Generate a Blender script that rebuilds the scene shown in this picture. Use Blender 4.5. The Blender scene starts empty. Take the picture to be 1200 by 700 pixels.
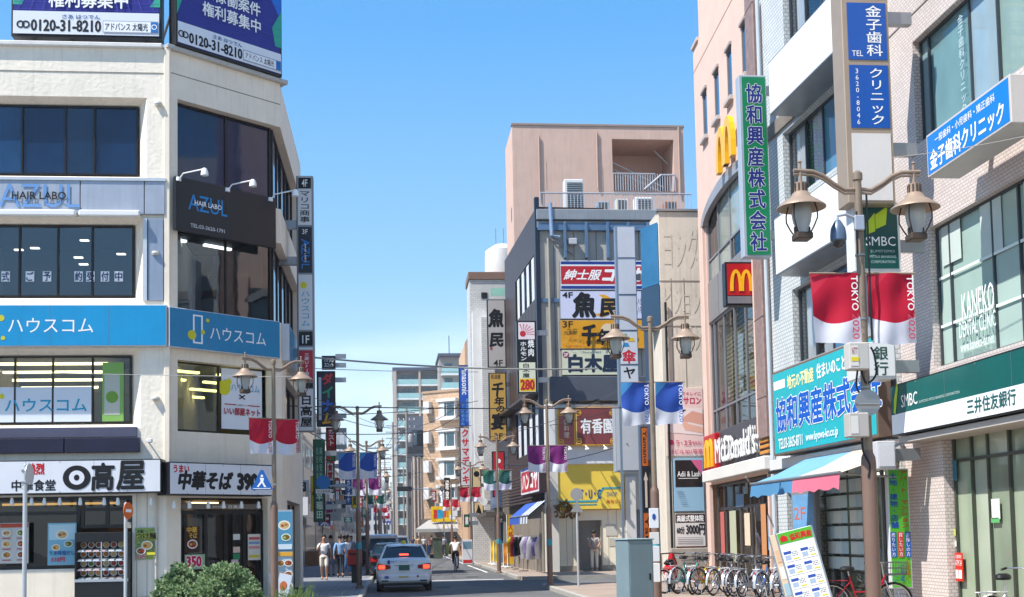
import bpy, bmesh, math, random
from mathutils import Vector, Matrix
R = math.radians
random.seed(7)
S = bpy.context.scene
COL = S.collection
# ------------------------------------------------------------------ camera
F_PX, PPX, PPY, CAMH = 1400.0, 600.0, 533.6, 1.7
PITCH, ROLL = R(3.85), R(-1.1)
CAM_M = Matrix.Translation((0, 0, CAMH)) @ Matrix.Rotation(R(90) + PITCH, 4, 'X') @ Matrix.Rotation(ROLL, 4, 'Z')
cd = bpy.data.cameras.new('camera'); cam = bpy.data.objects.new('camera', cd); COL.objects.link(cam)
cam.matrix_world = CAM_M
cd.sensor_width = 36; cd.sensor_fit = 'HORIZONTAL'; cd.lens = 36 * F_PX / 1200
cd.shift_y = (PPY - 350) / 1200; cd.clip_start = .2; cd.clip_end = 6000
S.camera = cam
# ------------------------------------------------------------------ world, sun, exposure
SUNV = Vector((-.60, -.36, 1.0)).normalized()
EL = math.asin(SUNV.z); AZ = math.atan2(SUNV.x, SUNV.y)
w = bpy.data.worlds.new('World'); S.world = w; w.use_nodes = True
nt = w.node_tree; nt.nodes.clear()
wo = nt.nodes.new('ShaderNodeOutputWorld'); bg = nt.nodes.new('ShaderNodeBackground'); sk = nt.nodes.new('ShaderNodeTexSky')
sk.sky_type = 'NISHITA'; sk.sun_disc = False; sk.sun_elevation = EL; sk.sun_rotation = AZ
sk.air_density = 1.25; sk.dust_density = .45; sk.ozone_density = 2.2; sk.altitude = 0
bg.inputs[1].default_value = .14
# clear blue air, paler towards the horizon, over the physical sky; a few thin high clouds low down
L = nt.links.new
tc = nt.nodes.new('ShaderNodeTexCoord'); sx = nt.nodes.new('ShaderNodeSeparateXYZ'); L(tc.outputs['Generated'], sx.inputs[0])
gr = nt.nodes.new('ShaderNodeValToRGB'); els = gr.color_ramp.elements
KS = 4.35
def sc_(c): return tuple(v for v in c) + (1,)
els[0].position = 0; els[0].color = sc_((.72, .82, .90)); els[1].position = 1; els[1].color = sc_((.05, .2, .5))
for p_, c_ in ((.07, (.58, .75, .88)), (.13, (.40, .63, .85)), (.22, (.235, .50, .82)), (.40, (.08, .35, .76)), (.62, (.05, .22, .55))):
    e = els.new(p_); e.color = sc_(c_)
L(sx.outputs[2], gr.inputs[0])
gm = nt.nodes.new('ShaderNodeMixRGB'); gm.blend_type = 'MULTIPLY'; gm.inputs[0].default_value = 1; gm.inputs[2].default_value = (KS, KS, KS, 1); L(gr.outputs[0], gm.inputs[1])
mp = nt.nodes.new('ShaderNodeMapping'); mp.inputs['Scale'].default_value = (2.2, 2.2, 13)
no = nt.nodes.new('ShaderNodeTexNoise'); no.inputs['Scale'].default_value = 2.1; no.inputs['Detail'].default_value = 7
cr = nt.nodes.new('ShaderNodeValToRGB'); cr.color_ramp.elements[0].position = .44; cr.color_ramp.elements[1].position = .74
mr = nt.nodes.new('ShaderNodeMapRange'); mr.inputs[1].default_value = .08; mr.inputs[2].default_value = .19; mr.inputs[3].default_value = .7; mr.inputs[4].default_value = 0
mu = nt.nodes.new('ShaderNodeMath'); mu.operation = 'MULTIPLY'
mb_ = nt.nodes.new('ShaderNodeMixRGB'); mb_.inputs[0].default_value = .85; L(sk.outputs[0], mb_.inputs[1]); L(gm.outputs[0], mb_.inputs[2])
mx = nt.nodes.new('ShaderNodeMixRGB'); mx.inputs[2].default_value = (5.2, 5.7, 6.3, 1)
L(tc.outputs['Generated'], mp.inputs[0]); L(mp.outputs[0], no.inputs[0]); L(no.outputs[0], cr.inputs[0])
L(sx.outputs[2], mr.inputs[0]); L(cr.outputs[0], mu.inputs[0]); L(mr.outputs[0], mu.inputs[1])
L(mb_.outputs[0], mx.inputs[1]); L(mu.outputs[0], mx.inputs[0]); L(mx.outputs[0], bg.inputs[0]); L(bg.outputs[0], wo.inputs[0])
sl = bpy.data.lights.new('sun', 'SUN'); so = bpy.data.objects.new('sun', sl); COL.objects.link(so)
sl.energy = 3.7; sl.angle = R(.5); sl.color = (1, .955, .89); so.rotation_euler = SUNV.to_track_quat('Z', 'Y').to_euler()
so.location = (0, 0, 40)
S.view_settings.view_transform = 'Standard'; S.view_settings.look = 'None'; S.view_settings.exposure = 1.05
S.view_settings.gamma = 1; S.view_settings.use_curve_mapping = False
try:
    S.cycles.max_bounces = 6; S.cycles.transparent_max_bounces = 10; S.cycles.use_denoising = True
    S.cycles.caustics_reflective = False; S.cycles.caustics_refractive = False; S.cycles.sample_clamp_indirect = 6
except Exception: pass
# ------------------------------------------------------------------ colour + materials
def C(h, a=1):
    h = h.lstrip('#'); v = [int(h[i:i + 2], 16) / 255 for i in (0, 2, 4)]
    return tuple((c / 12.92 if c <= .04045 else ((c + .055) / 1.055) ** 2.4) for c in v) + (a,)
_mc = {}
def _new(name):
    m = bpy.data.materials.new(name); m.use_nodes = True; n = m.node_tree.nodes; n.clear()
    o = n.new('ShaderNodeOutputMaterial'); return m, n, m.node_tree.links.new, o
def _bsdf(n, l, o, rough=.6, metal=0, spec=.4):
    b = n.new('ShaderNodeBsdfPrincipled'); b.inputs['Roughness'].default_value = rough; b.inputs['Metallic'].default_value = metal
    b.inputs['Specular IOR Level'].default_value = spec; l(b.outputs[0], o.inputs[0]); return b
def _coord(n, l, scale=(1, 1, 1)):
    t = n.new('ShaderNodeTexCoord'); m = n.new('ShaderNodeMapping'); m.inputs['Scale'].default_value = scale
    l(t.outputs['Object'], m.inputs[0]); return m.outputs[0]
def paint(hexc, rough=.55, var=.10, metal=0, streak=.0, bump=0, bscale=30, scale=1.2, spec=.4):
    """coat with large soft variation, fine grain, optional rain streaks and relief"""
    key = ('p', hexc, rough, var, metal, streak, bump, bscale, scale)
    if key in _mc: return _mc[key]
    m, n, l, o = _new('paint_' + hexc.lstrip('#')); b = _bsdf(n, l, o, rough, metal, spec); c = C(hexc)
    v = _coord(n, l); ns = n.new('ShaderNodeTexNoise'); ns.inputs['Scale'].default_value = scale; ns.inputs['Detail'].default_value = 8; ns.inputs['Roughness'].default_value = .65
    l(v, ns.inputs[0]); mx = n.new('ShaderNodeMixRGB'); mx.inputs[1].default_value = tuple(x * (1 - var) for x in c[:3]) + (1,)
    mx.inputs[2].default_value = tuple(min(1, x * (1 + var)) for x in c[:3]) + (1,)
    rp = n.new('ShaderNodeMapRange'); rp.inputs[1].default_value = .3; rp.inputs[2].default_value = .7; l(ns.outputs[0], rp.inputs[0]); l(rp.outputs[0], mx.inputs[0]); out = mx.outputs[0]
    if streak:
        v2 = _coord(n, l, (5, 5, .35)); n2 = n.new('ShaderNodeTexNoise'); n2.inputs['Scale'].default_value = 1.6; n2.inputs['Detail'].default_value = 6
        l(v2, n2.inputs[0]); r2 = n.new('ShaderNodeMapRange'); r2.inputs[1].default_value = .52; r2.inputs[2].default_value = .8; r2.inputs[3].default_value = 0; r2.inputs[4].default_value = streak
        l(n2.outputs[0], r2.inputs[0]); m2 = n.new('ShaderNodeMixRGB'); l(r2.outputs[0], m2.inputs[0]); l(out, m2.inputs[1]); m2.inputs[2].default_value = tuple(x * .45 for x in c[:3]) + (1,); out = m2.outputs[0]
    l(out, b.inputs['Base Color'])
    if bump:
        n3 = n.new('ShaderNodeTexNoise'); n3.inputs['Scale'].default_value = bscale; n3.inputs['Detail'].default_value = 5; l(v, n3.inputs[0])
        bp = n.new('ShaderNodeBump'); bp.inputs['Strength'].default_value = bump; bp.inputs['Distance'].default_value = .02; l(n3.outputs[0], bp.inputs['Height']); l(bp.outputs[0], b.inputs['Normal'])
    _mc[key] = m; return m
def flat(hexc, rough=.5, spec=.3):
    key = ('f', hexc, rough)
    if key not in _mc:
        m, n, l, o = _new('ink_' + hexc.lstrip('#')); b = _bsdf(n, l, o, rough, 0, spec); b.inputs['Base Color'].default_value = C(hexc)
        v = _coord(n, l); ns = n.new('ShaderNodeTexNoise'); ns.inputs['Scale'].default_value = 9; l(v, ns.inputs[0])
        r = n.new('ShaderNodeMapRange'); r.inputs[3].default_value = rough * .8; r.inputs[4].default_value = min(1, rough * 1.25); l(ns.outputs[0], r.inputs[0]); l(r.outputs[0], b.inputs['Roughness']); _mc[key] = m
    return _mc[key]
def emit(hexc, s):
    key = ('e', hexc, s)
    if key not in _mc:
        m, n, l, o = _new('lit_' + hexc.lstrip('#')); e = n.new('ShaderNodeEmission'); e.inputs[0].default_value = C(hexc); e.inputs[1].default_value = s; l(e.outputs[0], o.inputs[0]); _mc[key] = m
    return _mc[key]
def glass(tint='#8fa5a8', refl=.25, name='g'):
    """window pane: see-through, tinted, reflecting more at a slant"""
    key = ('g', tint, refl)
    if key not in _mc:
        m, n, l, o = _new('glass'); t = n.new('ShaderNodeBsdfTransparent'); t.inputs[0].default_value = C(tint)
        g = n.new('ShaderNodeBsdfGlossy'); g.inputs['Roughness'].default_value = .02; g.inputs[0].default_value = (.9, .95, 1, 1)
        lw = n.new('ShaderNodeLayerWeight'); lw.inputs[0].default_value = .35; r = n.new('ShaderNodeMapRange'); r.inputs[3].default_value = refl; r.inputs[4].default_value = refl + .4
        l(lw.outputs['Fresnel'], r.inputs[0]); mx = n.new('ShaderNodeMixShader'); l(r.outputs[0], mx.inputs[0]); l(t.outputs[0], mx.inputs[1]); l(g.outputs[0], mx.inputs[2]); l(mx.outputs[0], o.inputs[0])
        v = _coord(n, l); ns = n.new('ShaderNodeTexNoise'); ns.inputs['Scale'].default_value = .9; l(v, ns.inputs[0]); bp = n.new('ShaderNodeBump'); bp.inputs['Strength'].default_value = .12; bp.inputs['Distance'].default_value = .03
        l(ns.outputs[0], bp.inputs['Height']); l(bp.outputs[0], g.inputs['Normal']); _mc[key] = m
    return _mc[key]
def dglass(hexc='#16222c', rough=.05, spec=.9, var=.5):
    """opaque window glass; its mottled colour stands in for dim rooms and reflections"""
    key = ('d', hexc, rough, spec)
    if key not in _mc:
        m, n, l, o = _new('window_glass'); b = _bsdf(n, l, o, rough, 0, spec); c = C(hexc); v = _coord(n, l, (1, 1, .6)); ns = n.new('ShaderNodeTexNoise'); ns.inputs['Scale'].default_value = 1.7; ns.inputs['Detail'].default_value = 4
        l(v, ns.inputs[0]); mx = n.new('ShaderNodeMixRGB'); mx.inputs[1].default_value = tuple(x * (1 - var) for x in c[:3]) + (1,); mx.inputs[2].default_value = tuple(x * (1 + var) for x in c[:3]) + (1,)
        l(ns.outputs[0], mx.inputs[0]); l(mx.outputs[0], b.inputs['Base Color']); bp = n.new('ShaderNodeBump'); bp.inputs['Strength'].default_value = .1; bp.inputs['Distance'].default_value = .03
        l(ns.outputs[0], bp.inputs['Height']); l(bp.outputs[0], b.inputs['Normal']); _mc[key] = m
    return _mc[key]
def tiles(h1, h2, hm, w=.1, hgt=.05, mortar=.006, rough=.45, bump=.4, offset=.5):
    key = ('t', h1, h2, w, hgt)
    if key not in _mc:
        m, n, l, o = _new('tile_skin'); b = _bsdf(n, l, o, rough); t = n.new('ShaderNodeTexCoord'); sp = n.new('ShaderNodeSeparateXYZ'); cb = n.new('ShaderNodeCombineXYZ')
        ad = n.new('ShaderNodeMath'); l(t.outputs['Object'], sp.inputs[0]); l(sp.outputs[0], ad.inputs[0]); l(sp.outputs[1], ad.inputs[1]); l(ad.outputs[0], cb.inputs[0]); l(sp.outputs[2], cb.inputs[1])
        br = n.new('ShaderNodeTexBrick'); l(cb.outputs[0], br.inputs[0]); br.inputs['Scale'].default_value = 1; br.inputs['Brick Width'].default_value = w; br.inputs['Row Height'].default_value = hgt
        br.inputs['Mortar Size'].default_value = mortar; br.inputs[1].default_value = C(h1); br.inputs[2].default_value = C(h2); br.inputs[3].default_value = C(hm); br.offset = offset
        br.inputs['Mortar Smooth'].default_value = .1
        ns = n.new('ShaderNodeTexNoise'); ns.inputs['Scale'].default_value = .8; ns.inputs['Detail'].default_value = 6; l(t.outputs['Object'], ns.inputs[0]); mr = n.new('ShaderNodeMapRange'); mr.inputs[3].default_value = .82; mr.inputs[4].default_value = 1.12; l(ns.outputs[0], mr.inputs[0])
        mm = n.new('ShaderNodeMixRGB'); mm.blend_type = 'MULTIPLY'; mm.inputs[0].default_value = 1; l(br.outputs[0], mm.inputs[1]); l(mr.outputs[0], mm.inputs[2]); l(mm.outputs[0], b.inputs['Base Color'])
        bp = n.new('ShaderNodeBump'); bp.invert = True; bp.inputs['Strength'].default_value = bump; bp.inputs['Distance'].default_value = .01; l(br.outputs[1], bp.inputs['Height']); l(bp.outputs[0], b.inputs['Normal']); _mc[key] = m
    return _mc[key]
# ------------------------------------------------------------------ mesh builder
class MB:
    def __init__(s): s.v = []; s.f = []; s.mi = []; s.cur = 0
    def add(s, vs, fs):
        k = len(s.v); s.v += [tuple(v) for v in vs]; s.f += [tuple(i + k for i in f) for f in fs]; s.mi += [s.cur] * len(fs); return s
    def box(s, x0, x1, y0, y1, z0, z1, m=None):
        vs = [(x0, y0, z0), (x1, y0, z0), (x1, y1, z0), (x0, y1, z0), (x0, y0, z1), (x1, y0, z1), (x1, y1, z1), (x0, y1, z1)]
        if m is not None: vs = [m @ Vector(v) for v in vs]
        return s.add(vs, [(0, 3, 2, 1), (4, 5, 6, 7), (0, 1, 5, 4), (1, 2, 6, 5), (2, 3, 7, 6), (3, 0, 4, 7)])
    def cbox(s, x0, x1, y0, y1, z0, z1, c=.01, m=None):
        """box with chamfered edges"""
        c = min(c, (x1 - x0) / 2.1, (y1 - y0) / 2.1, (z1 - z0) / 2.1); vs = []; idx = {}
        X = (x0, x1); Y = (y0, y1); Z = (z0, z1)
        for i in (0, 1):
            for j in (0, 1):
                for k in (0, 1):
                    sxx = c if i == 0 else -c; syy = c if j == 0 else -c; szz = c if k == 0 else -c
                    idx[i, j, k, 0] = len(vs); vs.append((X[i], Y[j] + syy, Z[k] + szz))
                    idx[i, j, k, 1] = len(vs); vs.append((X[i] + sxx, Y[j], Z[k] + szz))
                    idx[i, j, k, 2] = len(vs); vs.append((X[i] + sxx, Y[j] + syy, Z[k]))
        q = idx; fs = []
        for i in (0, 1):
            fs.append((q[i, 0, 0, 0], q[i, 0, 1, 0], q[i, 1, 1, 0], q[i, 1, 0, 0])); fs.append((q[0, i, 0, 1], q[1, i, 0, 1], q[1, i, 1, 1], q[0, i, 1, 1])); fs.append((q[0, 0, i, 2], q[0, 1, i, 2], q[1, 1, i, 2], q[1, 0, i, 2]))
            for j in (0, 1):
                fs.append((q[i, j, 0, 0], q[i, j, 1, 0], q[i, j, 1, 1], q[i, j, 0, 1])); fs.append((q[i, 0, j, 0], q[i, 1, j, 0], q[i, 1, j, 2], q[i, 0, j, 2])); fs.append((q[0, i, j, 1], q[1, i, j, 1], q[1, i, j, 2], q[0, i, j, 2]))
                for k in (0, 1): fs.append((q[i, j, k, 0], q[i, j, k, 1], q[i, j, k, 2]))
        if m is not None: vs = [m @ Vector(v) for v in vs]
        return s.add(vs, fs)
    def tube(s, pts, r, n=8, cap=True):
        pts = [Vector(p) for p in pts]; rs = r if isinstance(r, (list, tuple)) else [r] * len(pts); vs = []; fs = []; up = None
        for i, p in enumerate(pts):
            d = (pts[min(i + 1, len(pts) - 1)] - pts[max(i - 1, 0)]).normalized()
            if up is None: up = Vector((0, 0, 1)) if abs(d.z) < .9 else Vector((1, 0, 0))
            a = d.cross(up)
            if a.length < 1e-4: a = d.orthogonal()
            a.normalize(); b = a.cross(d).normalized(); up = b
            for k in range(n):
                t = 2 * math.pi * k / n; vs.append(p + a * math.cos(t) * rs[i] + b * math.sin(t) * rs[i])
        for i in range(len(pts) - 1):
            for k in range(n): fs.append((i * n + k, i * n + (k + 1) % n, (i + 1) * n + (k + 1) % n, (i + 1) * n + k))
        if cap: fs.append(tuple(range(n))); fs.append(tuple(range((len(pts) - 1) * n, len(pts) * n))[::-1])
        return s.add(vs, fs)
    def lathe(s, prof, n=20, c=(0, 0, 0)):
        vs = []; fs = []
        for r, z in prof:
            for k in range(n): t = 2 * math.pi * k / n; vs.append((c[0] + r * math.cos(t), c[1] + r * math.sin(t), c[2] + z))
        for i in range(len(prof) - 1):
            for k in range(n): fs.append((i * n + k, i * n + (k + 1) % n, (i + 1) * n + (k + 1) % n, (i + 1) * n + k))
        return s.add(vs, fs)
    def prism(s, poly, y0, y1):
        """poly in (x,z), extruded along y"""
        n = len(poly); vs = [(x, y0, z) for x, z in poly] + [(x, y1, z) for x, z in poly]
        return s.add(vs, [tuple(range(n)), tuple(range(2 * n - 1, n - 1, -1))] + [(i, i + n, (i + 1) % n + n, (i + 1) % n) for i in range(n)])
    def prism_z(s, poly, z0, z1):
        n = len(poly); vs = [(x, y, z0) for x, y in poly] + [(x, y, z1) for x, y in poly]
        return s.add(vs, [tuple(range(n - 1, -1, -1)), tuple(range(n, 2 * n))] + [(i, (i + 1) % n, (i + 1) % n + n, i + n) for i in range(n)])
    def quad(s, a, b, c, d): return s.add([a, b, c, d], [(0, 1, 2, 3)])
    def disc(s, cx, cz, rx, rz, y, n=20, rot=0, th=0):
        vs = []
        for k in range(n):
            t = 2 * math.pi * k / n; a = rx * math.cos(t); b = rz * math.sin(t)
            vs.append((cx + a * math.cos(rot) - b * math.sin(rot), y, cz + a * math.sin(rot) + b * math.cos(rot)))
        if th: return s.prism([(v[0], v[2]) for v in vs], y, y + th)
        return s.add(vs, [tuple(range(n))])
    def mesh(s, name, mats):
        me = bpy.data.meshes.new(name); me.from_pydata(s.v, [], s.f)
        for m in (mats if isinstance(mats, (list, tuple)) else [mats]): me.materials.append(m)
        if any(s.mi): me.polygons.foreach_set('material_index', s.mi)
        bm = bmesh.new(); bm.from_mesh(me); bmesh.ops.recalc_face_normals(bm, faces=bm.faces) if getattr(s, 'fix', True) else None; bm.to_mesh(me); bm.free()
        me.update(); return me
    def build(s, name, mats, parent=None, smooth=False, label=None, fix=True):
        s.fix = fix; me = s.mesh(name, mats)
        if smooth:
            me.polygons.foreach_set('use_smooth', [True] * len(me.polygons))
            try: me.set_sharp_from_angle(angle=R(38))
            except Exception: pass
        return link(name, me, parent, label)
def link(name, me, parent=None, label=None):
    o = bpy.data.objects.new(name, me); COL.objects.link(o)
    if parent is not None: o.parent = parent
    if label: o['label'] = label
    return o
def tag(o, label, cat, group=None, kind=None):
    if label: o['label'] = label
    if cat: o['category'] = cat
    if group: o['group'] = group
    if kind: o['kind'] = kind
    return o
def struct(o): o['kind'] = 'structure'; return o
def thing(name, label, cat, loc=(0, 0, 0), rz=0, group=None):
    o = bpy.data.objects.new(name, None); COL.objects.link(o); o.location = loc; o.rotation_euler = (0, 0, rz); o.empty_display_size = .3
    return tag(o, label, cat, group)
def copy_tree(o, parent=None):
    c = o.copy(); COL.objects.link(c)
    if parent is not None: c.parent = parent
    for ch in [x for x in KIDS(o)]: copy_tree(ch, c)
    return c
def KIDS(o): return [x for x in bpy.data.objects if x.parent == o]
def tmpl(o):
    """child lists read once, so that copying stays quick"""
    return (o, [tmpl(k) for k in KIDS(o)])
def stamp(t, parent=None):
    c = t[0].copy(); COL.objects.link(c)
    if parent is not None: c.parent = parent
    for k in t[1]: stamp(k, c)
    return c
# ------------------------------------------------------------------ pixel <-> place
RM = CAM_M.to_3x3()
def ray(px, py): return RM @ Vector(((px - PPX) / F_PX, -(py - PPY) / F_PX, -1))
def hz(px): return 630 - .0192 * (px - 480)
def at(px, py, Y):
    r = ray(px, py); t = Y / r.y; return Vector((r.x * t, Y, CAMH + r.z * t))
def gnd(px, Y, z=0):
    """point at height z in depth Y that shows in column px"""
    py = hz(px) + (CAMH - z) * F_PX / Y; p = at(px, py, Y); return Vector((p.x, p.y, z))
class FR:
    """upright plane: x along it (to the right in view), y into it, z up; origin on the ground"""
    def __init__(s, px, Y, ang=None, vp=None, left=False, o=None, py=None):
        p = o if o is not None else (at(px, py, Y) if py is not None else gnd(px, Y)); s.o = Vector((p.x, p.y, 0))
        if vp is not None:
            d = ray(vp, hz(vp)); d = Vector((d.x, d.y, 0)).normalized(); s.u = d if left else -d
        else: s.u = Vector((math.cos(ang), math.sin(ang), 0))
        s.ang = math.atan2(s.u.y, s.u.x); s.n = Vector((0, 0, 1)).cross(s.u)
    def uv(s, px, py, off=0):
        r = ray(px, py); o = s.o + s.n * off - Vector((0, 0, CAMH)); t = (Vector((o.x, o.y, 0)).dot(s.n)) / r.dot(s.n)
        p = Vector((0, 0, CAMH)) + r * t; return ((p - s.o).dot(s.u), p.z)
    def rect(s, px0, top, bot, px1, off=0):
        a, zt = s.uv(px0, top, off); _, zb = s.uv(px0, bot, off); b, _ = s.uv(px1, (top + bot) / 2, off); return a, b, zb, zt
    def w(s, x, y=0, z=0): return s.o + s.u * x + s.n * y + Vector((0, 0, z))
    def shift(s, x, y=0):
        f = FR(0, 0, ang=s.ang, o=s.w(x, y)); return f
PERP = R(5.6)
STREET = 463
SD = ray(STREET, hz(STREET)); SD = Vector((SD.x, SD.y, 0)).normalized(); SR = Vector((SD.y, -SD.x, 0))
SANG = math.atan2(SR.y, SR.x)
def st(a, t, z=0): return SR * a + SD * t + Vector((0, 0, z))
# ------------------------------------------------------------------ lettering
_tc = {}
def tmesh(s, bold=0, sp=1):
    k = (s, bold, sp)
    if k not in _tc:
        cu = bpy.data.curves.new('t', 'FONT'); cu.body = s; cu.size = 1; cu.offset = bold; cu.resolution_u = 2; cu.space_character = sp
        o = bpy.data.objects.new('t', cu); me = o.to_mesh(); vs = [tuple(v.co[:2]) for v in me.vertices]; fs = [tuple(p.vertices) for p in me.polygons]
        o.to_mesh_clear(); bpy.data.objects.remove(o); bpy.data.curves.remove(cu)
        if not vs: vs, fs = [(0, 0), (.01, 0), (.01, .01)], [(0, 1, 2)]
        xs = [v[0] for v in vs]; ys = [v[1] for v in vs]; _tc[k] = (vs, fs, min(xs), max(xs), min(ys), max(ys))
    return _tc[k]
def txt(parent, s, x0, x1, z0, z1, y, mat, bold=.012, vert=False, shear=0, name='lettering', rot=0, sp=1, edge=None, edgeb=.05, reuse=None):
    """lettering fitted into the box x0..x1, z0..z1 on the plane y, read from the -y side"""
    if edge is not None:
        txt(parent, s, x0 , x1 , z0 , z1 , y + .002, edge, bold + edgeb, vert, shear, 'lettering_outline', rot, sp)
    mb = MB(); cjk = not s.isascii() or bold > .02
    extra = max(0, bold) if cjk else 0; bold = min(bold, 0) if cjk else bold
    if extra and not s.isascii(): extra *= .8
    def put(t, a0, a1, b0, b1, whole=False):
        vs, fs, mx0, mx1, my0, my1 = tmesh(t, bold, sp); bx = bold if edge is None else bold
        if whole:  # glyph cell: keep the em square
            mx0, mx1, my0, my1 = -.02, 1.02, -.16, .9
            if t.isascii(): _, _, p0, p1, q0, q1 = tmesh(t, bold, sp); c = (p0 + p1) / 2; mx0, mx1 = c - .52, c + .52; my0, my1 = -.1, .84
        else: _, _, mx0, mx1, my0, my1 = tmesh(t, 0.0, sp)
        out = []
        for a, b in vs:
            if rot == 90:
                u = (b - my0) / (my1 - my0 or 1); v = (a - mx0) / (mx1 - mx0 or 1); fx = 1 - u if False else u; out.append((a0 + (1 - 0) * (a1 - a0) * u, y, b1 - (b1 - b0) * v)); continue
            u = (a - mx0) / (mx1 - mx0 or 1); v = (b - my0) / (my1 - my0 or 1); out.append((a0 + (a1 - a0) * (u + shear * (v - .5)), y, b0 + (b1 - b0) * v))
        if extra:
            hx = extra * (b1 - b0) / (my1 - my0)
            for kk, (ex, ez) in enumerate(((1, 0), (-1, 0), (0, 1), (0, -1), (.7, .7), (-.7, .7), (.7, -.7), (-.7, -.7))): mb.add([(p[0] + ex * hx, y + .0002 * (kk + 1), p[2] + ez * hx) for p in out], fs)
        mb.add(out, fs)
    if vert:
        n = len(s); h = (z1 - z0) / n
        for i, ch in enumerate(s):
            if ch == ' ': continue
            if ch == 'ー':
                mb.box((x0 + x1) / 2 - .05 * h, (x0 + x1) / 2 + .05 * h, y, y + .001, z1 - (i + .9) * h, z1 - (i + .1) * h); continue
            if ch == '・': c = .09 * h; mb.box((x0 + x1) / 2 - c, (x0 + x1) / 2 + c, y, y + .001, z1 - (i + .5) * h - c, z1 - (i + .5) * h + c); continue
            put(ch, x0, x1, z1 - (i + 1) * h, z1 - i * h, True)
    else: put(s, x0, x1, z0, z1)
    if not mb.f: return None
    return mb.build(name, mat, parent, fix=False)
# ------------------------------------------------------------------ signs
WHITE = flat('#f2f2f0'); BLACK = flat('#16171a'); NAVY = flat('#1d2b6b')
class Sign:
    """sign case on a plane; s.t / s.q put lettering and printed shapes in fractions of the face"""
    def __init__(s, name, label, f, r, d=.2, face=None, case=None, group=None, cat='sign', off=0, rim=.025, back=0, sub=None):
        x0, x1, z0, z1 = r; s.w = x1 - x0; s.h = z1 - z0; p = f.w(x0, off, z0)
        s.o = thing(name, label, cat, p, f.ang, group); s.y = -d; s.k = 0
        case = case or paint('#8d8f92', .4, .08, .6)
        MB().cbox(0, s.w, -d, back, 0, s.h, .012).build('case', case, s.o)
        s.fo = MB().box(rim, s.w - rim, -d - .004, -d + .01, rim, s.h - rim).build('face', face or paint('#e8e8e6', .4, .04), s.o)
    def yy(s): s.k += 1; return s.y - .006 - .0018 * s.k
    def t(s, text, x0, z0, x1, z1, mat=None, **k):
        y = s.yy()
        if k.get('edge') is not None: y = s.yy(); y = s.yy()
        return txt(s.o, text, x0 * s.w, x1 * s.w, z0 * s.h, z1 * s.h, y, mat or BLACK, **k)
    def q(s, x0, z0, x1, z1, mat, name='printed_panel'):
        y = s.yy(); return MB().box(x0 * s.w, x1 * s.w, y, y + .0012, z0 * s.h, z1 * s.h).build(name, mat, s.o)
    def poly(s, pts, mat, name='printed_shape'):
        y = s.yy(); return MB().prism([(a * s.w, b * s.h) for a, b in pts], y, y + .0012).build(name, mat, s.o)
    def seams(s, n, c='#00000'):
        for i in range(1, n): x = s.w * i / n; MB().box(x - .004, x + .004, s.y - .0052, s.y - .003, .03, s.h - .03).build('panel_seam', paint('#5d6268', .7, .1), s.o)
        for i in range(n):
            for z in (.05, s.h - .05): MB().cbox(s.w * (i + .5) / n - .012, s.w * (i + .5) / n + .012, s.y - .012, s.y - .004, z - .012, z + .012, .004).build('fixing', paint('#8d9094', .5, .1, .5), s.o)
    def disc(s, cx, cz, r, mat, rz=None, name='printed_shape', n=24):
        y = s.yy(); return MB().disc(cx * s.w, cz * s.h, r * s.h, (rz or r) * s.h, y, n, th=.0012).build(name, mat, s.o)
    def ring(s, cx, cz, r, wd, mat, n=28, name='printed_ring'):
        y = s.yy(); mb = MB(); a = [(cx * s.w + r * s.h * math.cos(2 * math.pi * k / n), cz * s.h + r * s.h * math.sin(2 * math.pi * k / n)) for k in range(n)]
        b = [(cx * s.w + (r - wd) * s.h * math.cos(2 * math.pi * k / n), cz * s.h + (r - wd) * s.h * math.sin(2 * math.pi * k / n)) for k in range(n)]
        for k in range(n): j = (k + 1) % n; mb.quad((a[k][0], y, a[k][1]), (a[j][0], y, a[j][1]), (b[j][0], y, b[j][1]), (b[k][0], y, b[k][1]))
        return mb.build(name, mat, s.o)
def food(sg, cx, cz, r, k=0):
    """a dish printed on a menu board"""
    cs = ['#b4702c', '#8a4420', '#d9a045', '#a03020', '#c8b078', '#5d7a2a']; sg.disc(cx, cz, r, flat('#e9e6df'), r * .8, 'printed_dish'); sg.disc(cx, cz, r * .8, flat(cs[k % 6]), r * .6, 'printed_dish')
    sg.disc(cx + .3 * r * sg.h / sg.w, cz + .1 * r, r * .3, flat(cs[(k + 2) % 6]), r * .22, 'printed_dish', 10); sg.disc(cx - .3 * r * sg.h / sg.w, cz - .05 * r, r * .25, flat(cs[(k + 5) % 6]), r * .2, 'printed_dish', 10)
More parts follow.
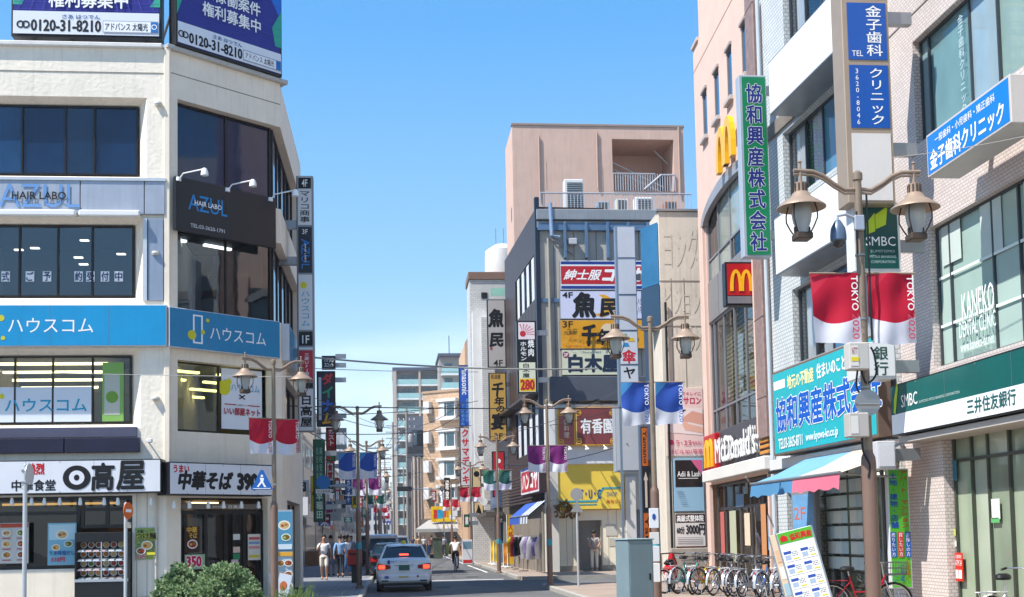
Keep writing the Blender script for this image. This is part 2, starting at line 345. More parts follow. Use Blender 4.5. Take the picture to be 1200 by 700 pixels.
# ------------------------------------------------------------------ walls with openings
def wall(parent, x0, x1, z0, z1, holes, mat, rd=.25, D=8, splay=0, name='wall', back=True, sides='LR'):
    """shell of a building part: front at y=0, openings with reveals rd deep; closed to depth D. hole: (x0,x1,z0,z1[,splay])"""
    xs = sorted({x0, x1, *[h[0] for h in holes], *[h[1] for h in holes]}); zs = sorted({z0, z1, *[h[2] for h in holes], *[h[3] for h in holes]})
    xs = [x for x in xs if x0 - 1e-6 <= x <= x1 + 1e-6]; zs = [z for z in zs if z0 - 1e-6 <= z <= z1 + 1e-6]; mb = MB()
    for i in range(len(xs) - 1):
        for j in range(len(zs) - 1):
            cx = (xs[i] + xs[i + 1]) / 2; cz = (zs[j] + zs[j + 1]) / 2
            if any(h[0] < cx < h[1] and h[2] < cz < h[3] for h in holes): continue
            mb.quad((xs[i], 0, zs[j]), (xs[i + 1], 0, zs[j]), (xs[i + 1], 0, zs[j + 1]), (xs[i], 0, zs[j + 1]))
    for h in holes:
        a, b, c, d = h[:4]; s = h[4] if len(h) > 4 else splay; s2 = s * .5; r = rd
        sk_ = h[5] if len(h) > 5 else ''
        if 'L' not in sk_: mb.quad((a, 0, c), (a, 0, d), (a + s, r, d - s2), (a + s, r, c + s2))
        if 'R' not in sk_: mb.quad((b, 0, d), (b, 0, c), (b - s, r, c + s2), (b - s, r, d - s2))
        mb.quad((a, 0, d), (b, 0, d), (b - s, r, d - s2), (a + s, r, d - s2)); mb.quad((b, 0, c), (a, 0, c), (a + s, r, c + s2), (b - s, r, c + s2))
    if 'L' in sides: mb.quad((x0, 0, z0), (x0, 0, z1), (x0, D, z1), (x0, D, z0))
    if 'R' in sides: mb.quad((x1, 0, z1), (x1, 0, z0), (x1, D, z0), (x1, D, z1))
    mb.quad((x0, 0, z1), (x1, 0, z1), (x1, D, z1), (x0, D, z1))
    if back: mb.quad((x1, D, z0), (x0, D, z0), (x0, D, z1), (x1, D, z1))
    return mb.build(name, mat, parent, fix=False)
def window(parent, r, y, fm, gm, mull=(), trans=(), fw=.05, name='window', sash=0, gms=None):
    """frame with upright bars at fractions mull and cross bars at fractions trans; a pane of its own in each light"""
    x0, x1, z0, z1 = r; mb = MB(); d = .07
    mb.box(x0, x1, y - d, y, z0, z0 + fw); mb.box(x0, x1, y - d, y, z1 - fw, z1); mb.box(x0, x0 + fw, y - d, y, z0 + fw, z1 - fw); mb.box(x1 - fw, x1, y - d, y, z0 + fw, z1 - fw)
    for m in mull: x = x0 + (x1 - x0) * m; mb.box(x - fw / 2, x + fw / 2, y - d + .004, y, z0 + fw, z1 - fw)
    for t in trans: z = z0 + (z1 - z0) * t; mb.box(x0 + fw, x1 - fw, y - d + .008, y, z - fw / 2, z + fw / 2)
    w = mb.build(name, fm, parent); ms = [0, *mull, 1]; ts = [0, *trans, 1]; k = 0
    for i in range(len(ms) - 1):
        for j in range(len(ts) - 1):
            a = x0 + (x1 - x0) * ms[i] + fw * .4; b = x0 + (x1 - x0) * ms[i + 1] - fw * .4; c = z0 + (z1 - z0) * ts[j] + fw * .4; e = z0 + (z1 - z0) * ts[j + 1] - fw * .4
            yy = y - .03 + (.012 if i % 2 else 0) + .0007 * random.uniform(-1, 1)
            g = gms[k % len(gms)] if gms else gm; k += 1; tl = random.uniform(-.004, .004)
            mb = MB(); mb.add([(a, yy - tl, c), (b, yy + tl, c), (b, yy + tl, e), (a, yy - tl, e), (a, yy + .012 - tl, c), (b, yy + .012 + tl, c), (b, yy + .012 + tl, e), (a, yy + .012 - tl, e)],
                [(0, 1, 2, 3)] if g.name.startswith('glass') else [(0, 1, 2, 3), (7, 6, 5, 4), (0, 4, 5, 1), (1, 5, 6, 2), (2, 6, 7, 3), (3, 7, 4, 0)]); mb.build('pane', g, w, fix=False)
    return w
def room(parent, x0, x1, y0, y1, z0, z1, mat, floor=None, lights=0, lmat=None, drop=0):
    """the room one sees into: back, sides, floor and ceiling"""
    mb = MB(); mb.quad((x0, y1, z0), (x1, y1, z0), (x1, y1, z1), (x0, y1, z1)); mb.quad((x0, y0, z0), (x0, y1, z0), (x0, y1, z1), (x0, y0, z1)); mb.quad((x1, y1, z0), (x1, y0, z0), (x1, y0, z1), (x1, y1, z1))
    mb.quad((x0, y0, z1), (x0, y1, z1), (x1, y1, z1), (x1, y0, z1)); mb.quad((x0, y0, z0), (x1, y0, z0), (x1, y1, z0), (x0, y1, z0)); o = mb.build('interior', mat, parent, fix=False)
    for i in range(lights):
        yy = y0 + (y1 - y0) * (i + .7) / (lights + .5); z1 = z1 - drop
        for k in range(2):
            xx = x0 + (x1 - x0) * (.12 + .5 * k); MB().box(xx, xx + (x1 - x0) * .3, yy, yy + .12, z1 - .1, z1 - .04).build('ceiling_light', lmat or emit('#fff6e0', 3), parent)
    return o
# ================================================================== ground, road, pavements
def asphalt():
    m, n, l, o = _new('asphalt'); b = _bsdf(n, l, o, .85, 0, .3); v = _coord(n, l); a = n.new('ShaderNodeTexNoise'); a.inputs['Scale'].default_value = .35; a.inputs['Detail'].default_value = 9; a.inputs['Roughness'].default_value = .7
    c = n.new('ShaderNodeTexNoise'); c.inputs['Scale'].default_value = 60; c.inputs['Detail'].default_value = 3; l(v, a.inputs[0]); l(v, c.inputs[0])
    r = n.new('ShaderNodeValToRGB'); r.color_ramp.elements[0].color = (.075, .076, .08, 1); r.color_ramp.elements[0].position = .3; r.color_ramp.elements[1].color = (.17, .168, .163, 1); r.color_ramp.elements[1].position = .72
    l(a.outputs[0], r.inputs[0]); m2 = n.new('ShaderNodeMixRGB'); m2.blend_type = 'OVERLAY'; m2.inputs[0].default_value = .5; l(r.outputs[0], m2.inputs[1]); l(c.outputs[0], m2.inputs[2]); l(m2.outputs[0], b.inputs['Base Color'])
    bp = n.new('ShaderNodeBump'); bp.inputs['Strength'].default_value = .4; bp.inputs['Distance'].default_value = .01; l(c.outputs[0], bp.inputs['Height']); l(bp.outputs[0], b.inputs['Normal']); return m
def paver(h1, h2, hm, w, h):
    m, n, l, o = _new('paver_skin'); b = _bsdf(n, l, o, .8, 0, .3); v = _coord(n, l); br = n.new('ShaderNodeTexBrick'); l(v, br.inputs[0]); br.inputs['Scale'].default_value = 1; br.inputs['Brick Width'].default_value = w; br.inputs['Row Height'].default_value = h
    br.inputs['Mortar Size'].default_value = .012; br.inputs[1].default_value = C(h1); br.inputs[2].default_value = C(h2); br.inputs[3].default_value = C(hm); ns = n.new('ShaderNodeTexNoise'); ns.inputs['Scale'].default_value = .9; ns.inputs['Detail'].default_value = 8; l(v, ns.inputs[0])
    r = n.new('ShaderNodeMapRange'); r.inputs[3].default_value = .7; r.inputs[4].default_value = 1.25; l(ns.outputs[0], r.inputs[0]); mm = n.new('ShaderNodeMixRGB'); mm.blend_type = 'MULTIPLY'; mm.inputs[0].default_value = 1; l(br.outputs[0], mm.inputs[1]); l(r.outputs[0], mm.inputs[2]); l(mm.outputs[0], b.inputs['Base Color'])
    bp = n.new('ShaderNodeBump'); bp.invert = True; bp.inputs['Strength'].default_value = .5; bp.inputs['Distance'].default_value = .01; l(br.outputs[1], bp.inputs['Height']); l(bp.outputs[0], b.inputs['Normal']); return m
def sframe(name, mb, mat, parent=None):
    o = mb.build(name, mat, parent); o.rotation_euler = (0, 0, SANG) if parent is None else (0, 0, 0); return o
g = MB().box(-1500, 1500, -200, 3000, -.3, -.03).build('ground', paver('#8f8b84', '#85817b', '#6c6963', 2, 2)); struct(g)
ASP = asphalt()
struct(sframe('road', MB().box(-.9, 4.7, -40, 900, -.03, .0), ASP))
struct(sframe('side_road', MB().box(-80, -.9, -40, 20, -.03, -.004).box(4.7, 80, 38.5, 45.5, -.03, -.004), ASP))
PAVL = paver('#8d8f93', '#7f8287', '#5c5e62', .4, .3); PAVR = paver('#a8988a', '#9c8b7e', '#84776d', .3, .15)
struct(sframe('pavement_left', MB().box(-80, -1.05, 20.15, 900, -.03, .12), PAVL))
pr = sframe('pavement_right', MB().box(4.85, 80, -20, 38.35, -.03, .12).box(4.85, 80, 45.65, 900, -.03, .12), PAVR); struct(pr)
KM = paint('#a09c94', .8, .18, bump=.3)
k = bpy.data.objects.new('kerb', None); COL.objects.link(k); k.rotation_euler = (0, 0, SANG); struct(k)
km = MB().cbox(0, .15, .004, .996, -.03, .135, .02).mesh('kerb_stone', KM)
for t in list(range(20, 38)) + list(range(46, 110)):
    o = link('kerb_stone', km, k); o.location = (4.7, t + .5, 0)
for t in range(20, 110):
    o = link('kerb_stone', km, k); o.location = (-1.05, t + .2, 0)
sframe('kerb_run', MB().box(4.7, 4.85, 110.5, 800, -.03, .13).box(-1.05, -.9, 110.2, 800, -.03, .13).box(4.85, 20, 38.35, 38.5, -.03, .13).box(4.85, 20, 45.5, 45.65, -.03, .13), KM, k)
WL = paint('#d8d8d4', .8, .2)
struct(sframe('road_marking', MB().box(-.6, -.48, 50, 300, .004, .005).box(4.2, 4.32, 56, 300, .004, .005).box(-.4, 4.2, 46.6, 47.0, .004, .005), WL))

# ================================================================== corner building on the left
CREAM = paint('#efe5d4', .75, .08, streak=.30, bump=.6, bscale=9)
CREAM2 = paint('#eee1cd', .75, .07, streak=.26, bump=.12, bscale=20)
BRZ = paint('#2b2624', .35, .1, .5); DGL = dglass('#11294a', .05, .55); GREYM = paint('#9aa0a8', .4, .08, .5)
FA = FR(195, 31, ang=R(5.6)); FB = FR(195, 31, ang=math.atan2(.717, .697))
bl = thing('corner_building', 'cream four storey corner building with rooftop billboards and a ramen restaurant below', 'building', FA.o, FA.ang)
# --- face A (towards the junction)
def ra(*a, off=0): return FA.rect(*a, off=off)
def lim(r, x0=None, x1=None): return (x0 if x0 is not None else r[0], x1 if x1 is not None else r[1], r[2], r[3])
XL = -12.0
topz = FA.uv(150, 57)[1]
w4 = lim(ra(2, 112, 207, 172), XL + .8); w3 = lim(ra(2, 254, 352, 167), XL + .8); w2 = lim(ra(2, 409, 503, 165), XL + .8); g1 = lim(ra(2, 583, 714, 155), XL + .8)
g1 = (g1[0], g1[1], .12, g1[3])
wall(bl, XL, 0, 0, topz, [(*w4, .28), (*w3, .28), (*w2, .3), (*g1, 0)], CREAM, .38, D=9, back=False)
def inner(r, s): return (r[0] + s, r[1] - s, r[2] + s * .5, r[3] - s * .5)
i4 = inner(w4, .28); i3 = inner(w3, .28); i2 = inner(w2, .3)
mf = lambda r, pxs, y=.38: [(FA.uv(p, 300, y)[0] - r[0]) / (r[1] - r[0]) for p in pxs]
def am(r, pxs): return sorted([x for x in mf(r, pxs)] + [x for x in [(XL + 2.6 - r[0]) / (r[1] - r[0]), (XL + 4.4 - r[0]) / (r[1] - r[0])] if x < .42])
window(bl, i4, .36, BRZ, None, am(i4, (26, 77, 111)), gms=[DGL, dglass('#0c1c33', .05, .5), dglass('#193c62', .04, .6), DGL, dglass('#0f2440', .05, .7)]);  # pane tones differ: reflections and darker gaps are put into the colour
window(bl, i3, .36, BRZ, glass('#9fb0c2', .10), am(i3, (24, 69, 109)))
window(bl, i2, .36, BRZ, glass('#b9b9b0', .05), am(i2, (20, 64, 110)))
DRK = paint('#3a3733', .8, .2); 
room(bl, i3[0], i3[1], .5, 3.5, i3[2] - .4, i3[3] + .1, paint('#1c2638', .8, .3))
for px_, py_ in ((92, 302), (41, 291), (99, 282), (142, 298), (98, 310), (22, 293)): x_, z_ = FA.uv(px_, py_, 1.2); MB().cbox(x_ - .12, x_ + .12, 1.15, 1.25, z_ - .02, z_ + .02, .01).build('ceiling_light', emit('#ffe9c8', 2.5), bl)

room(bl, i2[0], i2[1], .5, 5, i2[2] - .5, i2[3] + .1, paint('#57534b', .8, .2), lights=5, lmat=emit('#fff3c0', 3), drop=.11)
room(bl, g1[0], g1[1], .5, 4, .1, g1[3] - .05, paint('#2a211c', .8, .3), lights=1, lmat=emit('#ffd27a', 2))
# grooves, corner pier, drain
MB().box(XL, -.02, -.012, .01, FA.uv(100, 84)[1] - .02, FA.uv(100, 84)[1]).build('groove_line', paint('#8f877c', .9, .2), bl)
MB().cbox(-.06, .10, -.06, .10, 3, topz + .02, .02).build('corner_trim', CREAM2, bl)
MB().cbox(XL, -.1, -.12, .5, topz, topz + .12, .02).build('roof_ledge', paint('#d8d6d2', .5, .1, streak=.2), bl)
# grey metal sheets beside the third floor windows
r = ra(0, 212, 251, 195); zt, zb = r[3], r[2]
xs = [XL, -8.6, -6.2, FA.uv(95, 230)[0], FA.uv(170, 230)[0], -.02]
for a, b in zip(xs, xs[1:]): MB().cbox(a + .01, b - .01, -.09, .0, zb, zt, .01).build('metal_panel', paint('#a3abb8', .45, .1, .3, streak=.3), bl)
r = ra(174, 257, 353, 192); MB().cbox(r[0], r[1], -.07, 0, r[2], r[3], .01).build('metal_panel', paint('#8f9bad', .45, .1, .3, streak=.3), bl)
MB().box(r[0] - .12, r[0] - .02, -.1, 0, r[2], r[3]).box(XL, -.0, -.12, 0, zt, zt + .08).build('panel_frame', paint('#c9ccd0', .4, .1, .4), bl)
for a, b in ((XL, -6.3), (-6.2, FA.uv(93, 230)[0]), (FA.uv(95, 230)[0], FA.uv(168, 250)[0])):
    MB().cbox(a, b - .04, -.28, -.1, zb - .1, zb + .06, .03).build('light_tube_cover', paint('#e6e6e4', .4, .05), bl)
# dark sill sheets under the second floor windows
r = lim(ra(0, 502, 514, 161), XL); MB().cbox(r[0], r[1], -.05, .3, r[2], r[3], .01).build('sill', paint('#56566a', .4, .15, .2), bl)
r = lim(ra(0, 515, 532, 165), XL); n = 6; wdt = (r[1] - r[0]) / n
for i in range(n): MB().cbox(r[0] + i * wdt + .01, r[0] + (i + 1) * wdt - .01, -.16, 0, r[2], r[3], .01).build('dark_panel', paint('#23233a', .35, .2, .2), bl)
# --- face B (chamfer) and face C (street side); glass set back behind continuous bands
def rb(*a, off=0): return FB.rect(*a, off=off)
xB = FB.uv(328, 110)[0]
bo = bpy.data.objects.new('chamfer_front', None); COL.objects.link(bo); bo.parent = bl; bo.location = (0, 0, 0); bo.rotation_euler = (0, 0, FB.ang - FA.ang)
FC = FR(0, 0, ang=math.atan2(SD.y, SD.x), o=FB.w(xB)); cang = FC.ang - FB.ang
LC = 7.5
h4 = rb(208, 116, 219, 320); h3 = rb(208, 262, 362, 320); h2 = rb(203, 421, 505, 320); h1 = rb(212, 583, 720, 314)
z4 = (h4[2], h4[3]); z3 = (h3[2], h3[3]); z2 = (h2[2], h2[3])
xo = h4[0]
wall(bo, 0, xB, 0, topz, [(xo, xB, *z4, 0, 'R'), (xo, xB, *z3, 0, 'R'), (xo, xB - .35, *z2), (h1[0], h1[1], .12, h1[3])], CREAM2, .28, D=.4, name='wall', back=False, sides='L')
co = bpy.data.objects.new('street_side', None); COL.objects.link(co); co.parent = bl; co.matrix_local = Matrix.Translation(bo.matrix_basis.to_3x3() @ Vector((xB, 0, 0))) @ Matrix.Rotation(FC.ang - FA.ang, 4, 'Z')
wall(co, 0, LC, 0, topz, [(0, LC - .8, z4[0] + .003, z4[1] - .003, 0, 'L'), (0, LC - .8, z3[0] + .003, z3[1] - .003, 0, 'L'), (1.2, LC - .8, *z2), (1.5, LC - 1.2, .12, h1[3])], CREAM2, .28, D=8, name='wall', back=True, sides='R')
# glass runs set back
for (za, zb_), gm in ((z4, DGL), (z3, glass('#9fb0c2', .08))):
    window(bo, (xo + .02, xB - .17, za + .02, zb_ - .02), .3, BRZ, gm, [.52])
    window(co, (.19, LC - .8, za + .02, zb_ - .02), .3, BRZ, DGL, [.2, .4, .6, .8])
room(bo, xo, xB - .35, .4, 3, z3[0] - .3, z3[1] + .1, paint('#262c3a', .8, .4), lights=1)
rp = FB.rect(203, 429, 503, 257, off=.2); rq = FB.rect(258, 429, 505, 308, off=.4)
window(bo, (rp[0], rp[1], z2[0] + .02, z2[1] - .02), .25, BRZ, glass('#b9b9a8', .05), [])
room(bo, rp[0], xB - .4, .4, 5, z2[0] - .3, z2[1] + .05, paint('#4a4a38', .8, .2), lights=6, lmat=emit('#f6f2a0', 2.5), drop=.13)
window(co, (1.3, LC - .9, z2[0] + .02, z2[1] - .02), .25, BRZ, DGL, [.33, .66]); window(co, (1.6, LC - 1.3, .14, h1[3] - .02), .25, BRZ, DGL, [.33, .66])
MB().box(0, xB, -.012, .01, FB.uv(262, 103)[1] - .02, FB.uv(262, 103)[1]).build('groove_line', paint('#8f877c', .9, .2), bo)
MB().cbox(-.05, xB + .2, -.14, .5, topz, topz + .12, .02).build('roof_ledge', paint('#b5b3ae', .5, .1, streak=.2), bo)
MB().prism_z([(XL, .5), (0, .5), FA_B, FA_C, (XL, 9)], topz - .2, topz - .05).build('roof', paint('#8c8a86', .9, .1), bl) if False else None
p1 = FB.w(xB) - FA.o; p2 = FC.w(LC) - FA.o; inv = Matrix.Rotation(-FA.ang, 3, 'Z'); a1 = inv @ p1; a2 = inv @ p2
MB().prism_z([(XL, .3), (-.1, .3), (a1.x - .3, a1.y), (a2.x - .3, a2.y), (XL, a2.y)], topz - .3, topz - .1).build('roof', paint('#8c8a86', .9, .1), bl)

for px, y in ((183, 300), (183, 470), (186, 125)): x_, z_ = FA.uv(px, y); MB().lathe([(0, 0), (.09, 0), (.11, .05), (.09, .1), (0, .12)], 12, (x_, -.06, z_)).build('wall_vent', paint('#c9c5bd', .5, .1), bl, True)
x_, z_ = FA.uv(174, 518); MB().tube([(x_, 0, z_), (x_, -.2, z_ + .03), (x_ + .1, -.3, z_)], .02).cbox(x_ + .05, x_ + .17, -.42, -.28, z_ - .05, z_ + .06, .02).build('security_camera', paint('#e0e0de', .4, .05), bl)
MB().tube([(-.25, -.06, .3), (-.25, -.06, 3.1)], .035).build('drain_pipe', paint('#cfc6b8', .5, .1), bl)
# ---- signs on face A
BLUE = paint('#0a8fc4', .35, .07, streak=.12); 
def bb(name, label, f, r, y0):
    """rooftop solar billboard"""
    s = Sign(name, label, f, r, .35, paint('#2a2b86', .35, .1), paint('#1b1c20', .5, .1), off=y0, rim=.07); 
    return s
r = ra(18, -40, 48, 192, off=.3); A0 = bb('rooftop_billboard', 'blue and white rooftop billboard above the flat front of the cream corner building', FA, r, .35)
GRN = flat('#2ea58a'); PALE = flat('#dfe3ea')
A0.poly([(.01, .42), (.07, .42), (.2, .98), (.01, .98)], GRN); A0.poly([(.86, .98), (.99, .6), (.99, .98)], GRN); A0.poly([(.92, .42), (.99, .42), (.99, .62)], GRN)
for i in range(6): A0.poly([(.02, .36 + i * .1), (.98, .36 + i * .1), (.98, .364 + i * .1), (.02, .364 + i * .1)], flat('#4a4ab0'))
for i in range(12): A0.poly([(.04 + i * .083, .34), (.044 + i * .083, .34), (.16 + i * .06 + .004, .98), (.16 + i * .06, .98)], flat('#4a4ab0'))
A0.q(.015, .03, .985, .33, PALE); A0.t('未稼働案件', .27, .66, .77, .94, WHITE, bold=.02); A0.t('権利募集中', .25, .385, .775, .63, WHITE, bold=.02)
A0.t('0120-31-8210', .135, .07, .595, .215, BLACK, bold=.03); A0.ring(.065, .15, .05, .02, BLACK); A0.ring(.1, .15, .05, .02, BLACK); A0.t('さあ はつでん', .34, .235, .59, .29, flat('#1a5f9e'), bold=.02)
A0.q(.61, .06, .98, .22, flat('#9aa2b0')); A0.q(.614, .072, .93, .21, flat('#eceef2')); A0.q(.93, .07, .977, .21, flat('#1f6fb5')); A0.t('アドバンス 太陽光', .625, .09, .91, .19, BLACK, bold=.012); A0.ring(.953, .145, .035, .01, WHITE)
# struts holding it
def struts(bx, f, r, n):
    for i in range(n):
        x = (i + .5) / n * bx.w; MB().tube([(x, .1, .3), (x, .1, -.55)], .05).tube([(x, .3, bx.h * .8), (x, 2.2, -.4)], .04).build('steel_strut', paint('#7d8087', .5, .1, .4), bx.o)
struts(A0, FA, r, 4)
r = FB.rect(199, -60, 56, 323, off=.1); B0 = bb('rooftop_billboard', 'blue rooftop billboard above the angled corner front of the cream building', FB, r, .15)
B0.poly([(.01, .31), (.2, .98), (.01, .98)], GRN); B0.poly([(.8, .98), (.99, .98), (.99, .6)], flat('#1f6fd0')); B0.poly([(.93, .31), (.99, .31), (.99, .7), (.9, .5)], GRN)
B0.poly([(.24, .98), (.78, .98), (.9, .8), (.2, .84)], flat('#1d64c4'))
for i in range(7): B0.q(.02, .34 + i * .08, .98, .343 + i * .08, flat('#4a4ab0'))
B0.q(.015, .03, .985, .24, PALE); B0.t('いない。', .5, .80, .76, .88, WHITE, bold=.01); B0.t('未稼働案件', .235, .56, .78, .70, WHITE, bold=.02); B0.t('権利募集中', .235, .385, .78, .525, WHITE, bold=.02)
B0.t('0120-31-8210', .115, .055, .6, .155, BLACK, bold=.03); B0.ring(.045, .12, .035, .013, BLACK); B0.ring(.08, .12, .035, .013, BLACK); B0.t('さあ はつでん', .33, .175, .6, .215, flat('#1a5f9e'), bold=.02)
B0.q(.61, .05, .98, .16, flat('#9aa2b0')); B0.q(.614, .06, .93, .15, flat('#eceef2')); B0.q(.93, .058, .977, .152, flat('#1f6fb5')); B0.t('アドバンス 太陽光', .63, .075, .91, .14, BLACK, bold=.01); struts(B0, FB, r, 3)
# salon name on the metal band
r = ra(0, 215, 246, 95); sg = thing('salon_sign', 'pale blue raised hair salon name on grey band of the flat front', 'sign', FA.w(0, -.09, 0), FA.ang)
txt(sg, 'AZUL', r[0], r[1], r[2] + .04, r[3] - .04, -.02, flat('#6d97cc', .3), bold=.0); txt(sg, 'HAIR LABO', r[0] + .35, r[1] - .35, (r[2] + r[3]) / 2 - .1, (r[2] + r[3]) / 2 + .1, -.05, BLACK, bold=.015)
# blue agency fascia A
r = lim(ra(0, 357, 406, 195, off=-.25), XL + .3); s = Sign('agency_fascia', 'wide sky blue fascia with white katakana on the flat front', FA, r, .22, BLUE, paint('#c8cace', .4, .05), off=0, rim=.02)
def fx(px, f, r, off=-.25): return (f.uv(px, 380, off)[0] - r[0]) / (r[1] - r[0])
s.seams(8); s.t('ハウスコム', fx(9, FA, r), .33, fx(109, FA, r), .68, WHITE, bold=-.012 + .012); s.disc(fx(1, FA, r), .68, .075, flat('#c9c52e')); s.disc(fx(3.5, FA, r), .2, .05, flat('#c9c52e'))
r = FB.rect(199, 359, 406, 329, off=-.25); s = Sign('agency_fascia', 'sky blue agency fascia with yellow dots on the angled corner front', FB, r, .22, paint('#0b7fae', .35, .07, streak=.14), paint('#c8cace', .4, .05), rim=.02)
s.seams(3); s.t('ハウスコム', .35, .3, .86, .64, WHITE, bold=0)
def phone_logo(s, cx, z0, z1, wd, m, yel):
    s.q(cx, z0, cx + wd, z1, m, 'printed_outline'); s.q(cx + wd * .16, z0 + .04, cx + wd * .84, z1 - .04, s.face if hasattr(s, 'face') else paint('#0b7fae', .35, .05)); s.disc(cx - wd * .1, z0 + (z1 - z0) * .28, .12, yel); s.disc(cx + wd * 1.5, z0 + (z1 - z0) * .85, .05, yel); s.disc(cx + wd * 1.0, z0 + (z1 - z0) * .42, .06, yel)
phone_logo(s, .2, .15, .88, .085, WHITE, flat('#c9c52e'))
fcs = Sign('agency_fascia', 'end piece of the sky blue fascia on the street side of the corner building', FC, (.02, LC - .5, r[2], r[3]), .22, paint('#0b7fae', .35, .07, streak=.14), paint('#c8cace', .4, .05), rim=.02); fcs.t('ハウスコム', .3, .3, .8, .65, WHITE, bold=0)
# salon board on B
r = FB.rect(205, 207, 267, 323, off=-.2); r = (r[0], r[1], r[2] - .05, FB.uv(205, 206, -.2)[1]); s = Sign('salon_board', 'black hair salon board with blue letters and clip lamps', FB, r, .12, paint('#15171f', .3, .2), paint('#22242c', .4, .1), off=-.1, rim=.03)
s.t('AZUL', .12, .42, .5, .72, flat('#1f86c8'), bold=0); s.t('HAIR LABO', .18, .53, .44, .62, WHITE, bold=.01); s.t('TEL:03-3620-1791', .14, .1, .47, .17, flat('#c9ccd0'), bold=.01)
s.q(.495, .02, .505, .98, flat('#2e3038'))
for i, x in enumerate((.03, .5, .94)):
    t = thing('clip_lamp', ['white clip lamp at the near end of the black salon board', 'white clip lamp on the middle of the black salon board', 'white clip lamp at the far end of the black salon board'][i], 'lamp', FB.w(r[0] + x * (r[1] - r[0]), -.22, r[3]), FB.ang, 'clip lamps over the salon board')
    MB().tube([(0, 0, -.1), (.05, -.15, .05), (.35, -.6, .12)], .018).build('arm', WHITE, t); MB().lathe([(.02, .1), (.06, .08), (.09, 0), (.1, -.1), (.0, -.1)], 12, (.38, -.66, .05)).build('lamp_head', WHITE, t, True)
    MB().lathe([(0, .05), (.07, .05), (.07, -.05), (0, -.05)], 10, (0, 0, -.08)).build('bracket', WHITE, t)
# paper letters behind the third floor glass
for i, (ch, px) in enumerate(zip('式ご予約受付中', (6.5, 35, 55, 92, 106, 123, 139))):
    r = FA.rect(px - 5, 318, 330, px + 5, off=.3); o = MB().box(r[0], r[1], .31, .313, r[2], r[3]).build('paper_sheet', flat('#dfe4ea'), bl); txt(o, ch, r[0] + .02, r[1] - .02, r[2] + .02, r[3] - .02, .306, flat('#2a3c66'), bold=.03)
# second floor posters behind the glass
r = lim(ra(0, 454, 497, 109, off=.3), XL + 1.2)
s = Sign('window_poster', 'white agency poster with blue katakana inside second floor window of the flat front', FA, r, .01, flat('#d6dde6'), flat('#d6dde6'), off=.31, rim=.001, cat='poster')
s.t('ハウスコム', fx(7, FA, r, .3), .33, fx(102, FA, r, .3), .68, flat('#1b9bc0'), bold=.02); s.disc(fx(3, FA, r, .3), .75, .07, flat('#d8d020'))
r = ra(120, 425, 495, 145, off=.3); s = Sign('green_banner', 'tall white banner with green edges behind the second floor glass', FA, r, .01, flat('#7fae5a'), flat('#7fae5a'), off=.31, rim=.001, cat='banner'); s.q(.1, .12, .82, .8, flat('#b8bcb0')); s.disc(.46, .42, .1, flat('#6f9a3a'))
r = FB.rect(259, 430, 503, 308, off=.2); s = Sign('agency_poster_board', 'white poster board with a red network logo in angled corner window', FB, r, .03, flat('#dfe3ea'), BRZ, off=.25, rim=.02, cat='poster')
s.face = flat('#dfe3ea'); phone_logo(s, .08, .62, .8, .07, flat('#1b9bc0'), flat('#d8d020')); s.t('ハウスコム', .24, .63, .92, .75, flat('#1b9bc0'), bold=.0); s.t('×', .42, .5, .58, .58, BLACK, bold=0); s.q(.08, .4, .36, .415, flat('#b02030')); s.q(.64, .4, .92, .415, flat('#b02030')); s.t('お部屋さがしの', .38, .39, .62, .42, BLACK, bold=0); s.t('いい部屋ネット', .07, .24, .93, .36, flat('#b01c2c'), bold=.03)
# restaurant fascias
WF = paint('#dcdde2', .35, .04, streak=.12); BK = paint('#17181c', .35, .1)
r = lim(ra(0, 540, 580, 189, off=-.6), XL + .3); s = Sign('restaurant_fascia', 'long white restaurant fascia with three heavy brushed characters', FA, r, .6, WF, BK, rim=.03)
s.seams(7)
g_ = lambda px: (FA.uv(px, 560, -.6)[0] - r[0]) / (r[1] - r[0])
s.t('熱烈', g_(32), .58, g_(52), .9, flat('#c01820'), bold=.05); s.t('中華食堂', g_(14), .1, g_(65), .42, BLACK, bold=.03)
s.disc(g_(90), .47, .40, BLACK, .36); s.disc(g_(90), .47, .22, flat('#dcdde4'), .21); s.disc(g_(90), .47, .08, BLACK, .09)
s.t('高', g_(108), .1, g_(133), .88, BLACK, bold=.04, shear=.06); s.t('屋', g_(138), .1, g_(169), .93, BLACK, bold=.035, shear=.06)
r = FB.rect(198, 541, 580, 321, off=-.6); s = Sign('restaurant_fascia', 'white noodle restaurant fascia ending in the number 390 on angled corner front', FB, r, .6, WF, BK, rim=.03)
s.seams(3); s.t('うまい', .04, .68, .18, .9, flat('#c01820'), bold=.05); s.t('中華そば', .09, .18, .58, .72, BLACK, bold=.06, shear=.05); s.t('390', .64, .2, .83, .68, BLACK, bold=.06); s.t('円', .85, .22, .93, .5, BLACK, bold=.04)
# --- ground floor A: black storefront
yb = .2
zc = ra(0, 612, 618, 10)[3]
zs_ = FA.uv(60, 667)[1]; xc0 = FA.uv(92, 640)[0]; xc1 = FA.uv(154, 640)[0]
window(bl, (g1[0], xc0 + .0, zs_, g1[3] - .02), yb, BK, glass('#6f6a66', .03), [.25, .5, .72], [.78], fw=.09, name='storefront')
window(bl, (xc0 + .02, g1[1], 2.1, g1[3] - .02), yb, BK, glass('#6f6a66', .03), [.5], [.6], fw=.09, name='storefront')
MB().cbox(g1[0], xc0, -.0, .3, .12, zs_, .01).build('base_wall', CREAM2, bl)
MB().box(g1[0], xc0, -.01, -.0, 1.0, 1.012).build('groove_line', paint('#a59a8d', .9, .1), bl) if False else None
for px in (160, 172, 183): x = FA.uv(px, 640)[0]; MB().box(x, x + .015, -.006, .004, .12, 3.0).build('panel_joint', paint('#a39a90', .8, .1), bl)
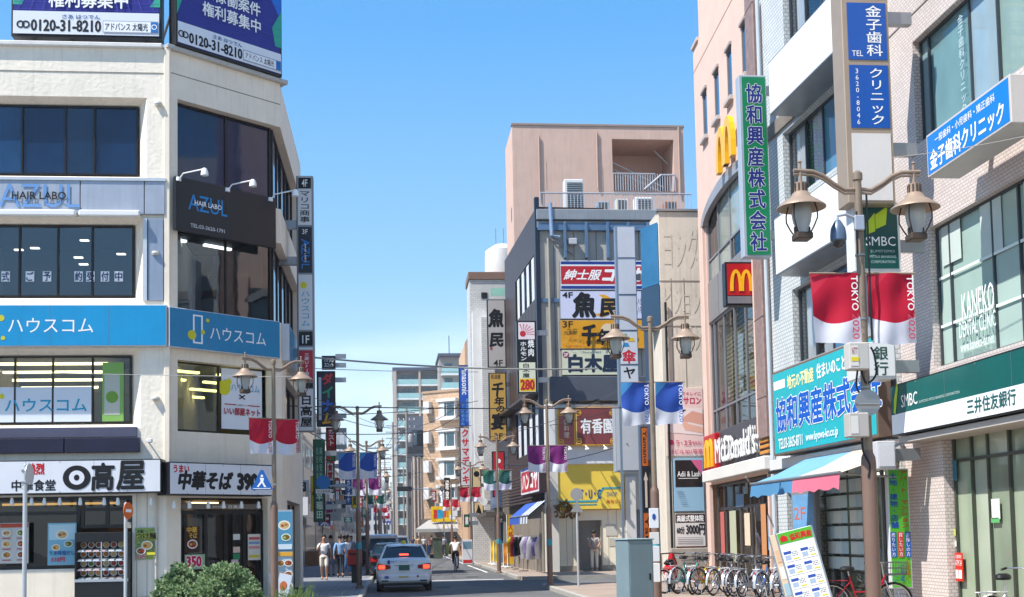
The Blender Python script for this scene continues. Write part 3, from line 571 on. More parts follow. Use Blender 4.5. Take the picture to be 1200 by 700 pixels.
MB().cbox(XL, -.02, -.05, .02, .12, .3, .01).build('plinth', paint('#5a5650', .8, .2), bl)
for px in (14, 37, 52, 70, 94, 122, 138, 177): x = FA.uv(px, 590, -.4)[0]; MB().lathe([(0, .1), (.03, .1), (.05, 0), (.055, -.08), (0, -.1)], 10, (x, -.4, FA.uv(px, 588, -.4)[1])).build('spot_lamp', WHITE, bl, True)
# display case with sample dishes
dc = thing('display_case', 'black glass display case with rows of sample dishes', 'display case', FA.w(xc0, -.02), FA.ang); W_ = xc1 - xc0
zt = FA.uv(120, 624)[1]; zb = FA.uv(120, 680)[1]
MB().cbox(0, W_, -.35, .2, .12, zb - .02, .01).cbox(0, W_, -.35, .2, zt - .25, zt, .01).box(0, .04, -.35, .2, zb, zt - .25).box(W_ - .04, W_, -.35, .2, zb, zt - .25).box(.04, W_ - .04, .1, .2, zb, zt - .25).build('case', BK, dc)
MB().box(0, W_, -.37, -.3, zb - .03, zb + .04).box(W_ / 2 - .015, W_ / 2 + .015, -.36, -.33, zb, zt - .25).build('trim', paint('#c0c4c8', .3, .05, .8), dc)
n = 4; hh = (zt - .27 - zb) / n; cs = ['#b4702c', '#8a4420', '#d9a045', '#a03020', '#c8b078', '#5d7a2a', '#e0c060']
for i in range(n):
    z = zb + i * hh + .03; MB().box(.04, W_ - .04, -.28, .1, z - .02, z).build('shelf', paint('#c9cdd2', .2, .05, .3), dc)
    for j in range(6):
        x = .14 + j * (W_ - .2) / 6; p = MB().lathe([(0, 0), (.06, 0), (.1, .05), (.09, .05), (0, .03)], 14, (x, -.1, z)).build('bowl', flat('#e6e3dc', .2), dc, True)
        p.location = (0, 0, 0); MB().lathe([(0, .05), (.05, .06), (.085, .045)], 10, (x, -.1, z)).build('food', flat(random.choice(cs), .3), p, True)
        q = MB().disc(x, z + .16, .085, .085, -.02, 16, th=.02).build('plate', flat('#dfe2e6', .2), dc); MB().disc(x, z + .16, .06, .06, -.03, 12, th=.01).build('food', flat(random.choice(cs), .3), q)
        MB().box(x - .07, x + .07, -.29, -.285, z - .015, z + .03).build('price_card', flat(random.choice(['#e8e8e6', '#d7e0ea', '#e8c8c8'])), dc)
# banners hanging in the storefront window, wall posters
def menu(sg, rows, cols, z0=.05, z1=.85, head='#b8482a'):
    sg.q(.02, .88, .98, .98, flat(head))
    for i in range(rows):
        for j in range(cols): food(sg, (j + .5) / cols, z0 + (z1 - z0) * (i + .62) / rows, min(.4 * sg.w / sg.h / cols, .33 / rows), i * cols + j); sg.q((j + .2) / cols, z0 + (z1 - z0) * (i + .1) / rows, (j + .8) / cols, z0 + (z1 - z0) * (i + .18) / rows, flat('#b03030'))
r = ra(0, 613, 661, 34, off=-.02); s = Sign('menu_banner', 'white menu banner with six dishes hanging in the restaurant window', FA, r, .015, flat('#c9c6bf'), flat('#8d8f92'), off=-.02, rim=.01, cat='banner'); menu(s, 3, 2)
r = ra(56, 613, 663, 90, off=-.02); s = Sign('menu_banner', 'light blue summer noodle banner hanging left of the display case', FA, r, .015, flat('#7fb4c8'), flat('#8d8f92'), off=-.02, rim=.01, cat='banner'); s.q(.05, .6, .95, .96, flat('#b9d6dd')); food(s, .5, .72, .14, 4); food(s, .72, .5, .1, 5); food(s, .3, .42, .1, 2); s.t('うま味塩だし', .08, .24, .94, .34, flat('#1f5a96'), bold=.03); s.t('510円', .15, .08, .6, .19, flat('#c83048'), bold=.04)
r = ra(158, 618, 657, 186, off=-.03); s = Sign('noodle_poster', 'green dotted poster of dipping noodles on the cream wall by the corner', FA, r, .03, flat('#9bb05a'), paint('#c9ccd0', .4, .05), off=-.0, rim=.02, cat='poster')
for i in range(60): s.disc(random.random() * .9 + .05, random.random() * .9 + .05, .016, flat(random.choice(['#e8e8e0', '#3f6f4a', '#2c5a8a'])), n=6)
s.t('冷製', .12, .82, .4, .92, BLACK, bold=.03); s.t('つけ麺', .1, .64, .92, .82, flat('#20201a'), bold=.05, edge=flat('#d8d040')); food(s, .55, .45, .17, 2); food(s, .3, .28, .14, 1); s.t('510円', .1, .05, .5, .16, flat('#b01c2c'), bold=.05, edge=WHITE); s.q(.55, .16, .9, .24, flat('#d8d040'))
# --- ground floor B: sliding entrance
h = (h1[0], h1[1], .12, h1[3]); room(bo, h[0], h[1], .55, 4, .1, h[3], paint('#5a4a3c', .8, .3), lights=1, lmat=emit('#ffdba0', 2))
zl = FB.uv(262, 598)[1]
window(bo, (h[0], h[1], .12, zl), .3, BK, glass('#8a857c', .03), [.1, .33, .56, .66, .78], [.0], fw=.1, name='sliding_door')
s = Sign('entrance_header', 'grey strip with small white brand lettering above the sliding entrance', FB, (h[0] + .1, h[1] - .1, zl + .02, h[3] - .15), .03, paint('#7f7670', .5, .1), BK, off=.2, rim=.01); s.t('熱烈中華食堂', .38, .3, .55, .6, WHITE, bold=.01); s.t('日高屋', .58, .2, .76, .75, WHITE, bold=.03)
for px in (204, 222, 244, 262, 283, 303): x, z = FB.uv(px, 592, -.35); MB().lathe([(0, .1), (.03, .1), (.05, 0), (.055, -.08), (0, -.1)], 10, (x, -.35, z)).build('spot_lamp', WHITE, bo, True)
r = FB.rect(216, 617, 648, 234, off=.2); s = Sign('door_poster', 'dark door poster with a noodle bowl and gold lettering', FB, r, .01, flat('#3a2018'), BK, off=.2, rim=.005, cat='poster'); s.t('中華', .15, .75, .8, .98, flat('#d9a83a'), bold=.04); s.t('そば', .3, .55, .8, .74, flat('#d9a83a'), bold=.04); food(s, .5, .32, .22, 3)
r = FB.rect(216, 650, 668, 240, off=.2); s = Sign('price_poster', 'small green poster with a red 350 price beside the sliding door', FB, r, .01, flat('#8fb08a'), BK, off=.2, rim=.005, cat='poster'); s.t('350', .1, .2, .8, .85, flat('#c81e50'), bold=.05, edge=WHITE)
r = FB.rect(290, 626, 657, 305, off=.2); s = Sign('menu_poster', 'white and yellow price list poster right of the sliding door', FB, r, .01, flat('#e6e2d6'), BK, off=.2, rim=.005, cat='poster')
for i in range(5): s.q(.08, .1 + i * .17, .92, .2 + i * .17, flat(['#e3cf3a', '#e6e2d6', '#e09a9a', '#8aa6d0', '#d05a5a'][i]))
for i, (px, py, c) in enumerate(((277, 630, '#d8dad6'), (277, 645, '#e0c0b0'), (277, 653, '#2f8a5a'), (275, 660, '#d8b8c0'))):
    r = FB.rect(px - 4, py - 4, py + 3, px + 4, off=.2); MB().box(r[0], r[1], .19, .195, r[2], r[3]).build('door_notice', flat(c), bo)
MB().cbox(h1[1] - .02, xB - .1, -.03, 0, .12, FB.uv(300, 660)[1], .01).build('base_panel', CREAM2, bo)

# tall projecting sign between lamp and corner (4F .. 1F)
def perp(px, Y, py=None): return FR(px, Y, ang=PERP, py=py)
f = perp(347, 35.5, 350); r = f.rect(347, 206, 506, 368); zz = [f.uv(347, y)[1] for y in (206, 265, 321, 388, 410, 449, 455, 506)]
pole = thing('tower_sign', 'tall stacked tenant sign projecting from the street side of the cream corner building', 'sign', f.w(r[0]), f.ang); W_ = r[1] - r[0]
MB().cbox(0, W_, 0, .35, zz[-1], zz[0], .02).build('case', paint('#7f838a', .4, .1, .4), pole)
def cell(i, j, col): return MB().box(.05, W_ - .05, -.012, .01, zz[j] + .03, zz[i] - .03).build('panel', flat(col, .35), pole)
c1 = cell(0, 1, '#d9d9d8'); H = zz[0] - zz[1]; txt(c1, 'マリコ商事', .08, W_ - .08, zz[1] + .1, zz[0] - .45, -.016, BLACK, vert=True, bold=.02); MB().box(.06, W_ - .06, -.016, -.01, zz[0] - .4, zz[0] - .06).build('floor_plate', BLACK, c1); txt(c1, '4F', .17, W_ - .17, zz[0] - .34, zz[0] - .12, -.02, WHITE, bold=.01)
c2 = cell(1, 2, '#171b2a'); txt(c2, '3F', .17, W_ - .17, zz[1] - .25, zz[1] - .1, -.016, WHITE, bold=0); txt(c2, 'AZUL', .14, W_ - .12, zz[2] + .15, zz[1] - .4, -.018, flat('#1f78c8'), rot=90, bold=0); txt(c2, 'HAIR LABO', .24, W_ - .22, zz[2] + .35, zz[1] - .55, -.022, WHITE, rot=90, bold=.01)
c3 = cell(2, 3, '#d9dadc'); txt(c3, 'ハウスコム', .1, W_ - .1, zz[3] + .12, zz[2] - .5, -.016, flat('#1b9bc0'), vert=True, bold=.0); MB().disc(.2, zz[2] - .35, .1, .1, -.018, 12, th=.001).build('printed_shape', flat('#d8d020'), c3)
c4 = MB().box(.05, W_ - .05, -.012, .01, zz[3] - .5 + .05, zz[3] - .02).build('panel', BLACK, pole); txt(c4, '1F', .15, W_ - .15, zz[3] - .38, zz[3] - .14, -.016, WHITE, bold=.01)
c5 = MB().box(.05, W_ - .05, -.012, .01, zz[4] + .0, zz[3] - .5).build('panel', flat('#d9dadc', .35), pole) if zz[3] - .5 > zz[4] else None
c6 = cell(4, 5, '#b51f33'); txt(c6, '三菱UFJ銀行', .2, W_ - .15, zz[5] + .1, zz[4] - .1, -.016, WHITE, vert=True, bold=.01)
c7 = MB().box(.05, W_ - .05, -.012, .01, zz[6], zz[5]).build('panel', BLACK, pole)
c8 = cell(6, 7, '#c9cacf'); txt(c8, '日高屋', .06, W_ - .06, zz[7] + .12, zz[6] - .2, -.016, BLACK, vert=True, bold=.04)
for z in (zz[0] - 1.6, zz[2] + .3, zz[4] - .2): MB().box(-.55, .02, .1, .25, z, z + .25).build('bracket', paint('#9a9ca0', .4, .1, .5), pole)

def flatten(e):
    """parts built in a turned frame go straight under their thing"""
    for k in KIDS(e):
        k.matrix_local = e.matrix_local @ k.matrix_local; k.parent = e.parent
    bpy.data.objects.remove(e)
bpy.context.view_layer.update(); flatten(bo); flatten(co)
# ================================================================== right side: bank building
BKF = paint('#25272b', .35, .1, .5); STEEL = paint('#9b9ea2', .4, .08, .7); TANM = paint('#a89684', .45, .08, .3)
FS = FR(1049, 22.9, vp=455, py=350)
def rs(*a, off=0): return FS.rect(*a, off=off)
LS = 13.0
TILE = tiles('#dfd3cc', '#d3c6c0', '#b0a5a0', .11, .06, .008)
bs = thing('bank_building', 'pale mosaic tiled building with green bank fascia and wide dental clinic windows', 'building', FS.o, FS.ang)
ztop = 15
w3 = rs(1069, 50, 174, 1100); w3 = (w3[0], LS - 1, w3[2], w3[3]); w2_ = rs(1088, 268, 434, 1112); w2_ = (w2_[0], LS - 1, w2_[2], w2_[3]); gx = rs(1104, 515, 720, 1200)
ge = (gx[0], LS - 2.5, .12, rs(1104, 520, 720, 1200)[3] + .15)
wall(bs, 0, LS, 0, ztop, [w3, w2_, ge], TILE, .3, D=9)
def fr(r, pxs, F, y): return sorted((F.uv(p, 300, y)[0] - r[0]) / (r[1] - r[0]) for p in pxs)
m = fr(w3, (1102, 1152, 1186), FS, .2); window(bs, w3, .2, paint('#4d5256', .4, .1, .5), None, m + [m[-1] + .17, m[-1] + .34], fw=.045, gms=[dglass('#7f989c', .06, .6, .3), dglass('#6c8e8e', .06, .6, .3), dglass('#8fa6b2', .06, .6, .25), dglass('#86a09a', .06, .6, .3)])
m = fr(w2_, (1117, 1168, 1200), FS, .2); window(bs, w2_, .2, paint('#4d5256', .4, .1, .5), None, m + [m[-1] + .17, m[-1] + .34], fw=.045, gms=[dglass('#a9beb5', .15, .35, .12), dglass('#9db4ab', .15, .35, .12)])
SHADE = paint('#aebfb6', .7, .12)
for r in (w3, w2_):
    room(bs, r[0], r[1], .9, 4, r[2] - .3, r[3] + .2, paint('#54605e', .8, .2))
    mb = MB(); mb.box(r[0], r[1], .42, .44, r[2], r[3] - (r[3] - r[2]) * (.3 if r is w3 else .02)); mb.build('roller_blind', SHADE, bs)
PALEF = paint('#c2cec8', .4, .05)
for i in range(7): x = w2_[0] + .2 + i * 1.4; MB().box(x, x + .7, .143, .146, w2_[3] - .75 - .2 * (i % 3), w2_[3] - .05).build('blind', PALEF, bs)
for z in (.28, .62): zz_ = w2_[2] + (w2_[3] - w2_[2]) * z; MB().box(w2_[0], w2_[1], .138, .141, zz_, zz_ + .05).build('white_film_stripe', flat('#dfe9e6'), bs)
tx = thing('clinic_window_lettering', 'white dental clinic lettering across the second floor glass above the bank', 'lettering', FS.w(0), FS.ang)
r = rs(1127, 345, 376, 1166, off=.12); txt(tx, 'KANEKO', r[0], r[1], r[2], r[3], .11, flat('#eef4f1'), bold=.0)
r = rs(1124, 372, 396, 1168, off=.12); txt(tx, 'DENTAL CLINIC', r[0], r[1], r[2] - .02, r[3] - .1, .11, flat('#eef4f1'), bold=.0)
r = rs(1126, 402, 414, 1166, off=.12); txt(tx, 'www.kaneko-dc.net', r[0], r[1], r[2], r[3], .11, flat('#eef4f1'), bold=0)
r = rs(1122, 20, 140, 1132, off=.12); txt(tx, '金子歯科クリニック', r[0], r[1], r[2], r[3], .11, flat('#bcd0d2'), vert=True, bold=0)
MB().box(0, LS, -.01, .004, FS.uv(1060, 27)[1], FS.uv(1060, 27)[1] + .025).build('expansion_joint', paint('#77706c', .9, .1), bs)
# entrance: recessed glass, pillar, soffit
room(bs, ge[0], ge[1], 1.2, 5, .1, ge[3], paint('#8f9a88', .8, .2), lights=3)
window(bs, (ge[0] + .02, ge[1], .14, ge[3] - .02), .24, paint('#55594f', .3, .1, .6), None, fr(ge, (1128, 1147, 1172, 1194), FS, .2), [.86], fw=.06, name='glass_entrance', gms=[dglass('#97a48c', .08, .6, .3), dglass('#828f7a', .08, .6, .35), dglass('#a4ae9a', .08, .6, .3)])
for px, py, wd, hh_, c in ((1110, 610, 12, 9, '#dfe6ea'), (1116, 540, 8, 26, '#2f6f80'), (1112, 620, 14, 9, '#b8c82e'), (1114, 634, 12, 7, '#d8e0d8'), (1117, 650, 12, 20, '#a9c8b4'), (1161, 585, 16, 24, '#d8dcd8'), (1161, 607, 16, 6, '#5fae6a')):
    x, z = FS.uv(px, py, .15); MB().box(x, x + wd * .017, .155, .158, z - hh_ * .014, z).build('door_sticker', flat(c), bs)
x, z = FS.uv(1118, 672, .1); sg = Sign('red_notice', 'red notice with white lettering low on the bank entrance glass', FS, (x, x + .28, .75, 1.25), .01, flat('#c8321e'), flat('#c8321e'), off=.14, rim=.002); sg.t('三菱東京', .1, .8, .9, .93, WHITE, bold=0); sg.t('ATM 24', .1, .55, .9, .75, WHITE, bold=0); sg.q(.1, .1, .45, .4, WHITE); sg.q(.55, .1, .9, .4, WHITE)
# fascia
DG = paint('#0f5b57', .25, .12); zA = [FS.uv(1044, y, -.5)[1] for y in (452.4, 487.4, 512.4)]
x0 = FS.uv(1044, 480, -.5)[0]; r = (x0, LS - 1.4, zA[2], zA[0]); sg = Sign('bank_fascia', 'dark green and white bank fascia running over the entrance at the right', FS, r, .5, DG, BKF, rim=.03)
F1 = lambda px: (FS.uv(px, 480, -.5)[0] - r[0]) / (r[1] - r[0]); sp = (zA[1] - zA[2]) / (zA[0] - zA[2])
sg.seams(5); sg.q(.004, .03, .996, sp, paint('#e9edef', .3, .03)); sg.t('SMBC', F1(1057), sp + .1, F1(1076), sp + .34, WHITE, bold=-.0); sg.t('SUMITOMO MITSUI BANKING CORPORATION', F1(1078), sp + .1, F1(1126), sp + .15, flat('#b9ccc8'), bold=0)
sg.poly([(F1(1048), sp + .04), (F1(1050), sp + .0), (F1(1054), sp + .5), (F1(1053), sp + .62), (F1(1049), sp + .3)], flat('#b7cf2e')); sg.t('三井住友銀行', F1(1134), sp * .28, F1(1192), sp * .9, flat('#1d5b58'), bold=.02)
MB().cbox(x0 + .1, LS - 1.4, -.42, .3, zA[2] - .14, zA[2] - .02, .01).build('soffit', paint('#b9b2aa', .6, .1), bs)
# dental light box, parallel to the wall
zA = (FS.uv(1087, 158, -.95)[1], FS.uv(1087, 209.5, -.95)[1]); x0 = FS.uv(1086, 180, -.95)[0]; x1 = FS.uv(1184, 110, -.95)[0]
sg = Sign('clinic_light_box', 'blue clinic light box with slanting white lettering high on the tiled wall', FS, (x0, x1, zA[1], zA[0]), .55, paint('#0d78c8', .25, .05), paint('#c2bcb8', .4, .06), off=-.4, rim=.04)
sg.t('一般歯科・小児歯科・矯正歯科', .12, .66, .84, .84, WHITE, bold=.01); sg.t('金子歯科クリニック', .05, .12, .93, .56, WHITE, bold=.03)
MB().box(.3, .4, .0, .42, .3, .5).box(sg.w - .4, sg.w - .3, .0, .42, .3, .5).build('wall_bracket', STEEL, sg.o)
# projecting stacked sign (teeth clinic)
f = perp(990, 20.6)
def vsign(name, label, px0, px1, ys, Y, case, d=.35, cat='sign', brk=None, base=None, case_w=.05, group=None):
    """stack of face panels in one upright case that sticks out from a wall; returns panels"""
    f = perp(px0, Y, (max(ys[0], 0) + ys[-1]) / 2); x1 = f.uv(px1, (max(ys[0], 0) + ys[-1]) / 2)[0]; z = [f.uv(px0, y)[1] for y in ys]; t = thing(name, label, cat, f.w(0, 0, base if base is not None else z[-1]), f.ang, group); zo = base if base is not None else z[-1]; z = [q - zo for q in z]
    MB().cbox(0, x1, 0, d, z[-1], z[0], .012).build('case', case, t); P = []
    for i in range(len(z) - 1): P.append((z[i + 1] + case_w, z[i] - case_w))
    if brk:
        for q in brk: MB().box(x1, x1 + .5, d * .3, d * .6, z[0] * q + z[-1] * (1 - q), z[0] * q + z[-1] * (1 - q) + .22).build('wall_bracket', STEEL, t)
    return t, x1, P
def panel(t, x0, x1, p, mat, name='face'): return MB().box(x0, x1, -.012, .01, p[0], p[1]).build(name, mat, t)
t, W_, P = vsign('clinic_tower_sign', 'tall tan framed projecting sign with blue dental clinic panels', 990, 1045, (-60, 0, 73, 153, 238), 20.6, TANM, .5, brk=(.2, .72))
BL = paint('#1352a6', .3, .06)
panel(t, .1, W_ - .05, P[0], BL); a = panel(t, .1, W_ - .05, P[1], BL); txt(a, '金子歯科', .42, W_ - .12, P[1][0] + .05, P[1][1] - .04, -.016, WHITE, vert=True, bold=.015); txt(a, 'TEL', .16, .36, P[1][0] + .06, P[1][0] + .16, -.016, WHITE, bold=0)
a = panel(t, .1, W_ - .05, P[2], BL); txt(a, 'クリニック', .44, W_ - .12, P[2][0] + .04, P[2][1] - .04, -.016, WHITE, vert=True, bold=.012); txt(a, '3620-8046', .17, .3, P[2][0] + .05, P[2][1] - .05, -.016, WHITE, vert=True, bold=0)
panel(t, .1, W_ - .05, P[3], paint('#d6d3d0', .4, .06))
t, W_, P = vsign('bank_projecting_sign', 'dark green projecting bank sign with lime leaf under the tower sign', 1000, 1055, (237, 318), 20.9, paint('#d8dadd', .3, .05), .35, brk=(.3,))
a = panel(t, .05, W_ - .05, P[0], paint('#0f4a46', .3, .08)); h = P[0][1]; txt(a, 'SMBC', .22, W_ - .1, h * .38, h * .52, -.016, WHITE, bold=0); txt(a, 'SUMITOMO', .3, W_ - .12, h * .28, h * .32, -.016, flat('#a9c0bc'), bold=0); txt(a, 'MITSUI BANKING', .28, W_ - .1, h * .2, h * .24, -.016, flat('#a9c0bc'), bold=0); txt(a, 'CORPORATION', .3, W_ - .12, h * .12, h * .16, -.016, flat('#a9c0bc'), bold=0)
MB().prism([(.24, h * .55), (.40, h * .6), (.40, h * .88), (.24, h * .72)], -.017, -.014).prism([(.41, h * .63), (.60, h * .7), (.64, h * .98), (.41, h * .85)], -.018, -.014).build('leaf_mark', flat('#b7cf2e'), a)
t, W_, P = vsign('bank_box_sign', 'white box sign with two dark green characters beside the lamp post', 1004, 1050, (401, 444), 21.2, paint('#cfd0d1', .3, .05), .5, brk=(.2,)); a = panel(t, .03, W_ - .03, P[0], paint('#dcdddf', .35, .04)); txt(a, '銀行', .3, W_ - .14, .04, P[0][1] - .02, -.016, flat('#1d4b40'), vert=True, bold=.02)
x, z = FS.uv(1056, 560, 0)
t, W_, P = vsign('grey_meter_box', 'plain grey box on bracket under the right end of teal sign', 1028, 1050, (517, 550), 21.4, paint('#bfc0c4', .4, .06), .3, brk=(.3,), cat='box'); panel(t, .03, W_ - .03, P[0], paint('#cfcfd4', .4, .04))
# green apartment board
f = perp(1034, 22.2, 620); r = f.rect(1036, 550, 690, 1064); sg = Sign('estate_board', 'bright green upright board with red and blue katakana by the tiled wall', f, (r[0], r[1], max(.25, r[2]), r[3]), .12, paint('#4fae2c', .4, .06), paint('#c9cdd0', .4, .05))
sg.t('アパート・マンション', .55, .5, .93, .99, flat('#b01c1c'), vert=True, bold=.03); sg.t('土地・建物・店舗', .08, .5, .46, .97, flat('#123e9e'), vert=True, bold=.03)
for i, (c, s_) in enumerate((('#1f56a8', '売りたい方'), ('#c23a3a', '貸したい方'), ('#1f56a8', 'お探しの方'))): sg.q(.04 + i * .33, .26, .3 + i * .33, .47, flat(c)); sg.t(s_, .07 + i * .33, .265, .27 + i * .33, .465, WHITE, vert=True, bold=0)
sg.t('お気軽に', .68, .06, .9, .24, flat('#b01c1c'), vert=True, bold=.01); sg.t('ご相談', .4, .06, .62, .2, flat('#123e9e'), vert=True, bold=.01); sg.t('下さい', .1, .05, .32, .18, flat('#123e9e'), vert=True, bold=.01)

# ================================================================== estate agent building
FK = FR(905, 29.3, vp=400, py=450); XK0 = 0; XK1 = FK.uv(1050, 400)[0]
def rk(*a, off=0): return FK.rect(*a, off=off)
fk = FR(0, 0, ang=FK.ang, o=FK.o)
bk = thing('estate_agent_building', 'narrow building with blank white signboards and curtained windows over a teal sign', 'building', FK.o, FK.ang)
TILE2 = tiles('#d6d9d8', '#c9cfd0', '#a4aaac', .12, .09, .012)
XR = XK1 - .02; XLk = -0.0
wa = rk(917, 157, 243, 985); wb = rk(928, 340, 428, 985); wc = rk(915, -60, 62, 985); gd = rk(921, 555, 720, 1030)
hw = [(wa[0], XR - .4, wa[2], wa[3]), (wb[0], XR - .4, wb[2], wb[3]), (wc[0], XR - .4, wc[2], wc[3]), (.7, XR - .5, .12, gd[3])]
wall(bk, XLk, XR, 0, 17, hw, TILE2, .3, D=8)
CUR = paint('#eef0f2', .8, .06)
def curtain(par, x0, x1, y, z0, z1, mat, amp=.04, nw=9, gap=0, name='curtain'):
    mb = MB(); n = nw * 6; vs = []
    for i in range(n + 1):
        t = i / n; x = x0 + (x1 - x0) * t; yy = y + amp * math.sin(t * nw * 2 * math.pi)
        vs += [(x, yy, z0), (x + gap * math.sin(t * 3), yy, z1)]
    return mb.add(vs, [(2 * i, 2 * i + 2, 2 * i + 3, 2 * i + 1) for i in range(n)]).build(name, mat, par, True, fix=False)
for i, r in enumerate(hw[:3]):
    window(bk, r, .22, paint('#4c5056', .4, .1, .5), glass('#f0f4f6', .12), [.2, .4, .6, .8], fw=.05, gms=[glass('#f0f4f6', .12), glass('#f0f4f6', .16), dglass('#4f7a9c', .04, .8, .3), glass('#f0f4f6', .1)]); room(bk, r[0], r[1], .8, 3.5, r[2] - .2, r[3] + .1, paint('#5a6470', .8, .2))  # blue opaque panes carry the sky's reflection in their colour
    for j in range(5):
        if (i + j) % 4 != 3: a = r[0] + (r[1] - r[0]) * j / 5; b = a + (r[1] - r[0]) / 5; curtain(bk, a + .08, b - (.08 if j % 2 else .35), .32, r[2] + .05, r[3], CUR, .03, 5, .1)
MB().cbox(0, XR, -.06, .0, wa[3] + .1, wa[3] + .45, .01).build('lintel_band', paint('#857c72', .6, .3, streak=.5), bk)
MB().tube([(.1, -.1, .3), (.1, -.1, 15)], .05).build('drain_pipe', paint('#b9c4cc', .4, .08), bk)
def blank(label, top, bot, px, off=-.7):
    z1_ = FK.uv(px, top, off)[1]; z0_ = FK.uv(px, bot, off)[1]; x0_ = FK.uv(px, (top + bot) / 2, off)[0]
    return Sign('blank_signboard', label, FK, (x0_, XR - .1, z0_, z1_), .7, paint('#f1f0ec', .35, .025, streak=.06), STEEL, rim=.04)
blank('upper blank white signboard above the curtained windows', 73, 137, 901); blank('lower blank white signboard below the curtained windows', 256, 325, 908)
# teal sign
off = -.45; zt = FK.uv(905, 437.5, off)[1]; zb = FK.uv(907, 535, off)[1]; x0 = FK.uv(906, 480, off)[0]; r = (x0, XR + .05, zb, zt); sg = Sign('estate_sign', 'big teal sign with blue outlined company name over the striped awning', FK, r, .3, paint('#22a9b2', .3, .06), paint('#6b5a50', .5, .15), off=-.15, rim=.05)
G = lambda px: (FK.uv(px, 480, off)[0] - r[0]) / (r[1] - r[0])
sg.seams(4); sg.q(G(908), .78, G(921), .88, WHITE); sg.t('地元の不動産', G(924), .74, G(955), .9, flat('#efe9a8'), bold=.03); sg.t('住まいのこと', G(959), .75, G(993), .91, WHITE, bold=.03); sg.t('協和興産株式会社', G(910), .28, G(1034), .66, flat('#1257b4'), bold=.035, edge=WHITE, edgeb=.03)
sg.t('TEL03-3605-8711', G(912), .07, G(940), .19, WHITE, bold=.01); sg.t('www.kyowa-kn.co.jp', G(944), .07, G(982), .19, WHITE, bold=.01); sg.t('夏', G(992), .06, G(999), .24, flat('#1257b4'), bold=.03)
MB().cbox(.3, XR, -.25, .3, zb - .3, zb - .05, .01).build('steel_beam', paint('#d6d6d4', .4, .06), bk)
MB().cbox(.3, XR, -.3, .1, zb - .38, zb - .31, .01).build('dark_beam', BKF, bk)
# awning with blue and pink parts
aw = thing('striped_awning', 'blue and pink canvas awning stretched out below the teal sign', 'awning', FK.o, FK.ang)
za = FK.uv(900, 548, -.3)[1]; zf = FK.uv(880, 567, -1.7)[1]; xa = FK.uv(930, 548, -.3)[0] - 1.8
xs = [(-.55, 3.1, '#3f86b8', 'blue_canvas'), (3.1, 6.4, '#d9577c', 'pink_canvas')]
x_a, x_m, x_b = FK.uv(880, 565, -1.6)[0], FK.uv(929, 560, -1.6)[0], FK.uv(984, 550, -1.6)[0]
def awn(x0, x1, mt, mt2, nm):
    mb = MB(); n = 10; vs = []
    for i in range(n + 1):
        x = x0 + (x1 - x0) * i / n; sg_ = .03 * math.sin(i * 1.1)
        vs += [(x, -.3, za + .05), (x, -1.0, (za + zf) / 2 + .0 + sg_ - .04), (x, -1.6, zf + sg_ * .3), (x, -1.6, zf + .04 + sg_ * .3)]
    o = mb.add(vs, [(4 * i + a, 4 * i + a + 1, 4 * i + 5 + a, 4 * i + 4 + a) for i in range(n) for a in (0, 1)]).build(nm, mt, aw, True, fix=False)
    mb = MB(); vs = []
    for i in range(n + 1):
        x = x0 + (x1 - x0) * i / n; vs += [(x, -1.6, zf + .03 * math.sin(i * 1.1) * .3), (x, -1.63, zf - .29 + .03 * math.sin(i * 2.3))]
    mb.add(vs, [(2 * i, 2 * i + 1, 2 * i + 3, 2 * i + 2) for i in range(n)]).build('valance', mt2, o, True, fix=False)
awn(x_a, x_m, paint('#6a9cc0', .85, .10), paint('#4a80a8', .85, .10), 'blue_canvas'); awn(x_m, x_b, paint('#c9b6a4', .8, .06), paint('#cf6a80', .85, .10), 'pink_canvas')
MB().tube([(x_a, -1.6, zf), (x_b, -1.6, zf)], .03).tube([(x_a + .3, -.2, za - .6), (x_a + .3, -1.55, zf)], .02).tube([(x_b - .3, -.2, za - .6), (x_b - .3, -1.55, zf)], .02).build('awning_frame', STEEL, aw)
# ground floor: listings behind glass
r = hw[3]; room(bk, r[0], r[1], 1.5, 4, .1, r[3], paint('#a9aca6', .8, .2), lights=3)
mm = fr(r, (935, 962, 973, 1000, 1022), FK, .2); window(bk, (r[0], r[1], .14, r[3]), .25, paint('#8f979a', .4, .08, .4), glass('#aebcb8', .1), [x for x in mm if 0 < x < 1], fw=.07, name='sliding_glass_door')
for row in range(8):
    for px in (975, 983, 991, 1002, 1010, 1017):
        x, z = FK.uv(px, 575, .3); z = 3.15 - row * .33
        if z > .5: MB().box(x, x + .36, .16, .165, z, z + .28).build('listing_sheet', flat(random.choice(['#b9cdd0', '#c6d2d2', '#a9c2cc', '#d0d6d2'])), bk)
x0 = FK.uv(971, 600, .3)[0]; x1 = FK.uv(1024, 600, .3)[0]
mb = MB()
for row in range(10): mb.box(x0, x1, .13, .15, .45 + row * .33, .47 + row * .33)
mb.build('listing_rail', BKF, bk)
sg = Sign('second_floor_sign', 'tall blue wave panel marked 2F in a dark frame under the awning', FK.shift(0), (FK.uv(919, 600, -.4)[0], FK.uv(946, 600, -.4)[0], .3, FK.uv(919, 577, -.4)[1]), .12, paint('#6a9cc6', .3, .35, scale=1.5), paint('#7d8084', .5, .08), off=-.1, rim=.08)
sg.t('2F', .12, .72, .6, .84, flat('#c86a4a'), bold=0); sg.disc(.5, .42, .16, flat('#2a5aa0'), .16); sg.poly([(.05, .05), (.3, .05), (.2, .35), (.05, .5)], flat('#dfe6ec'))

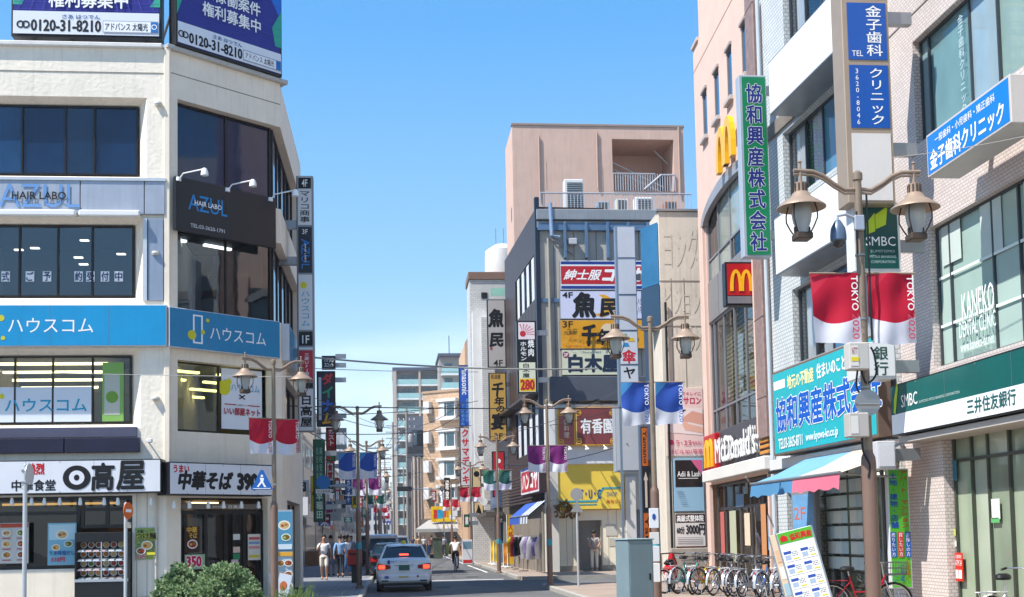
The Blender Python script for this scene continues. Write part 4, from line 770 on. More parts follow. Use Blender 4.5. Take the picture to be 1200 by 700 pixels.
# ================================================================== hamburger restaurant building
FM = FR(903, 29.3, vp=530, py=350); XM = FM.uv(822, 300)[0]   # negative: runs away to the left
def rm(*a, off=0): return FM.rect(*a, off=off)
bm_ = thing('pink_restaurant_building', 'pink building with narrow slit windows, an arched glazed bay and burger restaurant', 'building', FM.o, FM.ang)
PINK = paint('#d9bcae', .75, .06, streak=.18, bump=.1)
XM0 = FM.uv(812, 60)[0]; ztm = FM.uv(812, 60)[1]; xst = FM.uv(818, 40)[0]
sl_ = [rm(823, 110, 174, 829), rm(836.5, 86, 149, 843), rm(851, 57, 126, 858), rm(868, 26, 86, 875)]
zarc = FM.uv(830, 262)[1]; bay = (FM.uv(828, 300)[0], FM.uv(885, 300)[0]); zb2 = FM.uv(835, 376)[1]; 
bx0, bx1 = bay; zb0 = FM.uv(840, 345)[1]; zt0 = FM.uv(870, 190)[1]; 
wv = [(bx0, bx1, 4.55, zt0)]
z_slt = [max(s_[3] for s_ in sl_), min(s_[2] for s_ in sl_)]
holes = [(s_[0], s_[1], z_slt[1] + .15, z_slt[0] - .15) for s_ in sl_]
gmh = (XM0 + .5, -.9, .12, FM.uv(850, 565)[1])
wall(bm_, XM0, -.75, 0, ztm, holes + [(bx0, bx1, 4.3, zt0), gmh], PINK, .1, D=9)
MB().box(xst, -.0, .02, 9, ztm - .01, ztm + 2.2).build('upper_storey', PINK, bm_)
MB().cbox(XM0 - .04, xst, -.06, .3, ztm, ztm + .12, .01).cbox(xst - .04, 0, -.05, .3, ztm + 2.2, ztm + 2.32, .01).build('coping', paint('#c9b3a6', .5, .1), bm_)
for h in holes:
    window(bm_, h, .08, paint('#8f8a86', .4, .1, .4), dglass('#2f5f86', .05), fw=.04); MB().cbox(h[0] - .08, h[1] + .08, -.12, .02, h[2] - .12, h[2], .01).build('sill', paint('#b9b2ae', .5, .1), bm_)
    MB().cbox(h[0] - .05, h[1] + .05, -.06, .02, h[3], h[3] + .1, .01).build('lintel', paint('#a3968f', .5, .1), bm_)
for z in (FM.uv(812, 88)[1],): MB().box(XM0, -.75, -.008, .004, z, z + .02).build('wall_joint', paint('#a88374', .8, .1), bm_)
GRAN = paint('#8d7670', .55, .22, bump=.1, scale=6); MB().cbox(-.78, 0, -.22, 1, 4.0, ztm + 2, .02).build('granite_pilaster', GRAN, bm_)
for z in range(5, 17, 2): MB().box(-.785, .005, -.226, -.2, z, z + .02).build('stone_joint', paint('#5d4c48', .8, .1), bm_)
MB().cbox(bx0 - .5, bx0 - .06, -.12, .3, 4.0, zarc, .02).build('pink_pilaster', PINK, bm_); MB().cbox(bx1 + .02, bx1 + .4, -.12, .3, 4.0, zt0 + .5, .02).build('pink_pilaster', PINK, bm_)
# arched bay: grey arch, glazing grid, grey spandrel, lower glazing
GB = paint('#8f8f95', .4, .08, .4); mb = MB(); n = 14; cx = (bx0 + bx1) / 2; hw_ = (bx1 - bx0) / 2
arc = lambda t, e: (cx - (hw_ + e) * math.cos(t), zarc + (zt0 - zarc + e) * math.sin(t) + .0)
for i in range(n):
    a = math.pi * i / n; b = math.pi * (i + 1) / n; mb.prism([arc(a, -.12), arc(b, -.12), arc(b, .22), arc(a, .22)], -.12, .05)
mb.build('arch_band', paint('#a2a2a6', .4, .08, .3), bm_)
za1 = FM.uv(835, 376)[1]; za2 = FM.uv(832, 330)[1]
window(bm_, (bx0, bx1, za2, zt0), .12, GB, None, [.24, .5, .75], [.3], fw=.06, gms=[dglass('#7f8c88', .06, .7, .3), glass('#cdd6d2', .2), dglass('#95a09a', .06, .7, .25)])
MB().cbox(bx0, bx1, .0, .2, za1, za2, .01).build('spandrel_panel', paint('#8d8a8a', .4, .08, .3), bm_)
for k_ in (.25, .5, .75): x = bx0 + (bx1 - bx0) * k_; MB().box(x, x + .02, -.006, .01, za1, za2).build('panel_joint', paint('#66646a', .6, .1), bm_)
window(bm_, (bx0, bx1, 4.35, za1), .12, GB, glass('#d6dad2', .16), [.08, .3, .52, .74, .93], [.27], fw=.06)
mb = MB(); 
for i in range(22): z = 5.55 + i * .13; mb.box(bx0 + (bx1 - bx0) * .1, bx0 + (bx1 - bx0) * .98, .34, .4, z, z + .09) if z < za1 - .1 else None
mb.build('venetian_blind', paint('#cfc8b2', .7, .06), bm_); room(bm_, bx0, bx1, .6, 3, 4.2, zt0 - .05, paint('#8a857a', .8, .2))
mb = MB()
for i in range(5):
    for j in range(6): mb.box(bx0 + .5 + i * .75, bx0 + 1.05 + i * .75, .42, .43, za2 + .5 + j * .5, za2 + .85 + j * .5)
mb.build('window_sheet', flat('#d5d5cc'), bm_)['kind'] = 'stuff'
# big yellow arches on the wall
def arches(par, cx, z0, wd, ht, y, d, mat, th):
    """two tall parabolic arches"""
    mb = MB(); n = 12
    for s_ in (-1, 1):
        c = cx + s_ * wd / 4; o, i_ = [], []
        for k_ in range(n + 1):
            t = math.pi * k_ / n; hw2 = wd / 4; o.append((c - (hw2 + th * .28) * math.cos(t), z0 + ht * (math.sin(t) ** .75))); i_.append((c - (hw2 - th * .72) * math.cos(t) * 1.0, z0 + (ht - th * 1.0) * (math.sin(t) ** .8)))
        yy = y + (.003 if s_ > 0 else 0)
        for k_ in range(n): mb.prism([o[k_], o[k_ + 1], i_[k_ + 1], i_[k_]], yy, yy + d)
    return mb.build('yellow_arches', mat, par)
YEL = paint('#f0b41a', .3, .05); RED = paint('#b3161f', .3, .08)
wm = thing('wall_arches', 'large yellow double arches standing on the curved band of the pink wall', 'sign', FM.o, FM.ang); r = rm(839, 155, 207, 857, off=-.3); arches(wm, (r[0] + r[1]) / 2, r[2], r[1] - r[0], r[3] - r[2], -.32, .14, YEL, .27)
# projecting square sign
t, W_, P = vsign('burger_projecting_sign', 'square red projecting sign with yellow double arches on dark frame', 850, 887, (307, 358), 30.6, BKF, .3, brk=(.35,)); h = P[0][1]
a = panel(t, .05, W_ - .05, (h * .24, h), RED); panel(t, .05, W_ - .05, (.05, h * .22), paint('#77777f', .4, .08)); arches(t, W_ / 2, h * .34, W_ * .66, h * .52, -.03, .015, YEL, .09)
# green projecting company sign
t, W_, P = vsign('company_projecting_sign', 'long green projecting sign with eight dark blue white edged characters', 869, 901, (88, 301), 28.2, paint('#b5bcc6', .35, .06, .3), .3, brk=(.1, .9)); a = panel(t, .07, W_ - .03, P[0], paint('#0d7d51', .35, .1)); txt(a, '協和興産株式会社', .14, W_ - .1, P[0][0] + .05, P[0][1] - .15, -.018, flat('#22307c'), vert=True, bold=.03, edge=WHITE, edgeb=.028)
# fascia with white 3-D name, slats and arch box
zf0 = FM.uv(828, 567)[1]; zf1 = FM.uv(828, 522)[1]; off = -.2
fas = thing('burger_fascia', 'dark fascia with raised white restaurant name between orange striped slats', 'sign', FM.o, FM.ang)
xa, xb, xc, xd = FM.uv(826, 540, off)[0], FM.uv(840, 540, off)[0], FM.uv(889, 540, off)[0], -.05
MB().cbox(xa, xd, -.1, .1, zf0 + .35, zf1 + .25, .01).build('backing', paint('#55555c', .4, .1, .4), fas); MB().cbox(xa, xd, -.3, .1, zf0, zf0 + .34, .02).build('white_ledge', paint('#dedcd6', .4, .05), fas)
hgt = zf1 - zf0; txt(fas, "McDonald's", xb + .15, xc, zf0 + .5, zf1 - .0, -.28, paint('#f2f2f0', .3, .02), bold=.03)
for z_ in range(8): txt(fas, "McDonald's", xb + .15, xc, zf0 + .5, zf1 - .0, -.275 + z_ * .02, paint('#dddddd', .4, .02), bold=.022, name='letter_side') if z_ % 3 == 0 else None
MB().cbox(xa + .12, xb, -.25, -.05, zf0 + .3, zf1 + .2, .02).build('red_box', RED, fas); arches(fas, (xa + .12 + xb) / 2, zf0 + .42, (xb - xa) * .62, hgt * .7, -.3, .045, YEL, .2)
for x0_, x1_ in ((min(xc + .15, -.9), xd - .05), (xa - .25, xa + .08)):
    for i in range(7): z = zf0 + .42 + i * (hgt - .2) / 7; MB().cbox(x0_, x1_, -.17, -.09, z, z + .075, .01).build('slat', paint('#c98a3e', .5, .08), fas)
# ground floor of the restaurant
r = gmh; room(bm_, r[0], r[1], .8, 5, .1, r[3], paint('#8d7868', .8, .25), lights=3); window(bm_, (r[0], r[1], .14, r[3]), .3, paint('#6a6562', .4, .1, .4), glass('#c9c4ba', .12), [.14, .3, .42, .6, .8], [.75], fw=.08, name='restaurant_glazing')
for i, (x, z, w1, h1_, c) in enumerate(((-7.2, 1.0, .5, 1.3, '#b8605a'), (-6.0, .8, .8, 1.5, '#b0b49a'), (-4.2, 1.3, .6, .9, '#d9c9b0'), (-2.4, .5, .5, 1.9, '#c88a5a'), (-1.75, 1.2, .45, .9, '#7a9ab8'), (-5.1, 2.4, .9, .35, '#6f8fae'))): MB().box(x, x + w1, .2, .205, z, z + h1_).build('window_poster', flat(c), bm_)
x, z = FM.uv(900, 565, -.2); MB().tube([(x - 1.6, -.2, 2.9), (x + .6, -.9, 3.0)], .025).build('arm', STEEL, bm_)

# ================================================================== concrete side wall with posters
f7 = perp(775, 38.2, 400); x1 = f7.uv(823, 300)[0]; zc = f7.uv(780, 248)[1]
cb_ = thing('concrete_sign_building', 'narrow stained concrete building with faint removed lettering and salon posters', 'building', f7.o, f7.ang)
CONC = paint('#d3c9ba', .85, .08, streak=.4, bump=.25, bscale=14); MB().cbox(0, x1, 0, 1.3, 0, zc, .02).build('wall', CONC, cb_)
for py in (330, 383, 462): z = f7.uv(780, py)[1]; MB().box(0, x1, -.012, .004, z, z + .03).build('panel_joint', paint('#8a8072', .9, .1), cb_)
for px in (785, 800): x = f7.uv(px, 300)[0]; MB().box(x, x + .02, -.01, .004, 4.5, zc - 2.2).build('panel_joint', paint('#8a8072', .9, .1), cb_)
MB().cbox(-.06, x1, -.06, .2, zc, zc + .08, .01).build('coping', STEEL, cb_)
txt(cb_, 'ヨシダ', .15, x1 - .1, zc - 1.9, zc - .5, -.01, paint('#cdc3b3', .9, .10), bold=-.01); txt(cb_, 'ビジョン', .15, x1 - .1, zc - 3.4, zc - 2.4, -.01, paint('#cdc3b3', .9, .10), bold=-.01); txt(cb_, 'タビコン', .15, x1 - .1, zc - 4.6, zc - 3.6, -.01, paint('#cdc3b3', .9, .10), bold=-.01)
zs1 = f7.uv(775, 300)[1]; mb = MB(); mb.add([(-.5, 2.3, zs1 - 2.0), (-.05, 0, zs1 - 2.6), (-.05, 0, zc - .3), (-.5, 2.3, zc - 1.6)], [(0, 1, 2, 3)]); 
mb = MB(); mb.prism_z([(-.40, .9), (-.02, .02), (-.02, 1.2)], zs1 - .9, zc - .35); mb.build('blue_glazed_bay', paint('#2f6a94', .25, .15), cb_)
mb = MB(); mb.prism_z([(-.43, .92), (-.02, -.01), (-.02, 1.2)], zs1 - 2.3, zs1 - .92); mb.build('bay_base', paint('#2b4660', .5, .1), cb_)
r = f7.rect(779, 455, 535, 824); sg = Sign('salon_poster', 'pink and white salon advertisement with a pair of hands on concrete wall', f7, r, .04, flat('#e6c9c4'), CONC, rim=.005, cat='poster')
sg.t('自分でキレイに', .25, .88, .95, .94, flat('#c8305a'), bold=.01); sg.t('セルサロン', .15, .76, .95, .86, flat('#c8305a'), bold=.03); sg.poly([(.02, .35), (.98, .3), (.98, .7), (.02, .72)], flat('#e9d8d4')); 
sg.poly([(.98, .62), (.7, .66), (.45, .56), (.4, .48), (.6, .5), (.98, .45)], flat('#d9a08c')); sg.poly([(.2, .5), (.42, .47), (.5, .38), (.98, .33), (.98, .42), (.6, .47), (.4, .55), (.25, .58)], flat('#e0b09c')); sg.poly([(.35, .68), (.55, .68), (.45, .64)], BLACK)
sg.disc(.12, .2, .04, flat('#c83a6a')); sg.t('ラ・エヌ', .25, .15, .65, .23, flat('#c83a6a'), bold=.02); sg.t('亀有南口', .68, .16, .95, .22, flat('#c83a6a'), bold=0); sg.t('B1ビル301号室', .05, .03, .95, .1, flat('#c83a6a'), bold=.01)
r = f7.rect(788, 538, 600, 824); sg = Sign('lash_salon_board', 'light blue board holding a black eyelash salon panel with pink corner', f7, r, .12, flat('#8fb4cc'), paint('#7fa6c0', .4, .05), rim=.02); sg.q(.05, .46, .95, .97, paint('#1e1a1c', .3, .1)); sg.poly([(.58, .97), (.95, .97), (.95, .68)], flat('#d0608a')); sg.t('Adii & Lash', .12, .66, .88, .76, WHITE, bold=.01); sg.q(.15, .62, .8, .63, WHITE)
for i in range(8): sg.q(.08 + .02 * i, .38 - .035 * i, .3 + .02 * i, .39 - .035 * i, flat('#6f94ac'))
r = f7.rect(790, 602, 648, 826); sg = Sign('chiropractic_board', 'brown and white massage price board low on the concrete wall', f7, r, .1, flat('#d6d2ce'), paint('#b8b0a6', .5, .1), rim=.02); sg.q(.01, .76, .99, .98, paint('#3a2320', .4, .1)); sg.t('高級式整体院', .06, .79, .94, .95, WHITE, bold=.03); sg.t('60分', .05, .48, .3, .66, BLACK, bold=.03); sg.t('3000円', .36, .45, .97, .72, BLACK, bold=.03)
for i in range(4): sg.q(.06, .22 + i * .05, .9, .235 + i * .05, flat('#8d8a90'))
sg.q(.01, .02, .99, .16, paint('#4a2420', .4, .1)); sg.t('10:00～20:00', .1, .05, .7, .12, flat('#d8b0a0'), bold=0)
# lower grey wall strip and pipes under the boards
MB().cbox(.1, x1 - .1, -.15, 0, .12, 1.2, .02).build('plinth', paint('#9a948a', .8, .12, streak=.3), cb_)
MB().tube([(.15, -.08, .2), (.15, -.08, zc - 3)], .04).build('drain_pipe', BKF, cb_)
# ================================================================== grey building with the yellow shop front (middle)
YT = 51.5
f = perp(632, YT, 380); FT = f
def rt(*a, off=0): return FT.rect(*a, off=off)
xr = FT.uv(776, 300)[0]; zt = FT.uv(640, 245)[1]
GRY = paint('#b5b0a6', .7, .1, streak=.35, bump=.15); GRYD = paint('#8d9398', .5, .12, .2, streak=.25)
tb = thing('grey_sign_building', 'weathered grey building covered with restaurant signboards above a yellow shop front', 'building', FT.o, FT.ang)
gd = rt(695, 596, 712, 712); zg = FT.uv(690, 598)[1]
MB().box(0, xr, 0, 9, zg + .0, zt).build('wall', GRY, tb)
MB().box(-.03, xr, -.02, 0.01, 0, zg).build('ground_wall', paint('#e3d8c0', .7, .05, streak=.12), tb) if False else None
# roof edge, channel, blue ribs
z = lambda y, px=660: FT.uv(px, y)[1]
MB().cbox(-.05, xr, -.25, 0, z(259), z(247), .02).cbox(-.05, xr, -.12, 0, z(268), z(260), .01).build('roof_channel', GRYD, tb)
BLUEST = paint('#5f7c9a', .45, .12, .3); MB().cbox(0, xr, -.18, -.0, z(268) - .12, z(263), .01).build('top_rail', BLUEST, tb)
for px in (661, 686, 711, 735, 758): x = FT.uv(px, 280)[0]; MB().prism_z([(x - .05, -.02), (x + .05, -.02), (x + .05, -.35), (x - .05, -.35)], z(304), z(262)).build('rib', BLUEST, tb)
for px in (648, 672, 698, 724, 748): x = FT.uv(px, 280)[0]; MB().box(x, x + .03, -.008, .004, z(520), z(268)).build('panel_joint', paint('#6f6b64', .8, .1), tb)
MB().cbox(.0, xr, -.06, 0, z(355), z(350), .01).build('steel_band', BLUEST, tb)
MB().cbox(FT.uv(665, 280)[0], FT.uv(675, 280)[0], -.3, 0, z(288), z(281), .02).build('wall_lamp', paint('#b9bcc0', .4, .1), tb)
MB().tube([(.55, -.25, z(240)), (.6, -.25, z(278)), (.95, -.25, z(280))], .09).build('exhaust_pipe', paint('#9fb0c6', .35, .1, .5), tb)
MB().tube([(.45, -.1, z(280)), (.5, -.1, 5)], .06).tube([(.6, -.08, z(281)), (1.6, -.08, z(300))], .03).build('drain_pipe', paint('#a09b90', .6, .1), tb)
# roof railing: balusters one by one
rl = [(.25, FT.uv(812, 240)[0])]; zr0 = z(247); zr1 = z(224)
ra_ = thing('roof_railing', 'pale roof railing along the top of the grey signboard building', 'railing', FT.w(0, .3, zr0), FT.ang); RW = paint('#c4c6ca', .4, .08, .4); hh_ = zr1 - zr0; XRR = rl[0][1]
MB().tube([(.2, 0, hh_), (XRR, 0, hh_)], .035).tube([(.2, 0, .12), (XRR, 0, .12)], .025).build('rail', RW, ra_)
bal = MB().box(-.014, .014, -.014, .014, 0, hh_).mesh('baluster', RW); nb = 46
for i in range(nb): o = link('baluster', bal, ra_); o.location = (.2 + (XRR - .2) * i / (nb - 1), 0, 0)
# rooftop plant
for (px0, px1, y0, y1, nm, lb) in ((661, 684, 210, 247, 'air_conditioner', 'tall white air conditioner cabinet on the flat roof before the pink wall'), (744, 765, 231, 247, 'air_conditioner', 'low white air conditioner unit near the right end of the roof railing')):
    r = FT.rect(px0, y0, y1, px1, off=1.0); a = thing(nm, lb, 'air conditioner', FT.w(r[0], 1.0, r[2]), FT.ang, 'air conditioners on roofs'); W_ = r[1] - r[0]; h = r[3] - r[2]
    MB().cbox(0, W_, 0, .5, 0, h, .03).build('case', paint('#dcdcda', .4, .06), a); mb = MB(); n = int(h / .09)
    for i in range(n): mb.box(.14 * W_, .94 * W_, -.03, -.0, .06 + i * .085, .09 + i * .085)
    mb.build('grille', paint('#3b3d44', .5, .1), a)
# ------ pink building behind
FP = perp(601, 66, 200); xr2 = FP.uv(802, 200)[0]; zp = FP.uv(650, 148)[1]; PK2 = paint('#c9ab9c', .8, .07, streak=.28, bump=.08)
pb = thing('pink_apartment_building', 'plain pinkish building with a deep open balcony behind the grey roof', 'building', FP.o, FP.ang)
rr = FP.rect(717, 163, 224, 790); wall(pb, 0, xr2, 0, zp, [rr], PK2, 3.0, D=4.2)
MB().box(rr[0], rr[1], 3.0, 3.2, rr[2], rr[3]).build('balcony_back', PK2, pb); MB().cbox(-.05, xr2 + .05, -.05, .3, zp, zp + .15, .02).build('coping', paint('#8d7f78', .6, .1), pb)
MB().box(rr[0] + 4, rr[1] - .3, 2.8, 2.99, rr[2], rr[2] + 1.7).build('door', paint('#3b4650', .4, .2), pb)
FPL = FR(0, 0, ang=math.atan2(SD.y, SD.x) + math.pi, o=FP.o); 
MB().box(-.004, .0, 1, 1.4, zp - 5.2, zp - 4.4).build('side_window', BKF, pb)
br = thing('balcony_railing', 'white balcony railing with stair rail in the deep opening of the pink building', 'railing', FP.w(rr[0], -.06, rr[2]), FP.ang); W_ = rr[1] - rr[0]; h = FP.uv(740, 204)[1] - rr[2]; MB().tube([(0, 0, h), (W_ * .68, 0, h)], .04).tube([(W_ * .5, 0, .1), (W_ * .78, 0, h * .95), (W_, 0, h * .95)], .05).build('rail', RW, br)
bal2 = MB().box(-.02, .02, -.02, .02, 0, h).mesh('baluster', RW)
for i in range(26): o = link('baluster', bal2, br); o.location = (W_ * i / 25, 0, 0)
br2 = thing('stair_rail', 'slanting stair rail inside the balcony of the pink building', 'railing', FP.w(rr[0], 1.2, rr[2]), FP.ang); MB().tube([(.1, 0, h * 2.1), (3.2, 0, h * .6)], .04).tube([(.1, 0, h * 1.7), (3.2, 0, h * .25)], .04).build('rail', RW, br2)
MB().tube([(W_ * .75, -.1, rr[3] - rr[2] - .3), (W_ * .98, -.15, h * 1.9)], .05).build('wall_pipe', paint('#9c9894', .5, .1), br2)
# ------ brown street side of the grey building (own frame, running away)
FB2 = FR(0, 0, vp=400, o=FT.o + Vector((-.02, 0, 0))); lb_ = -FB2.uv(593, 400)[0]
bb_ = thing('brown_clad_building', 'brown metal clad building with pale blinds in tall windows beside the grey one', 'building', FB2.o, FB2.ang)
BRN = paint('#42322f', .45, .1, .2, streak=.1); wz = lambda px, y: FB2.uv(px, y)[1]
ww = [(FB2.uv(604, 350)[0], FB2.uv(627, 350)[0], wz(604, 378), wz(604, 330)), (FB2.uv(602, 350)[0], FB2.uv(629, 350)[0], wz(604, 536), wz(604, 488)), ]
z3b, z3t = wz(626, 340), wz(626, 305); ww[0] = (ww[0][0], ww[0][1], wz(626, 352), wz(626, 298)); ww[1] = (ww[1][0], ww[1][1], wz(626, 530), wz(626, 470))
wall(bb_, -lb_, -.02, 3.0, zt + .1, ww, BRN, .2, D=3)
for h in ww:
    window(bb_, h, .12, BKF, dglass('#242a33', .06), [.25, .5, .75], fw=.08)
    for k_ in range(4): x = h[0] + (h[1] - h[0]) * (k_ + .35) / 4; MB().box(x, x + (h[1] - h[0]) * .11, .02, .04, h[2] + .05, h[3] - .05).build('white_blind', paint('#cfd3dc', .6, .05), bb_)
for i in range(int(lb_ / .9)): MB().box(-.9 * i - .02, -.9 * i, -.008, .002, ww[1][3] + .2, ww[0][2] - .1).build('clad_joint', BKF, bb_)
MB().cbox(-.12, .12, -.1, .1, 3, zt + .5, .02).build('dark_corner_post', paint('#1f2a3c', .4, .1, .2), bb_)
MB().cbox(-lb_, -.1, -.5, 0, ww[1][3] + .1, ww[1][3] + .25, .02).build('ledge', BRN, bb_)
# balcony slats of the lower floor
zl0, zl1 = wz(626, 590), wz(626, 556)
for i in range(9): MB().cbox(-lb_ + .2, -.2, -.45, -.40, zl0 + i * (zl1 - zl0) / 9, zl0 + (i + .6) * (zl1 - zl0) / 9, .01).build('balcony_slat', paint('#4a3c3a', .5, .1), bb_)
MB().box(-lb_, -.03, 0, 3, .12, 3.0).build('ground_wall', paint('#7f776e', .7, .15), bb_)
# ------ boards on the grey building
r = rt(656, 305, 340, 755, off=-.3); sg = Sign('menswear_board', 'red white and blue menswear board with slanted white characters', FT, r, .3, paint('#e4e6ea', .3, .04), STEEL, rim=.02)
sg.q(.01, .86, .99, .96, flat('#1c3a86')); sg.q(.01, .04, .99, .14, flat('#1c3a86')); sg.q(.01, .2, .99, .8, paint('#b8202c', .35, .06)); sg.t('紳士服', .06, .34, .48, .68, WHITE, bold=.03, shear=.1); sg.t('コナカ', .52, .3, .98, .72, WHITE, bold=.07, shear=.1)
r = rt(656, 341, 374, 755, off=-.3); sg = Sign('fish_pub_board', 'pale 4F pub board with heavy brushed characters and a yellow moon', FT, r, .3, paint('#cdd0e6', .3, .04), STEEL, rim=.02)
sg.disc(.5, .47, .40, flat('#e0a524')); sg.disc(.42, .52, .34, flat('#cdd0e6')); sg.t('4F', .03, .75, .15, .95, BLACK, bold=.02); sg.t('魚', .16, .08, .42, .92, BLACK, bold=.06, shear=.08); sg.t('民', .48, .1, .68, .7, BLACK, bold=.06, shear=.08); sg.t('いき', .9, .5, .98, .75, BLACK, bold=0); sg.t('いち', .9, .2, .98, .45, BLACK, bold=0)
r = rt(656, 375, 409, 755, off=-.3); sg = Sign('banquet_pub_board', 'golden yellow 3F pub board with brush characters and pale blossom', FT, r, .3, paint('#d99a1e', .3, .12, scale=.8), STEEL, rim=.02)
for i in range(50): sg.disc(random.random() * .25 + .03, random.random() ** 2 * .5 + .06, .02, flat(random.choice(['#c2601e', '#e0b060', '#d07a20'])), n=5)
sg.disc(.56, .62, .24, flat('#d9c8a8')); sg.t('3F', .03, .72, .15, .94, BLACK, bold=.02); sg.t('居酒屋', .04, .48, .2, .6, BLACK, bold=0); sg.t('千', .26, .1, .42, .8, BLACK, bold=.06, shear=.1); sg.t('年の宴', .44, .12, .86, .66, BLACK, bold=.05, shear=.1)
r = rt(658, 410, 440, 742, off=-.3); sg = Sign('white_pub_board', 'cream 2F pub board with three wide dark blue characters', FT, r, .3, paint('#d2d4b8', .3, .05), STEEL, rim=.02); sg.disc(.06, .8, .13, flat('#8a3a50')); sg.t('2F', .03, .74, .09, .87, WHITE, bold=.01); sg.t('白木屋', .1, .14, .8, .8, flat('#1f2f48'), bold=.06); sg.t('Since 1983', .3, .86, .55, .93, flat('#3a6a8a'), bold=0)
# grey-blue slanted wall + white shop band + red gold restaurant board + yellow shop front
MB().cbox(.35, xr, -.5, 0, z(472), z(443), .03).build('dark_soffit_band', paint('#555b66', .5, .1, .2), tb)
zy1 = z(537); zy0 = z(598)
WB = paint('#dfe0e0', .6, .04, streak=.12, bump=.1)
MB().cbox(.1, FT.uv(727, 500, -.35)[0], -.35, 0, zy1 - .3, z(475), .03).build('white_band', WB, tb)
r = rt(653, 478, 523, 721, off=-.5); sg = Sign('chinese_restaurant_board', 'maroon restaurant board with white characters in a gold frame', FT, r, .2, paint('#7f4042', .45, .12), paint('#d9a030', .4, .1), off=-.35, rim=.06)
sg.q(.02, .03, .28, .97, paint('#a85550', .45, .12)); sg.q(.28, .03, .3, .97, flat('#e0a83a')); sg.q(.31, .03, .33, .97, flat('#e8c878')); sg.t('有香園', .4, .32, .96, .7, WHITE, bold=.03); sg.t('中国料理', .1, .2, .2, .88, flat('#e8d8c0'), vert=True, bold=.01)
for cx, cz in ((.36, .86), (.36, .12), (.95, .86), (.95, .12), (.05, .86), (.05, .1)):
    sg.ring(cx, cz, .08, .025, flat('#e0a83a')); sg.q(cx - .03, cz - .02, cx + .03, cz + .02, flat('#e0a83a'))
for i in range(3):
    x = .8 + i * 1.2; t = thing('board_lamp', 'thin black arm lamp leaning out over the maroon board, number %s from the gold left edge' % ['one', 'two', 'three'][i], 'lamp', FT.w(x + .6, -.35, z(476)), FT.ang, 'arm lamps over the maroon board')
    t['label'] = ['black arm lamp over the gold left part of maroon restaurant board', 'black arm lamp above the middle of the maroon restaurant board', 'black arm lamp over the last character of the maroon board'][i]
    MB().tube([(0, 0, 0), (-.35, -.9, .15)], .02).build('arm', BKF, t); MB().cbox(-.5, -.25, -1.05, -.85, .0, .12, .02).build('lamp_head', BKF, t)
YW = paint('#f3d052', .4, .04); xy0 = FT.uv(645, 560, -.25)[0]; xy1 = FT.uv(731, 560, -.25)[0]
ys = thing('yellow_shop_front', 'bright yellow shop front board with blue lettering over a cream entrance', 'sign', FT.w(xy0), FT.ang); WY = xy1 - xy0
MB().cbox(0, WY, -.25, -.0, zy0, zy1, .03).build('yellow_board', YW, ys); 
mb = MB(); mb.box(.1, WY * .62, -.262, -.25, zy0 + .32, zy0 + .40); mb.prism([(WY * .62, zy0 + .32), (WY * .62, zy0 + .40), (WY * .7, zy0 + .95), (WY * .72, zy0 + .9)], -.262, -.25); mb.box(WY * .7, WY * .98, -.262, -.25, zy0 + .88, zy0 + .95); mb.build('blue_line', flat('#2f9fb5'), ys)
mb = MB(); mb.box(.1, WY * .62, -.262, -.25, zy0 + .2, zy0 + .24); mb.build('thin_line', flat('#2f9fb5'), ys)
txt(ys, 'T・U・C', WY * .40, WY * .68, zy0 + .47, zy0 + .86, -.265, flat('#1f4f8f'), bold=.02); txt(ys, 'SHOP', WY * .76, WY * .9, zy0 + .55, zy0 + .75, -.265, flat('#2f6f9f'), bold=.0); txt(ys, '亀有北口', WY * .75, WY * .97, zy0 + .25, zy0 + .42, -.265, flat('#b03a2a'), bold=.0)
for i, x in enumerate((.24, .47, .72)):
    t = thing('gooseneck_lamp', ['small gooseneck lamp over the bare part of the yellow board', 'middle gooseneck lamp over the yellow board', 'gooseneck lamp over the yellow board nearest its right end'][i], 'lamp', FT.w(xy0 + x * WY, -.25, zy1), FT.ang, 'gooseneck lamps on the yellow board'); MB().tube([(0, 0, .2), (0, -.3, .5), (0, -.75, .35)], .02).build('arm', WHITE, t); MB().lathe([(.02, .1), (.1, 0), (.09, -.03), (0, -.03)], 10, (0, -.78, .3)).build('lamp_head', WHITE, t, True)
# cream ground floor with a recess
CRM = paint('#f2e6cc', .65, .04, streak=.06); x0g, x1g = FT.uv(655, 640)[0], FT.uv(733, 640)[0]; rx0, rx1 = FT.uv(678, 640)[0], FT.uv(704, 640)[0]; zdt = FT.uv(690, 610)[1]
go = thing('cream_shop_entrance', 'cream panelled ground floor with an open doorway below the yellow board', 'building', FT.o, FT.ang); wall(go, x0g, x1g, 0, zg + .1, [(rx0, rx1, .12, zdt)], CRM, 1.0, D=4, name='wall')
MB().box(rx0, rx1, 1.0, 1.2, 0, zdt).build('recess_wall', CRM, go); MB().box(rx0, rx1, 0, 1.0, .0, .13).build('recess_floor', paint('#8d857a', .8, .1), go)
MB().cbox(rx1 - 1.0, rx1 - .1, .9, .985, .13, zdt - .25, .02).build('door', paint('#a9a08c', .5, .1), go); MB().cbox(rx1 - .75, rx1 - .35, .85, .9, 1.6, 2.2, .02).build('door_window', dglass('#3a4a48'), go)
MB().cbox(rx0 - .06, rx0 + .0, -.03, .1, .12, zdt, .01).cbox(rx1, rx1 + .06, -.03, .1, .12, zdt, .01).build('door_frame', paint('#8d8678', .5, .1), go); MB().cbox(rx0 + .1, rx0 + .5, .8, .98, 1.9, 2.5, .02).build('notice', flat('#8d8a80'), go)
for px, py, w1, h1_, c in ((718, 628, .5, .5, '#c9c4b8'), (722, 640, .9, .35, '#c4bfae')): x, zz_ = FT.uv(px - 8, py); MB().box(x, x + w1, -.02, -.002, zz_, zz_ + h1_).build('wall_notice', flat(c), go)
